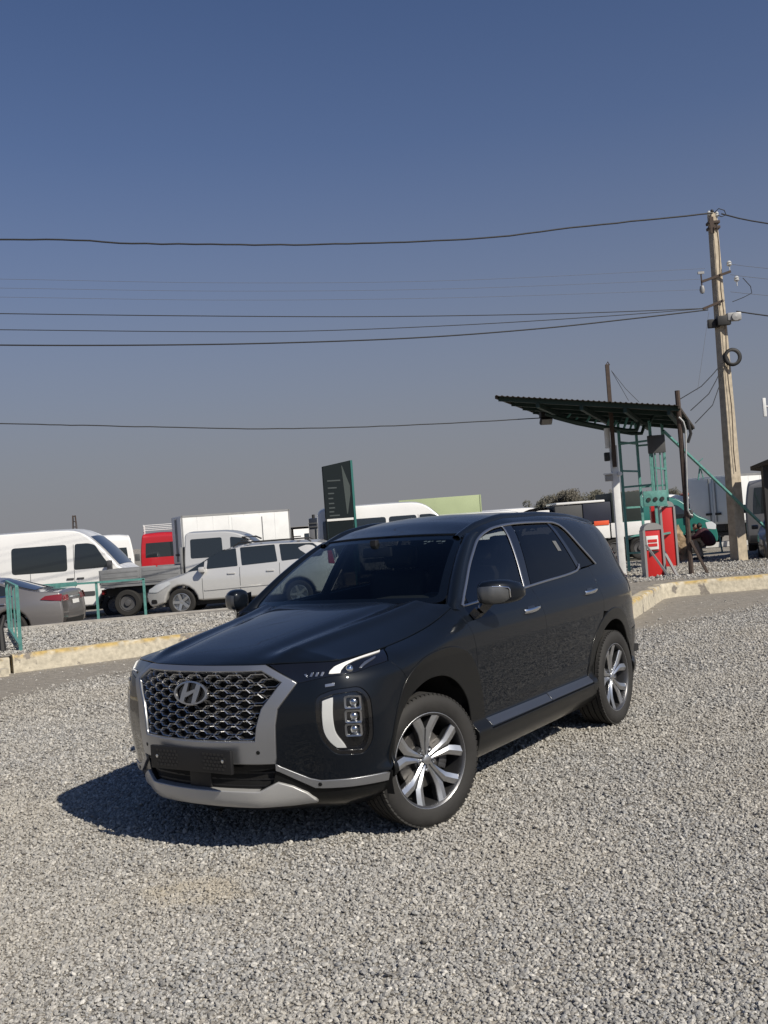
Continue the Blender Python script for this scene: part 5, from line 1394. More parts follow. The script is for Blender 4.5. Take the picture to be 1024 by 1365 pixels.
# ---- minivan ----------------------------------------------------------------------
def minivan(label, loc, rz):
    v = thing('minivan', label, 'car', loc, rz); L, H, hw = 4.70, 1.61, .885; xf, xr = L / 2, -L / 2; wf, wr = xf - .92, xr + .95; r = .325
    prof = [(xr + .10, .30)] + arch(wr, .325, .395) + arch(wf, .325, .395) + [(xf - .12, .22), (xf - .01, .42), (xf - .03, .60), (xf - .22, .76), (xf - .62, .88), (xf - .98, .965), (xf - 1.80, 1.44), (xf - 2.20, 1.555), (xf - 2.8, H), (xr + .9, H - .02), (xr + .22, 1.54), (xr + .04, 1.05), (xr, .70), (xr + .02, .38)]
    tum = spline([0, .3, .60, .86, .98, 1.2, 1.5, H], [hw - .08, hw - .015, hw, hw - .008, hw - .03, hw - .09, hw - .19, hw - .26])
    S = Shell(prof, lambda x, z: tum(z) - .26 * np.clip((x - 1.30) / 1.05, 0, 1)**2.2 - .10 * np.clip((-x - 1.5) / .85, 0, 1)**2, bev=.06, crown=.06, radius=[.06] + [0] * 20 + [.1, .15, .15, .25, .4, .3, .5, .5, .6, .4, .3, .3, .2, .1])
    S.body(MV_SILVER, v)
    S.side('quarter_window', [(xf - 1.10, 1.04), (xf - 1.52, 1.275), (xf - 1.50, 1.06)], MV_GLASS, v, r=.02, step=.1)
    S.side('door_window', [(xf - 1.57, 1.07), (xf - 1.60, 1.32), (xf - 1.90, 1.46), (xf - 2.28, 1.52), (xf - 2.32, 1.09)], MV_GLASS, v, r=.03)
    S.side('door_window', [(xf - 2.42, 1.095), (xf - 2.38, 1.525), (xf - 3.22, 1.54), (xf - 3.28, 1.13)], MV_GLASS, v, r=.03)
    S.side('quarter_window', [(xf - 3.38, 1.135), (xf - 3.33, 1.54), (xr + .55, 1.51), (xr + .30, 1.30), (xr + .36, 1.19)], MV_GLASS, v, r=.03)
    S.across('windscreen', (xf - 1.04, 1.01), (xf - 2.06, 1.51), .86, MV_GLASS, v)
    S.across('rear_window', (xr + .06, 1.12), (xr + .2, 1.5), .84, MV_GLASS, v)
    S.across('bonnet_gap', (xf - .24, .775), (xf - .23, .765), .80, MV_CHASSIS, v)
    S.across('grille', (xf - .05, .62), (xf - .10, .72), .42, MV_CHASSIS, v)
    S.across('lower_grille', (xf - .02, .30), (xf - .01, .44), .55, MV_CHASSIS, v)
    S.across('number_plate', (xf - .0, .46), (xf - .02, .57), .28, MV_PLATE, v, off=.012)
    for sd in (1, -1):
        S.side('headlamp', [(xf - .10, .60), (xf - .34, .59), (xf - .70, .78), (xf - .64, .845), (xf - .30, .755), (xf - .12, .67)], MV_LAMP, v, sides=(sd,), off=.010, r=.03, step=.08)
        S.side('fog_lamp', [(xf - .16, .32), (xf - .32, .32), (xf - .30, .42), (xf - .16, .42)], MV_CHASSIS, v, sides=(sd,), off=.008, r=.03, step=.08)
        S.side('tail_lamp', [(xr + .05, .98), (xr + .20, 1.0), (xr + .22, 1.34), (xr + .12, 1.30)], MV_REDL, v, sides=(sd,), off=.010, r=.02, step=.1)
        for xx, z1 in ((xf - 1.46, 1.0), (xf - 2.37, 1.06), (xf - 3.33, 1.1)): S.side('door_gap', [(xx, .36), (xx + .012, .36), (xx + .012, z1), (xx, z1)], MV_GREYPL, v, sides=(sd,), off=.002, r=0)
        S.side('rub_strip', [(xf - 1.50, .56), (xf - 3.3, .60), (xf - 3.3, .64), (xf - 1.50, .60)], MV_SILVER, v, sides=(sd,), off=.016, r=.01)
        q = MB(); q.box((xf - 1.48, sd * (hw + .08), 1.07), (.15, .20, .13), b=.04); q.build('door_mirror', MV_SILVER, v)
        for xx in (xf - 2.16, xf - 3.10): q = MB(); q.box((xx, sd * (hw - .012), .93), (.19, .04, .04), b=.012); q.build('door_handle', MV_SILVER, v)
        q = MB(); q.tube([(xf - 2.2, sd * .60, H - .06), (xf - 2.35, sd * .60, H + .03), (xr + .75, sd * .60, H + .03), (xr + .6, sd * .60, H - .06)], .018, 8); q.build('roof_rail', MV_CHASSIS, v)
    for xx in (xf - 2.42, xr + 1.0):
        q = MB(); q.bar((xx, -.62, H + .08), (xx, .62, H + .08), .06, .025); q.build('rack_bar', MV_CHASSIS, v)
    q = MB(); q.tube([(xf - 2.42, -.35, H + .10), (xf - 2.42, .45, H + .16), (xf - 2.75, .45, H + .16), (xf - 2.75, -.35, H + .10)], .022, 8); q.build('roof_carrier', MV_CHASSIS, v)
    q = MB(); q.box((0, 0, .30), (L * .8, hw * 1.5, .16)); q.build('underside', MV_CHASSIS, v)
    wheels(v, (wf, wr), hw - .01, r, .20, MV_RIM, 5)
    return v

# ---- lorries ------------------------------------------------------------------------
def cab_forward(v, x0, hw, H, paint, z0=.55, L=1.75, group=None):
    """a tilt cab whose back wall is at x0"""
    prof = [(x0, z0), (x0 + L - .05, z0 - .12), (x0 + L, z0 + .15), (x0 + L - .02, z0 + .65), (x0 + L - .38, H - .12), (x0 + L - .7, H), (x0, H)]
    S = Shell(prof, lambda x, z: hw - .10 * np.clip((z - 1.3) / (H - 1.3), 0, 1), bev=.06, crown=.05, radius=[.05, .1, .1, .15, .2, .2, .08])
    S.body(paint, v, 'cab')
    S.side('cab_window', [(x0 + .55, z0 + .72), (x0 + L - .22, z0 + .70), (x0 + L - .50, H - .28), (x0 + .55, H - .28)], MV_GLASS, v, r=.05)
    S.across('windscreen', (x0 + L - .04, z0 + .72), (x0 + L - .40, H - .2), .88, MV_GLASS, v)
    for sd in (1, -1):
        S.side('headlamp', [(x0 + L - .05, z0 + .05), (x0 + L - .25, z0 + .05), (x0 + L - .25, z0 + .25), (x0 + L - .05, z0 + .25)], MV_LAMP, v, sides=(sd,), r=.03)
        q = MB(); q.box((x0 + L - .1, sd * (hw + .18), 1.75), (.10, .18, .36), b=.03); q.build('door_mirror', MV_CHASSIS, v)
def box_lorry(label, loc, rz, L=5.4, H=3.05, hw=1.12, zb=1.0, cab_paint=None, group='box lorries parked in the yard'):
    v = thing('box_lorry', label, 'truck', loc, rz, group)
    q = MB(); q.box((0, 0, (zb + H) / 2), (L, hw * 2, H - zb), b=.02); q.build('cargo_box', MV_BOX, v)
    for sd in (1, -1):
        for z, h in ((zb + .05, .10), (H - .04, .08)): w = MB(); w.box((0, sd * (hw + .004), z), (L + .02, .02, h)); w.build('edge_rail', MV_BED, v)
        for xx in (-L / 2 + .03, L / 2 - .03): w = MB(); w.box((xx, sd * (hw + .004), (zb + H) / 2), (.06, .02, H - zb)); w.build('corner_post', MV_BED, v)
        for k in range(1, 7):
            w = MB(); w.box((-L / 2 + L * k / 7, sd * (hw + .002), (zb + H) / 2), (.035, .012, H - zb - .2)); w.build('panel_seam', MV_BOX, v)
        w = MB(); w.box((L * .10, sd * (hw + .006), (zb + H) / 2 + .0), (L * .29, .016, H - zb - .36), b=.006); d_ = w.build('side_door', MV_BOX, v)
        w = MB(); w.bar((L * .10 + L * .135, sd * (hw + .03), zb + .2), (L * .10 + L * .135, sd * (hw + .03), H - .25), .03, .03); w.build('lock_rod', MV_BED, d_)
    for sd in (1, -1):
        w = MB(); w.box((-L / 2 - .012, sd * hw * .5, (zb + H) / 2), (.03, hw * .97, H - zb - .12), b=.006); d_ = w.build('rear_door', MV_BOX, v)
        w = MB(); w.bar((-L / 2 - .05, sd * .14, zb + .1), (-L / 2 - .05, sd * .14, H - .1), .035, .035); w.build('lock_rod', MV_BED, d_)
        w = MB(); w.box((-L / 2 - .05, sd * .22, zb + .42), (.05, .26, .09)); w.build('lock_plate', MV_CHASSIS, d_)
        w = MB(); w.box((-L / 2 - .03, sd * hw * .86, zb - .22), (.06, .22, .13)); w.build('tail_lamp', MV_REDL, v)
    w = MB(); w.box((.6, 0, zb - .14), (L + 1.2, .9, .26)); w.box((-L / 2 + .1, 0, .55), (.10, hw * 1.8, .14)); w.build('chassis', MV_CHASSIS, v)
    w = MB(); w.box((-L / 2 + 1.2, 0, .72), (1.0, hw * 1.7, .3)); w.build('mudguard', MV_CHASSIS, v)
    cab_forward(v, L / 2 + .12, hw - .08, 2.35, cab_paint or MV_WHITE)
    wheels(v, (-L / 2 + 1.2, L / 2 + .95), hw - .05, .42, .30, MV_STEEL, 0)
    return v
def dropside(label, loc, rz):
    """crew cab pick-up lorry with a low grey drop-side bed"""
    v = thing('dropside_truck', label, 'truck', loc, rz); hw = .95
    x0, x1 = -2.62, -.50
    w = MB(); w.box(((x0 + x1) / 2, 0, .80), (x1 - x0, hw * 2, .07)); w.build('bed_floor', MV_BED, v)
    for sd in (1, -1):
        for a, b in ((x0 + .02, (x0 + x1) / 2 - .02), ((x0 + x1) / 2 + .02, x1 - .02)):
            w = MB(); w.box(((a + b) / 2, sd * hw, 1.03), (b - a, .035, .38), b=.008)
            for z in (.90, 1.03, 1.15): w.box(((a + b) / 2, sd * (hw + .018), z), (b - a - .1, .012, .035))
            w.build('side_board', MV_BED, v)
    w = MB(); w.box((x0, 0, 1.03), (.035, hw * 2, .38), b=.008); w.build('tail_board', MV_BED, v)
    w = MB(); w.box((x1 + .02, 0, 1.25), (.05, hw * 2, .85), b=.01); w.build('head_board', MV_BED, v)
    prof = [(x1 + .08, .45), (x1 + 1.2, .42)] + arch(2.02, .36, .43) + [(2.72, .40), (2.75, .8), (2.60, 1.02), (1.95, 1.20), (1.15, 1.90), (.75, 2.02), (x1 + .12, 2.04), (x1 + .08, 1.3)]
    S = Shell(prof, lambda x, z: .93 - .12 * np.clip((z - 1.2) / .9, 0, 1) - .12 * np.clip((x - 1.9) / .9, 0, 1)**2, bev=.05, crown=.04, radius=[.05, .05] + [0] * 10 + [.1, .15, .2, .3, .25, .25, .12, .1])
    S.body(MV_SILVER, v, 'cab')
    S.side('cab_window', [(x1 + .26, 1.36), (x1 + 1.10, 1.36), (x1 + 1.08, 1.86), (x1 + .26, 1.86)], MV_GLASS, v, r=.05)
    S.side('cab_window', [(x1 + 1.30, 1.36), (1.70, 1.34), (1.16, 1.80), (x1 + 1.30, 1.86)], MV_GLASS, v, r=.05)
    S.across('windscreen', (1.90, 1.26), (1.14, 1.93), .86, MV_GLASS, v)
    for sd in (1, -1):
        S.side('headlamp', [(2.68, .80), (2.40, .84), (2.40, 1.0), (2.60, .98)], MV_LAMP, v, sides=(sd,), r=.03)
        w = MB(); w.box((1.72, sd * 1.06, 1.45), (.10, .20, .28), b=.03); w.build('door_mirror', MV_CHASSIS, v)
        w = MB(); w.box((x0 + .03, sd * .72, .66), (.06, .26, .12)); w.build('tail_lamp', MV_REDL, v)
    w = MB(); w.box((-.3, .42, .62), (4.6, .10, .20)); w.box((-.3, -.42, .62), (4.6, .10, .20)); w.box((-1.7, 0, .55), (.3, 1.5, .14)); w.build('chassis', MV_CHASSIS, v)
    w = MB(); w.box((-1.75, 0, .52), (.9, 1.55, .42)); w.build('axle_box', MV_CHASSIS, v)
    w = MB(); w.box((x0 - .01, .1, .55), (.02, .5, .13)); w.build('number_plate', MV_PLATE, v)
    wheels(v, (2.02, -1.95), .93, .34, .24, MV_STEEL, 0)
    return v

YARD = 'vans parked in the yard behind the kerbs'
def put(u, v, Y, dz=0.0): p = at(u, v, Y); return (p.x, p.y, lot_z(p.x, p.y) + dz)
# left side of the yard
p = at(97, 800, 22.6); saloon('saloon_car', 'grey brown saloon seen from its tail by the teal railing', (p.x - 2.40, 22.8, lot_z(p.x - 2, 22.9)), R(180 - 3), MV_BRONZE)
p = at(206, 760, 29.2)
panel_van('panel_van', 'white high roof van behind the saloon, facing right', YARD, (p.x - 2.95, 29.2, lot_z(p.x - 3, 29) + .0), R(1), MV_WHITE, L=5.9, H=2.56, side_windows=[(-.80, .74)], zb=1.40, zt=2.12)
p = at(150, 740, 38.5); panel_van('panel_van', 'white van between the white high roof van and the red van', YARD, (p.x - .75, 41.0, lot_z(p.x, 40.8) + .05), R(104), MV_WHITE, L=5.0, H=2.42, hw=.93, side_windows=[(-1.8, -.7)], zt=1.95)
p = at(222, 740, 51); rv = panel_van('panel_van', 'red van with a white roof rack, seen from behind', YARD, (p.x - .45, 52.5, lot_z(p.x, 52.5) + .10), R(100), MV_RED, L=5.2, H=2.52, hw=1.02, zb=1.3, zt=2.0)
for sd in (-.8, .8): q = MB(); q.tube([(-2.3, sd, 2.45), (-2.45, sd, 2.92)], .03, 6); q.tube([(-1.6, sd, 2.45), (-1.6, sd, 2.92)], .03, 6); q.build('rack_post', MV_WHITE, rv)
for k in range(4): q = MB(); q.tube([(-2.45, -.8, 2.64 + .085 * k), (-2.45, .8, 2.64 + .085 * k)], .018, 6); q.build('rack_bar', MV_WHITE, rv)
p = at(150, 760, 27.1); dropside('silver crew cab truck with an empty grey drop side bed', (p.x + 2.52, 27.15, lot_z(p.x + 2, 27.1)), R(0))
p = at(242, 700, 44.0); f_ = Vector((cos(R(22)), sin(R(22)), 0)); l_ = Vector((-f_.y, f_.x, 0)); c_ = Vector((p.x, 44, 0)) + f_ * 2.45 + l_ * 1.12
box_lorry('white box lorry with a side door, behind the silver minivan', (c_.x, c_.y, -.28), R(22), L=4.9, H=3.22, zb=1.1)
p = at(330, 760, 25.1); minivan('silver minivan with a roof rack, facing left beyond the gravel island', (p.x - .06, 25.1, 0.0), R(180 - 1.5))
# behind the SUV
p = at(420, 700, 40.5); dk = thing('dark_lorry', 'dark lorry cab seen from the back beside the totem sign', 'truck', (p.x, 41, -.08), R(88))
q = MB(); q.box((.7, 0, 1.50), (1.4, .62, 1.92), b=.10); q.build('cab', MV_DARK, dk)
q = MB(); q.box((-.02, -.13, 1.35), (.04, .30, 1.3), b=.02); q.build('rear_window', MV_GLASS, dk)
q = MB(); q.box((-.02, .17, 1.35), (.04, .22, 1.3), b=.02); q.build('side_panel', MV_GREY, dk)
for z in (2.10, 2.24): q = MB(); q.box((-.02, .0, z), (.05, .58, .06), b=.01); q.build('vent_bar', MV_GREYPL, dk)
q = MB(); q.tube([(.2, .1, 2.45), (.2, .1, 2.60)], .06, 8); q.build('roof_cap', MV_CHASSIS, dk)
wheels(dk, (.7,), .35, .4, .25, MV_STEEL, 0)
q = MB(); q.box((0, 0, 1.28), (.34, .5, 2.34), b=.04); wc = tag(q.build('white_cabinet', MV_WHITE), 'narrow white cabinet standing between the dark lorry and the totem', 'cabinet'); p = at(437, 700, 39.6); wc.location = (p.x, 39.6, 0)
p = at(628, 680, 34.5); panel_van('minibus', 'long white high roof minibus showing above the SUV roof', YARD, (p.x - 2.55, 34.5, 0.0), R(2), MV_WHITE, L=5.4, H=2.58, side_windows=[(-2.5, -1.55), (-1.45, -.4), (-.3, .62)], zb=1.4, zt=2.12)
p = at(643, 680, 50.9); gb = thing('green_lorry', 'lorry with a plain pale green box body behind the minibus', 'truck', (p.x - 2.5, 52, -.1), R(-2))
q = MB(); q.box((.45, 0, 1.95), (4.1, 2.2, 2.5), b=.02); q.build('cargo_box', MV_LIME, gb)
for xx in (-1.58, 2.48): q = MB(); q.box((xx, -1.105, 1.95), (.07, .03, 2.5)); q.build('corner_post', MV_LIME, gb)
cab_forward(gb, 2.62, 1.0, 2.3, MV_LIME); wheels(gb, (-.9, 3.4), 1.02, .42, .3, MV_STEEL, 0)
q = MB(); q.box((1.0, 0, .7), (5.0, .9, .25)); q.build('chassis', MV_CHASSIS, gb)
p = at(732, 680, 44); panel_van('panel_van', 'white van whose round nose shows right of the green lorry', YARD, (p.x - 2.6, 45, -.1), R(4), MV_WHITE, L=5.6, H=2.26, hw=.98, side_windows=[(-1.8, -.6)])
p = at(650, 690, 62); panel_van('panel_van', 'distant pale van roof with a red lamp beyond the green lorry', YARD, (p.x + 1.6, 62, -.1), R(0), MV_WHITE, L=6.2, H=2.50)
# right side: lorry with the dark canvas body, green van
p = at(812, 700, 35)
ct = thing('canvas_lorry', 'white lorry with dark canvas sides behind the gate', 'truck', (p.x - .0, 36, .02), R(183))
q = MB(); q.box((1.42, 0, 1.70), (.95, 2.0, .72), b=.03); q.build('canvas_body', MV_GREYPL, ct)
q = MB(); q.box((.44, 0, 1.71), (.98, 2.04, .74), b=.04); q.build('canvas_body', MV_NAVY, ct)
q = MB(); q.box((-.62, 0, 1.86), (1.10, 2.06, 1.02), b=.04); q.build('canvas_body', MV_TARP, ct)
q = MB(); q.box((1.0, .2, 2.12), (1.7, 1.7, .08), b=.03); q.build('roof_strip', MV_WHITE, ct)
for a, b_ in ((.05, 1.9), (-1.55, 0.0)): q = MB(); q.box(((a + b_) / 2, 1.04, 1.08), (b_ - a, .05, .50), b=.01); q.build('side_board', MV_WHITE, ct)
q = MB(); q.box((.33, 1.075, 1.36), (.52, .03, .15), b=.005); q.build('warning_board', MV_ORANGE, ct)
q = MB(); q.box((-1.22, 1.075, .92), (.30, .03, .10), b=.005); q.build('warning_board', mat('dull_red', (.35, .03, .03), .6), ct)
q = MB(); q.box((.2, 0, .66), (4.0, .9, .22)); q.box((-.5, 0, .50), (1.4, 1.7, .16)); q.build('chassis', MV_CHASSIS, ct)
wheels(ct, (1.2, -.1, -1.0), 1.0, .40, .28, MV_STEEL, 0)
cab_forward(ct, 2.0, .95, 2.0, MV_WHITE, L=1.2)
p = at(953, 720, 38); panel_van('panel_van', 'teal green van standing behind the red barrier posts', YARD, (p.x - 2.45, 38.3, 0.0), R(-3), MV_GREEN, L=4.9, H=2.20, hw=.93, side_windows=[], stripe=False, zb=1.3, zt=1.85)
p = at(961, 700, 43); panel_van('panel_van', 'white van with its bonnet just past the teal green van', YARD, (p.x - 2.7, 43.3, 0.0), R(-2), MV_WHITE, L=5.4, H=2.32, hw=.96)
p = at(930, 668, 52); cb = thing('white_lorry', 'white lorry cab with an orange beacon beyond the teal green van', 'truck', (p.x - .2, 52.5, 0), R(-6)); cab_forward(cb, -.9, 1.0, 2.30, MV_WHITE, L=1.55); wheels(cb, (.0,), 1.0, .42, .28, MV_STEEL, 0)
q = MB(); q.box((-.1, 0, 2.36), (.6, 1.3, .14), b=.05); q.build('beacon', MV_ORANGE, cb); q = MB(); q.box((-2.2, 0, .8), (3.0, .9, .25)); q.build('chassis', MV_CHASSIS, cb); q = MB(); q.box((-2.5, 0, 1.2), (3.0, 2.1, .5)); q.build('bed', MV_BED, cb)
p = at(986, 690, 40); f_ = Vector((cos(R(37)), sin(R(37)), 0)); l_ = Vector((-f_.y, f_.x, 0)); c_ = Vector((p.x, 40, 0)) + f_ * 2.8 + l_ * 1.14
box_lorry('box lorry with grey shaded rear doors behind the concrete pole', (c_.x, c_.y, -.02), R(37), L=5.6, H=2.90, hw=1.14, zb=.95)
p = at(1040, 690, 33.4); panel_van('panel_van', 'dark grey van with black rear windows at the right edge', YARD, (p.x, 33.4, 0.05), R(69), MV_GREY, L=5.4, H=2.36, hw=1.0, zb=1.25, zt=2.05)
p = at(1060, 725, 27.6); saloon('parked_car', 'dark blue car with its nose beside the concrete pole', (p.x, 27.6, 0.02), R(-112), MV_DARK)
# ------------------------------------------------------------------ poles, gate, wires, signs
M_TEAL = mat('teal_paint', (.10, .27, .245), .5, noise=(14, .18))
M_TEALD = mat('dark_green_paint', (.010, .032, .028), .6, noise=(10, .2))
M_RUST = mat('rusty_steel', (.060, .042, .034), .8, noise=(16, .35))
M_GALV = mat('galvanised', (.42, .43, .43), .45, metal=.4, noise=(6, .12))
M_WPOST = mat('white_post_paint', (.70, .71, .71), .5, noise=(5, .08))
M_CONC = mat('pole_concrete', (.40, .345, .265), .9, noise=(7, .22), bump=(55, .5))
M_WIRE = mat('black_cable', (.012, .012, .013), .6)
M_THIN = mat('grey_wire', (.10, .10, .105), .5)
M_ROOFU = mat('rusty_brown_sheet', (.050, .042, .034), .8, noise=(4, .25))
M_BARRED = mat('barrier_red', (.55, .022, .022), .38, coat=.4)
M_GREYM = mat('grey_metal', (.30, .30, .30), .5, metal=.3)
M_WHITEL = mat('white_label', (.72, .72, .70), .5)
ZI = .25                                              # top of the islands
def base(u, v, z=ZI): return gp(u, v, z)

# --- concrete power pole
b0 = base(986, 747); Hp = at(955, 284, b0.y).z - ZI
PO = thing('power_pole', 'tall concrete power pole with rusty bands and a coil of cable', 'power pole', (b0.x, b0.y, ZI), 0)
b = MB(); V = []; n_ = 14
for i in range(n_ + 1):
    t = i / n_; w = .225 * (1 - t) + .12 * t; d_ = .115 * (1 - t) + .065 * t
    V += [tuple(Matrix.Rotation(R(37), 3, 'Z') @ Vector((x_, y_, t * Hp - (.3 if i == 0 else 0)))) for x_, y_ in ((-w, -d_ * .9), (-w * .92, -d_), (w * .92, -d_), (w, -d_ * .9), (w, d_), (-w, d_))]
b.add(V, [(i * 6 + j, i * 6 + (j + 1) % 6, (i + 1) * 6 + (j + 1) % 6, (i + 1) * 6 + j) for i in range(n_) for j in range(6)] + [tuple(n_ * 6 + j for j in range(6))]); b.build('shaft', M_CONC, PO, smooth=R(20))
def pz(v): return (at(970, v, b0.y).z - ZI)
for v in (296, 303): q = MB(); q.box((0, 0, pz(v)), (.29, .26, .07), b=.01); q.build('band', M_RUST, PO)
q = MB(); q.box((-.07, -.12, pz(300)), (.10, .03, .42)); q.build('rust_plate', M_RUST, PO)
def insulator(x, y, z, m=M_WHITEL, r=.055):
    q = MB(); q.lathe([(.012, -.12), (.014, 0), (r * .6, .0), (r, .03), (r * .7, .06), (r * .95, .085), (r * .5, .13), (.0, .14)], 14, axis='z', M=Matrix.Translation((x, y, z))); q.build('insulator', m, PO, smooth=R(40))
M_PORC = mat('porcelain', (.55, .56, .56), .2, coat=.6)
insulator(-.10, -.05, pz(287), M_PORC); insulator(.12, 0, pz(288), M_PORC); insulator(.02, .05, pz(284), MV_CHASSIS)
q = MB(); q.tube([(.02, -.05, pz(284)), (.16, -.06, pz(278)), (.30, -.06, pz(281)), (.34, -.05, pz(287)), (.22, -.05, pz(289)), (.12, -.04, pz(286))], .012, 6); q.build('wire_loop', M_WIRE, PO)
def arm(v0, v1, x0, x1, y=-.16): q = MB(); q.bar((x0, y, pz(v0)), (x1, y, pz(v1)), .06, .06); q.build('cross_arm', M_RUST, PO)
arm(375, 364, -.46, .30); arm(411, 402, -.48, .05)
q = MB(); q.tube([(-.46, -.16, pz(361)), (-.46, -.16, pz(390))], .018, 6); q.build('hanger', M_RUST, PO)
q = MB(); q.box((-.46, -.16, pz(363)), (.16, .05, .06)); q.lathe([(.0, .0), (.05, .02), (.07, .10), (.05, .2), (.0, .22)], 12, axis='z', M=Matrix.Translation((-.46, -.16, pz(391)))); q.build('hanger_insulator', M_GREYM, PO, smooth=R(40))
insulator(.30, -.1, pz(356), M_PORC, .07); insulator(.46, -.1, pz(377), M_PORC, .07)
q = MB(); q.tube([(.62, -.1, pz(373)), (.80, -.1, pz(385)), (.82, -.1, pz(394)), (.60, -.1, pz(399)), (.30, -.12, pz(404))], .010, 6); q.build('wire_loop', M_WIRE, PO)
q = MB(); q.box((-.22, -.10, pz(431)), (.30, .12, .22), b=.02); q.box((.0, -.22, pz(429)), (.34, .14, .24), b=.02); q.build('junction_box', MV_CHASSIS, PO)
q = MB(); q.box((.26, -.2, pz(425)), (.36, .22, .20), Matrix.Identity(4), b=.03); q.lathe([(.0, -.02), (.10, -.01), (.11, .03)], 16, M=Matrix.Translation((.28, -.34, pz(426)))); q.build('lamp', M_GREYM, PO)
q = MB(); q.lathe([(.15, -.035), (.20, -.05), (.235, -.02), (.235, .02), (.20, .05), (.15, .035)], 24, closed=True, M=Matrix.Translation((.16, -.20, pz(478)))); q.build('cable_coil', M_WIRE, PO, smooth=R(60))
q = MB(); pts = [(.02 + .02 * sin(k * 1.7), -.205 + .006 * k * .3, pz(v)) for k, v in enumerate(range(300, 640, 30))]; q.tube([(x, -.19 - .012 * (1 - k / 12), z) for k, (x, y, z) in enumerate(pts)], .012, 6); q.build('down_lead', M_RUST, PO)

# --- overhead cables: each one hangs from the pole
def cable(pts, r, label, m=M_WIRE, Y0=None, Y1=None, jig=0.0, group='overhead cables crossing the sky'):
    n = len(pts); P = []
    dn = catmull(pts, 18.0)
    rr = random.Random(int(abs(pts[0][1]) * 7)); u0, u1 = dn[0][0], dn[-1][0]
    for u, v in dn: P.append(at(u, v + rr.uniform(-jig, jig), Y0 + (Y1 - Y0) * (u - u0) / (u1 - u0)))
    q = MB(); q.tube(P, r, 6); o = q.build('cable', m, smooth=R(80))
    return tag(o, label, 'cable', group)
YP = b0.y - .15
cable([(-260, 308), (-80, 316), (0, 319), (100, 320), (160, 324), (300, 326), (410, 326), (520, 323), (640, 318), (760, 304), (860, 293), (950, 284)], .020, 'thick black cable running from the top of the concrete pole to the left', Y0=YP - 4, Y1=YP, jig=.5)
cable([(962, 285), (985, 291), (1024, 298), (1100, 308), (1300, 325)], .018, 'black cable leaving the top of the concrete pole to the right', Y0=YP, Y1=YP + 3)
cable([(-260, 456), (0, 460), (200, 460), (380, 457), (560, 450), (720, 438), (850, 424), (944, 413)], .017, 'lowest of the three cables meeting at the middle of the pole', Y0=YP - 4, Y1=YP)
cable([(-260, 437), (0, 439.5), (250, 442), (420, 441), (620, 433), (800, 422), (944, 411)], .010, 'middle one of the three cables meeting at the middle of the pole', Y0=YP - 4, Y1=YP)
cable([(-260, 414), (0, 418), (250, 421), (500, 422), (750, 418), (944, 411)], .011, 'topmost of the three cables meeting at the middle of the pole', Y0=YP - 4, Y1=YP)
cable([(982, 415), (1024, 421), (1120, 432), (1300, 446)], .017, 'black cable going right from the lamp on the pole', Y0=YP, Y1=YP + 3)
for a, b_, c, lb_ in ((372, 377, 358, 'highest faint thin wire between the two thick cables'), (384, 388, 372, 'middle faint thin wire between the two thick cables'), (396, 400, 386, 'lowest faint thin wire between the two thick cables')):
    cable([(-260, a - 3), (0, a), (300, b_), (600, b_ - 3), (940, c)], .0035, lb_, M_THIN, Y0=YP - 4, Y1=YP, group='faint thin wires in the sky')
for v0, v1, lb_ in ((352, 358, 'upper thin wire from the pole to the right edge'), (366, 372, 'middle thin wire from the pole to the right edge'), (389, 394, 'lower thin wire from the pole to the right edge')): cable([(974, v0), (1024, v1), (1200, v1 + 14)], .005, lb_, M_THIN, Y0=YP, Y1=YP + 3, group='thin wires right of the pole')
cable([(-260, 558), (0, 564.5), (110, 567), (200, 569), (330, 571.5), (450, 570), (560, 566), (640, 562), (722, 557)], .013, 'low black cable ending at the floodlight of the canopy', Y0=21.0, Y1=25.0, jig=.3)
for (a, c, e), l in ((((963, 484), (935, 515), (905, 533)), 'left one of the slack cables from the pole to the canopy'), (((964, 487), (945, 525), (921, 547)), 'middle one of the slack cables from the pole to the canopy'), (((966, 489), (950, 540), (927, 564)), 'right one of the slack cables from the pole to the canopy')):
    cable([a, c, e], .011, l, Y0=YP, Y1=23.8, group='slack cables from pole to canopy')
cable([(945, 416), (938, 465), (930, 520)], .004, 'thin drop wire from the pole arm down to the canopy', M_THIN, Y0=YP, Y1=23.6)
cable([(815, 494), (826, 513), (838, 534)], .006, 'left stay wire of the thin mast above the canopy', M_THIN, Y0=23.2, Y1=24.0, group='stay wires of the thin mast')
cable([(815, 494), (834, 518), (852, 536)], .006, 'right stay wire of the thin mast above the canopy', M_THIN, Y0=23.2, Y1=24.2, group='stay wires of the thin mast')

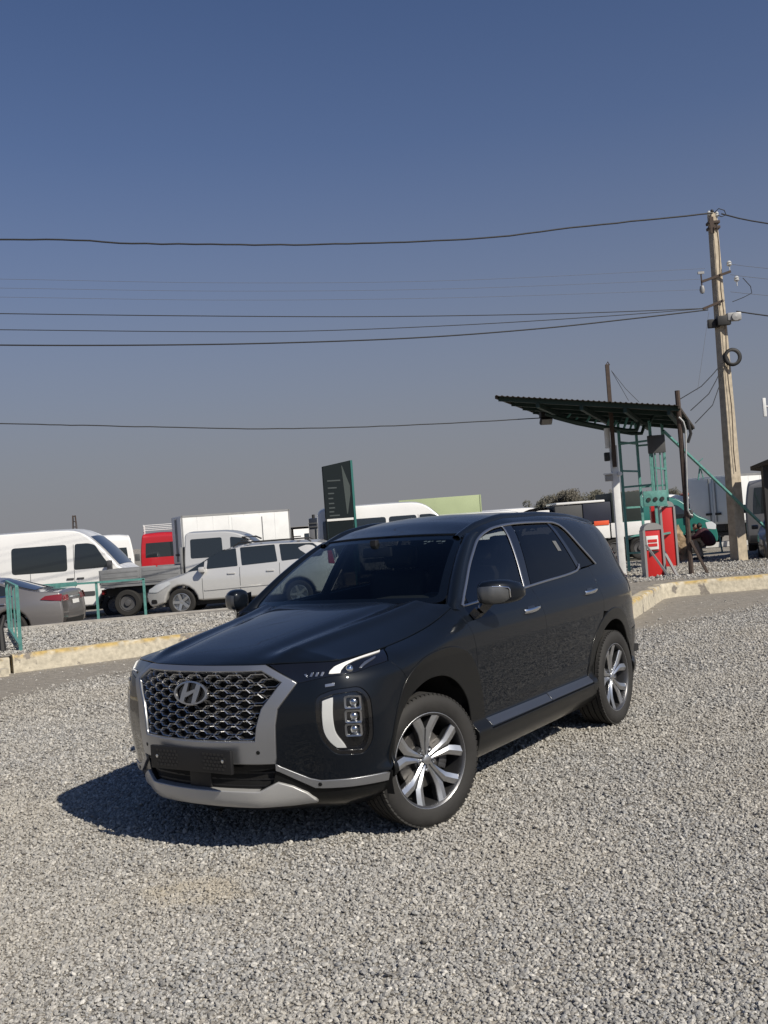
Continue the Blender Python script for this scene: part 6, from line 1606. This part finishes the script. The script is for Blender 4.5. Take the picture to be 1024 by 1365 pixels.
# --- canopy over the gate
cA, cB = at(661, 529, 21.6), at(905, 542, 21.6); cC, cD = at(925, 570, 26.6), at(724, 553, 26.6)
CN = thing('gate_canopy', 'dark single slope canopy on teal frames over the gate', 'canopy', (0, 0, 0))
def cpt(s, t, d=0.0): p = (cA * (1 - s) + cB * s) * (1 - t) + (cD * (1 - s) + cC * s) * t; return p + Vector((0, 0, d))
nr_ = 34
for k in range(nr_):                                  # roof sheet in ribbed strips
    q = MB(); s0, s1 = k / nr_, (k + 1) / nr_; e = (s1 - s0)
    prof = [(s0, .02), (s0 + e * .18, .036), (s0 + e * .36, .036), (s0 + e * .54, .02), (s1, .02)]
    V = [cpt(s, t, d) for s, d in prof for t in (-.01, 1.01)]; q.add(V + [v - Vector((0, 0, .006)) for v in V], [(2 * i, 2 * i + 2, 2 * i + 3, 2 * i + 1) for i in range(4)] + [(10 + 2 * i, 11 + 2 * i, 13 + 2 * i, 12 + 2 * i) for i in range(4)] + [(2 * i, 10 + 2 * i, 12 + 2 * i, 2 * i + 2) for i in range(4)] + [(2 * i + 1, 2 * i + 3, 13 + 2 * i, 11 + 2 * i) for i in range(4)])
    q.build('roof_sheet', M_ROOFU, CN, smooth=None)
for t in (.03, .27, .50, .73, .97): q = MB(); q.bar(cpt(.005, t, -.035), cpt(.995, t, -.035), .07, .09); q.build('purlin', M_TEALD, CN)
for s in (.0, 1.0): q = MB(); q.bar(cpt(s, 0, -.01), cpt(s, 1, -.01), .04, .06); q.build('edge_bar', M_ROOFU, CN)
for s in (.22, .46, .70, .94): q = MB(); q.bar(cpt(s, .02, -.13), cpt(s, .98, -.13), .07, .10); q.build('rafter', M_TEALD, CN)
# the truss that carries the long overhang
for t in (.42, .62):
    q = MB(); q.tube([cpt(.16, t, -.16), cpt(.30, t, -.27), cpt(.52, t, -.38), cpt(.64, t, -.42), cpt(.70, t, -.40), cpt(.72, t, -.20)], .045, 8); q.build('truss_bar', M_TEALD, CN)
    for s, d in ((.28, -.26), (.40, -.32), (.52, -.38), (.62, -.41)): q = MB(); q.tube([cpt(s, t, d), cpt(s + .03, t, -.12)], .028, 6); q.build('truss_strut', M_TEAL, CN)
# four teal columns, with rungs
cols = [(at(823, 575, 24.2), gp(839, 762, ZI)), (at(848, 575, 25.2), gp(862, 757, ZI)), (at(867, 577, 24.4), gp(881, 761, ZI)), (at(885, 577, 25.4), gp(897, 755, ZI))]
CL = []
for a, c in cols:
    zt = a.z + .25; q = MB(); q.bar((c.x, c.y, ZI - .02), (c.x, c.y, zt), .06, .06); q.build('column', M_TEAL, CN); CL.append((c.x, c.y, zt))
for i, j in ((0, 1), (2, 3), (0, 2), (1, 3)):
    for z in ((.85, 1.55, 2.45, 3.15) if (i, j) in ((0, 1), (2, 3)) else (.45, 2.05, 3.1)):
        q = MB(); q.bar((CL[i][0], CL[i][1], ZI + z), (CL[j][0], CL[j][1], ZI + z), .045, .045); q.build('rung', M_TEAL, CN)
for i in (0, 1, 2, 3):
    x, y, z = CL[i]; q = MB(); q.tube([(x, y, z - .05), (x + .12, y, z + .12), (x + .30, y, z + .10), (x + .36, y, z + .28)], .035, 8); q.build('bracket', M_TEALD, CN)
for dx in (.10, .22, .34):
    q = MB(); q.bar((CL[2][0] - .16 + dx, CL[2][1] - .05, ZI + 1.9), (CL[2][0] - .16 + dx, CL[2][1] - .05, ZI + 3.2), .03, .03); q.build('rail', M_TEAL, CN)
q = MB(); q.box((CL[2][0] - .02, CL[2][1] - .06, ZI + 1.72), (.55, .05, .36), b=.01); q.build('crest_panel', M_TEAL, CN)
for dx in (-.16, 0, .16): q = MB(); q.lathe([(.0, -.09), (.05, -.09), (.05, -.05)], 12, M=Matrix.Translation((CL[2][0] - .02 + dx, CL[2][1] - .02, ZI + 1.70))); q.build('round_hole', MV_CHASSIS, CN)
gbx = at(875, 592, 23.9); q = MB(); q.box(gbx, (.40, .10, .42), b=.01); tag(q.build('mesh_box', M_GREYPL if 'M_GREYPL' in globals() else MV_GREYPL), 'dark grey box hanging under the right side of the canopy', 'box')
fl = at(728, 561, 24.6); FL = thing('floodlight', 'square floodlight hanging under the left end of the canopy', 'floodlight', fl, R(12))
q = MB(); q.box((0, 0, 0), (.30, .10, .18), Matrix.Rotation(R(35), 4, 'X'), b=.02); q.build('housing', MV_CHASSIS, FL)
q = MB(); q.box((0, -.055, 0), (.26, .02, .15), Matrix.Rotation(R(35), 4, 'X')); q.build('glass', M_GREYM, FL)
q = MB(); q.box((.04, .04, .16), (.34, .16, .16), b=.02); q.build('ballast', MV_CHASSIS, FL)

# --- white camera post with the thin dark mast on it
wp = gp(829, 756, ZI); wp.y = 23.4; wp.x = at(829, 750, 23.4).x
WP = thing('camera_post', 'white square post with cameras at the left of the gate', 'post', (wp.x, wp.y, ZI), 0)
zt = at(810, 571, wp.y).z - ZI; zm = at(818, 594, wp.y).z - ZI
q = MB(); q.box((0, 0, zm / 2), (.155, .155, zm), b=.012); q.build('shaft', M_WPOST, WP)
q = MB(); q.tube([(-.11, 0, zm - .05), (-.11, 0, zt)], .065, 12); q.build('upper_tube', M_WPOST, WP)
for v, d_, m_ in ((609, (.12, .12, .20), MV_CHASSIS), (637, (.16, .12, .16), M_GREYM)):
    z = at(812, v, wp.y).z - ZI; q = MB(); q.box((-.17, -.08, z), d_, b=.02); q.build('camera_box', m_, WP)
z = at(812, 632, wp.y).z - ZI; q = MB(); q.box((-.17, -.10, z), (.20, .22, .03)); q.build('sun_hood', M_WPOST, WP)
q = MB(); q.lathe([(.0, -.13), (.05, -.12), (.05, .0)], 12, M=Matrix.Translation((.09, -.02, at(823, 632, wp.y).z - ZI))); q.build('lens', M_WPOST, WP)
mt_ = thing('thin_mast', 'thin dark mast rising above the canopy from the white post', 'mast', (wp.x - .02, wp.y - .14, ZI)); z1 = at(810, 487, wp.y).z - ZI
q = MB(); q.bar((0, 0, zm - .5), (-.0, 0, z1), .085, .06); q.build('shaft', M_RUST, mt_)
q = MB(); q.tube([(-.02, -.02, z1), (.02, 0, z1 + .06), (.06, 0, z1 - .02)], .012, 6); q.build('hook', M_RUST, mt_)

# --- rusty pole with the bent conduit
rp0 = gp(922, 766, ZI); RPL = thing('rusty_pole', 'rusty thin pole with a bent white conduit and a slanting brace', 'pole', (rp0.x, rp0.y, ZI))
z1 = at(913, 520, rp0.y).z - ZI; q = MB(); q.tube([(0, 0, -.05), (0, 0, z1)], .055, 8); q.build('shaft', M_RUST, RPL)
def rl(u, v): p_ = at(u, v, rp0.y - .08); return (p_.x - rp0.x, -.08, p_.z - ZI)
q = MB(); q.tube([rl(905, 556), rl(911, 562), rl(914, 572), rl(915, 620), rl(917, 680), rl(920, 686), rl(923, 687)], .020, 8); q.build('conduit', M_GALV, RPL, smooth=R(60))
q = MB(); q.bar(rl(921, 722), rl(944, 765), .06, .05); q.build('brace', M_RUST, RPL)
q = MB(); q.tube([rl(917, 560), rl(921, 578), rl(917, 590)], .035, 8); q.build('dark_lamp', MV_CHASSIS, RPL)
tb0, tb1 = at(884, 574, 24.0), at(1034, 716, 26.5); q = MB(); q.bar(tb0, tb1, .06, .05)
TB = tag(q.build('stay_bar', M_TEAL), 'long teal stay bar slanting from the canopy down to the right', 'bar')
q = MB(); m0 = at(933, 622, 24.9); q.tube([m0, at(931, 640, 24.9)], .018, 6); q.tube([m0, at(938, 638, 24.9)], .014, 6); q.tube([at(930, 617, 24.9), at(937, 611, 24.9)], .012, 6); q.build('bracket', M_TEAL, TB)

# --- barrier cabinets
def barrier(u, v, H, w, label, rz=0, boom=True):
    p_ = gp(u, v, ZI); t = thing('barrier_cabinet', label, 'barrier', (p_.x, p_.y, ZI), rz, 'barrier cabinets at the gate')
    q = MB(); q.box((0, 0, H / 2), (w, .30, H), b=.015); q.build('cabinet', M_BARRED, t)
    q = MB(); k = 12; V = [(-w / 2 - .02, H), ] + [(-(w / 2 + .02) * cos(pi * i / k), H + .02 + .13 * sin(pi * i / k)) for i in range(k + 1)] + [(w / 2 + .02, H)]
    q.prism(V, -.17, .17, axis='y'); q.build('cap', M_GREYM, t)
    for sd in (-1, 1): q = MB(); q.box((sd * (w / 2 + .02), -.02, H / 2), (.05, .32, H)); q.build('edge_trim', M_GREYM, t)
    if boom:
        q = MB(); q.box((-.03, -.165, H - .28), (.26, .02, .30), b=.005); lb = q.build('label', M_WHITEL, t)
        for z in (.04, -.05): q = MB(); q.box((-.03, -.178, H - .28 + z), (.20, .01, .065)); q.build('label_mark', M_BARRED, lb)
        q = MB(); q.add([(-.10, -.16, H - .46), (.12, -.16, H - .46), (-.10, -.16, H - .58), (-.10, -.175, H - .46), (.12, -.175, H - .46), (-.10, -.175, H - .58)], [(3, 4, 5), (0, 1, 4, 3), (1, 2, 5, 4), (2, 0, 3, 5)]); q.build('arrow_mark', MV_CHASSIS, t)
    return t
barrier(872.5, 768, 1.02, .36, 'nearer red barrier cabinet with a grey arched cap and white label')
barrier(893, 755, 1.50, .30, 'taller red barrier cabinet just behind the near one', boom=False)
for (a, c, Yb), l in (((861, 726), (893, 770), 21.6), 'left grey arm leaning against the near red barrier'), (((884, 733), (903, 768), 22.3), 'right grey arm between the two red barriers'):
    q = MB(); q.bar(at(*a, Yb), gp(*c, ZI), .055, .04); tag(q.build('boom_pole', M_GREYM), l, 'boom', 'grey arms at the barriers')
q = MB(); rj = at(875, 685, 26.0); q.box((rj.x, rj.y, 1.35), (.30, .16, 1.5), b=.01); tag(q.build('red_locker', M_BARRED), 'red panel standing behind the teal rungs of the gate', 'panel')

# --- totem sign
ts = at(455, 690, 33.0); TS = thing('totem_sign', 'tall dark teal totem sign with rows of small lines', 'sign', (ts.x - .05, 33.0, 0), R(18))
zt0 = at(450, 617, 33.0).z; zb0 = at(460, 690, 33.0).z
M_TOT = mat('totem_face', (.006, .011, .014), .75, spec=.2); M_TOTE = mat('totem_edge', (.02, .13, .12), .45); M_TOTL = mat('totem_lines', (.06, .072, .076), .7, spec=.2); M_TOTG = mat('totem_grey', (.055, .068, .068), .7, spec=.2)
w_ = .94
q = MB(); q.add([(-w_ / 2, -.06, .4), (w_ / 2, -.06, .4), (w_ / 2, -.06, zt0 + .06), (-w_ / 2, -.06, zt0 - .10), (-w_ / 2, .06, .4), (w_ / 2, .06, .4), (w_ / 2, .06, zt0 + .06), (-w_ / 2, .06, zt0 - .10)], [(0, 1, 2, 3), (5, 4, 7, 6), (3, 2, 6, 7), (0, 3, 7, 4), (0, 4, 5, 1), (1, 5, 6, 2)]); q.build('panel', M_TOT, TS, smooth=None)
q = MB(); q.box((w_ / 2 + .035, 0, (zt0 + .4) / 2 + .03), (.07, .16, zt0 - .34)); q.build('edge_strip', M_TOTE, TS)
Hf = zt0 - zb0
q = MB(); q.add([(.16, -.068, zt0 - .10), (.18, -.068, zt0 - .10), (.40, -.068, zt0 - Hf * .42), (.40, -.068, zt0 - Hf * .58), (.27, -.068, zb0 + .12), (.24, -.068, zb0 + .12), (.20, -.068, zt0 - Hf * .5)], [(0, 1, 2, 6), (6, 2, 3), (6, 3, 4, 5)]); q.build('grey_blade', M_TOTG, TS, smooth=None)
for k, (wd, z) in enumerate(((.44, .32), (.30, .45), (.20, .55), (.16, .64), (.18, .73), (.20, .81), (.16, .88), (.34, .95))):
    q = MB(); q.box((-w_ / 2 + .12 + wd / 2, -.066, zt0 - Hf * z), (wd, .008, .045)); q.build('text_line', M_TOTL, TS)
q = MB(); q.box((0, 0, .2), (.7, .5, .4)); q.build('plinth', M_CONC, TS)
sb = thing('information_board', 'low dark board with a white top edge below the totem', 'board', (ts.x - .02, 32.2, 0), R(6))
zb1 = at(460, 692, 32.2).z; q = MB(); q.box((.02, 0, zb1 - .5), (.80, .05, .95)); q.build('panel', M_TOT, sb); q = MB(); q.box((.02, -.005, zb1), (.84, .08, .07)); q.build('top_rail', M_WHITEL, sb)
for sd in (-.36, .40): q = MB(); q.bar((sd, .05, -.1), (sd, .05, zb1 - .05), .05, .05); q.build('leg', M_TEAL, sb)

# --- teal railings at the left
fa_, fb_ = gp(134, 819, .20), gp(192, 816, .20); fd = (fb_ - fa_); yf_ = (fa_.y + fb_.y) / 2
RL = thing('teal_railing', 'low teal railing between the saloon and the truck', 'railing', (fa_.x, yf_, .0))
hz = at(134, 776, yf_).z
for k in (-2, -1, 0, 1): q = MB(); q.bar((fd.x * k, 0, -.1), (fd.x * k, 0, hz), .05, .05); q.build('post', M_TEAL, RL)
q = MB(); q.bar((fd.x * -2 - .2, 0, hz), (fd.x * 1.02, 0, hz), .05, .045); q.build('top_rail', M_TEAL, RL)
q = MB(); q.box((fd.x * -.82, -.02, hz + .0), (.92, .05, .10)); q.build('rail_board', M_TEAL, RL)
bz = gp(28, 868, ZI); BG = thing('barricade', 'short teal railing with upright bars seen nearly end on at the left edge', 'barricade', (bz.x, bz.y, ZI), R(0))
h_ = at(25, 782, bz.y).z - ZI
ax = Vector((-.10, 1.0, 0)).normalized(); dirv = Vector((-.32, .72, 0))
pa = Vector((0, 0, 0)); pb = Vector((gp(13, 844, ZI).x - bz.x, gp(13, 844, ZI).y - bz.y, 0))
for k in range(4): p_ = pa.lerp(pb, k / 3); q = MB(); q.bar(p_, p_ + Vector((0, 0, h_)), .042 if k in (0, 3) else .022, .042 if k in (0, 3) else .022); q.build('upright', M_TEAL, BG)
for z in (.08, h_): q = MB(); q.bar(pa + Vector((0, 0, z)), pb + Vector((0, 0, z)), .045, .045); q.build('rail', M_TEAL, BG)
q = MB(); q.tube([(-.30, -.15, 0), (-.36, -.12, .28), (-.34, -.08, .50), (-.42, -.05, .62)], .05, 8); 
bk = gp(4, 868, ZI); q = MB(); q.tube([(bk.x, bk.y, ZI), (bk.x - .03, bk.y + .05, ZI + .35), (bk.x + .02, bk.y + .1, ZI + .55)], [.06, .045, .03], 8); tag(q.build('tree_stub', MV_CHASSIS), 'dark bent stub at the far left edge of the gravel island', 'stub')

# --- brush pile and the person crouching
bp0 = gp(906, 749, ZI); bm = bmesh.new(); bmesh.ops.create_icosphere(bm, subdivisions=4, radius=1)
from mathutils import noise as mnoise
for v in bm.verts:
    n = v.co.normalized(); d_ = 1 + .35 * mnoise.noise(n * 2.3) + .22 * mnoise.noise(n * 6.1) + .12 * mnoise.noise(n * 14)
    v.co = Vector((n.x * .42, n.y * .40, max(-.05, n.z * .78 + .12))) * d_
me = bpy.data.meshes.new('earth_pile'); bm.to_mesh(me); bm.free(); me.materials.append(mat('dry_earth', (.30, .22, .14), .95, noise=(7, .5), bump=(22, 1.0)))
o = bpy.data.objects.new('earth_pile', me); COL.objects.link(o); o.location = (bp0.x, bp0.y + .6, ZI); tag(o, 'tan heap of dry earth between the red barriers and the person', 'heap')

pp = gp(939, 746, ZI); PS = thing('person', 'person in a burgundy jacket squatting with the head bowed', 'person', (pp.x, pp.y, ZI), R(-28))
M_SKIN = mat('skin', (.38, .22, .15), .55); M_JACKET = mat('burgundy_jacket', (.045, .010, .018), .8, bump=(30, .3)); M_TROUS = mat('beige_trousers', (.36, .31, .24), .85, bump=(30, .3)); M_HAIR = mat('black_hair', (.012, .010, .010), .7); M_SHOE = mat('dark_shoe', (.02, .02, .02), .6)
def skin(name, J, E, m, parent, sub=2):
    me = bpy.data.meshes.new(name); me.from_pydata([j[0] for j in J], E, []); o = bpy.data.objects.new(name, me); COL.objects.link(o); o.parent = parent
    md = o.modifiers.new('skin', 'SKIN'); md.use_smooth_shade = True
    for i, j in enumerate(J): r = j[1]; me.skin_vertices[0].data[i].radius = (r, j[2] if len(j) > 2 else r); me.skin_vertices[0].data[i].use_root = (i == 0)
    s_ = o.modifiers.new('sub', 'SUBSURF'); s_.levels = sub; s_.render_levels = sub
    me.materials.append(m); return o
# faces left: x- is forward; squatting, heels down, arms round the knees
skin('body', [((.16, 0, .34), .13, .16), ((-.02, .10, .56), .085), ((-.20, .13, .60), .075), ((-.12, .13, .34), .060), ((-.06, .13, .10), .045), ((-.20, .14, .04), .040),
              ((-.02, -.10, .56), .085), ((-.20, -.13, .60), .075), ((-.12, -.13, .34), .060), ((-.06, -.13, .10), .045), ((-.20, -.14, .04), .040)],
     [(0, 1), (1, 2), (2, 3), (3, 4), (4, 5), (0, 6), (6, 7), (7, 8), (8, 9), (9, 10)], M_TROUS, PS)
skin('jacket', [((.18, 0, .34), .19, .22), ((.18, 0, .54), .20, .23), ((.10, 0, .72), .18, .22), ((.0, 0, .82), .10, .12), ((.0, .20, .74), .095), ((-.14, .25, .64), .065), ((-.34, .14, .60), .050), ((.0, -.20, .74), .095), ((-.14, -.25, .64), .065), ((-.34, -.14, .60), .050)],
     [(0, 1), (1, 2), (2, 3), (2, 4), (4, 5), (5, 6), (2, 7), (7, 8), (8, 9)], M_JACKET, PS)
skin('head', [((-.02, 0, .84), .056), ((-.09, 0, .90), .078, .070), ((-.14, 0, .91), .095, .082), ((-.19, 0, .87), .082, .070), ((-.23, 0, .825), .046)], [(0, 1), (1, 2), (2, 3), (3, 4)], M_SKIN, PS)
skin('hair', [((-.02, 0, .87), .080, .082), ((-.07, 0, .93), .100, .098), ((-.13, 0, .965), .094, .092), ((-.19, 0, .94), .070, .075)], [(0, 1), (1, 2)], M_HAIR, PS)
for sd in (-1, 1):
    h0 = Vector((-.36, sd * .13, .60))
    skin('hand', [(tuple(h0), .036, .026), (tuple(h0 + Vector((-.07, -sd * .02, -.02))), .040, .022)] + [(tuple(h0 + Vector((-.10 - .035 * q_, -sd * .02 + (k - 1.5) * .020, -.03 - .035 * q_))), .010) for k in range(4) for q_ in (0, 1)] + [(tuple(h0 + Vector((-.06, -sd * .055, -.03))), .011), (tuple(h0 + Vector((-.09, -sd * .065, -.06))), .010)],
         [(0, 1)] + [e for k in range(4) for e in ((1, 2 + 2 * k), (2 + 2 * k, 3 + 2 * k))] + [(0, 10), (10, 11)], M_SKIN, PS, sub=1)
    skin('shoe', [((-.02, sd * .135, .05), .048), ((-.12, sd * .14, .05), .050, .046), ((-.24, sd * .145, .035), .046, .034), ((-.29, sd * .145, .03), .030, .024)], [(0, 1), (1, 2), (2, 3)], M_SHOE, PS)

# --- things at the right edge
ke = at(1000, 662, 24.5); KE = thing('kiosk_roof', 'dark roof and post of a kiosk at the right edge', 'kiosk', (0, 0, 0))
kp = [at(1000, 622, 25.5), at(1024, 612, 24.6), at(1090, 606, 24.2), at(1110, 630, 28.5)]
q = MB(); q.add([tuple(p_) for p_ in kp] + [tuple(p_ - Vector((0, 0, .10))) for p_ in kp], [(0, 1, 2, 3), (7, 6, 5, 4), (0, 4, 5, 1), (1, 5, 6, 2), (2, 6, 7, 3), (3, 7, 4, 0)]); q.build('roof', M_ROOFU, KE)
k1 = at(1021, 640, 25.0); q = MB(); q.box((k1.x, k1.y, k1.z / 2 + .25), (.16, .16, k1.z + .35)); q.build('post', MV_CHASSIS, KE)
k2 = at(1075, 640, 25.4); q = MB(); q.box((k2.x, k2.y, k2.z / 2 + .2), (.16, .16, k2.z + .3)); q.build('post', MV_CHASSIS, KE)
an = at(1019, 543, 27.0); AN = thing('antenna', 'small white antenna on a mast just inside the right edge', 'antenna', (an.x, 27.0, 0))
q = MB(); q.box((0, 0, an.z), (.09, .07, .50), b=.02); q.build('panel', M_WPOST, AN); q = MB(); q.tube([(.05, 0, an.z + .02), (.34, 0, an.z - .02)], .022, 6); q.build('arm', M_GALV, AN); q = MB(); q.tube([(.36, 0, 0), (.36, 0, an.z + .6)], .04, 8); q.build('mast', M_GALV, AN)
gpst = gp(963, 735, .05); q = MB(); q.tube([(gpst.x, gpst.y, 0), (gpst.x - .06, gpst.y, .62)], .03, 6); tag(q.build('marker_post', M_TEAL), 'short pale teal post behind the person', 'post')
q = MB(); a_ = gp(940, 727, .12); c_ = gp(1010, 722, .12); q.bar(a_, c_, .25, .20); tag(q.build('kerb', mat('white_kerb', (.55, .54, .52), .8, noise=(3, .15)), smooth=None), kind='structure')
tw = at(100, 705, 300); TW = thing('lattice_tower', 'thin distant lattice tower over the white van roof', 'tower', (tw.x, 300, 0))
zt = at(100, 687, 300).z
for sx_, sy_ in ((-1, -1), (1, -1), (1, 1), (-1, 1)): q = MB(); q.tube([(sx_ * .9, sy_ * .9, 0), (sx_ * .35, sy_ * .35, zt)], .12, 5); q.build('leg', M_RUST, TW)
for k in range(8): z = zt * (k + .5) / 8; w2 = .9 - .55 * z / zt; q = MB(); q.tube([(-w2, -w2, z), (w2, -w2, z + .8)], .07, 4); q.tube([(w2, w2, z), (-w2, w2, z + .8)], .07, 4); q.build('lattice', M_RUST, TW)

# --- far trees, each with its own crown and trunk
M_BARK = mat('bark', (.08, .065, .05), .9)
M_LEAF = [mat('hazed_leaves', c, .8, noise=(.6, .35)) for c in ((.095, .092, .070), (.105, .096, .076), (.085, .084, .066))]  # grey-brown haze of distance mixed into the leaf colour
def tree(u, v, Y, w, label, seed, hk=1.0):
    p_ = at(u, v, Y); top = p_.z; rs = random.Random(seed); t = thing('tree', label, 'tree', (p_.x, Y, 0), 0, 'haze-toned trees on the skyline')
    q = MB(); q.tube([(0, 0, 0), (w * .03, 0, top * .3), (0, w * .02, top * .55)], [w * .055, w * .045, w * .03], 7)
    for k in range(5): a = k * 1.3 + seed; q.tube([(0, 0, top * .35), (cos(a) * w * .2, sin(a) * w * .2, top * .6), (cos(a) * w * .36, sin(a) * w * .3, top * .75)], [w * .025, w * .018, w * .008], 5)
    q.build('trunk', M_BARK, t)
    V = []; F_ = []
    cl = [(rs.gauss(0, .24) * w, rs.gauss(0, .24) * w, top * rs.uniform(.45, .86), w * rs.uniform(.13, .24)) for _ in range(26)]
    for cx, cy_, cz, cr_ in cl:
        for _ in range(150):
            d_ = Vector((rs.gauss(0, 1), rs.gauss(0, 1), rs.gauss(0, 1))).normalized() * cr_ * rs.uniform(.55, 1.08)
            c = Vector((cx, cy_, cz)) + d_; c.z = min(c.z, top * 1.0)
            a = Vector((rs.gauss(0, 1), rs.gauss(0, 1), rs.gauss(0, 1))).normalized() * w * .030; b_ = a.orthogonal().normalized() * w * .022
            k = len(V); V += [c - a, c + b_, c + a, c - b_]; F_.append((k, k + 1, k + 2, k + 3))
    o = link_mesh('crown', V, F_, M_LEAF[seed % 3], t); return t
tree(752, 652, 170, 5.2, 'rounded haze-toned tree behind the SUV tail, tallest of the left clump', 1)
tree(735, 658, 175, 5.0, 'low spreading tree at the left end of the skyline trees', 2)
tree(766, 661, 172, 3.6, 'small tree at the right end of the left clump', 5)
tree(797, 653, 165, 5.4, 'rounded haze-toned tree just left of the white camera post', 3)
tree(838, 655, 168, 5.2, 'haze-toned tree seen through the teal gate columns', 4)
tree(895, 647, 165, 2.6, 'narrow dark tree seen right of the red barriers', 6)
tree(915, 655, 170, 4.6, 'low haze-toned tree beside the rusty pole', 7)
# --- far low buildings that close the yard
M_FAR = [mat('far_wall', c, .85, noise=(.3, .12)) for c in ((.45, .43, .40), (.30, .29, .28), (.52, .50, .47), (.40, .22, .18))]
fbs = [(-62, 120, 16, 3.0, 0, 'long pale store behind the vans at the far left'), (-34, 105, 12, 2.7, 3, 'low brick red store beyond the red van'), (-14, 130, 22, 2.8, 2, 'long white store far behind the box lorry'), (12, 125, 18, 2.6, 1, 'grey shed far behind the SUV roof'), (37, 135, 14, 2.9, 0, 'pale shed far behind the gate'), (66, 120, 22, 3.2, 2, 'white shed far behind the concrete pole')]
for x, y, w, h, k, l in fbs:
    t = thing('store_building', l, 'building', (x, y, -.6), R(x * .1))
    q = MB(); q.box((0, 0, (h + .5) / 2), (w, 7, h + .5)); q.build('wall', M_FAR[k], t)
    q = MB(); q.prism([(-w / 2 - .3, h + .45), (w / 2 + .3, h + .45), (w / 2 + .3, h + .65), (-w / 2 - .3, h + .65)], -3.9, 3.9, axis='y'); q.build('roof', M_FAR[1] if k != 1 else M_FAR[0], t)
    n = int(w / 3)
    for i in range(n):
        xx = -w / 2 + (i + .5) * w / n; q = MB(); q.box((xx, -3.52, 1.7), (1.2, .06, 1.0)); q.build('window', MV_GLASS, t)
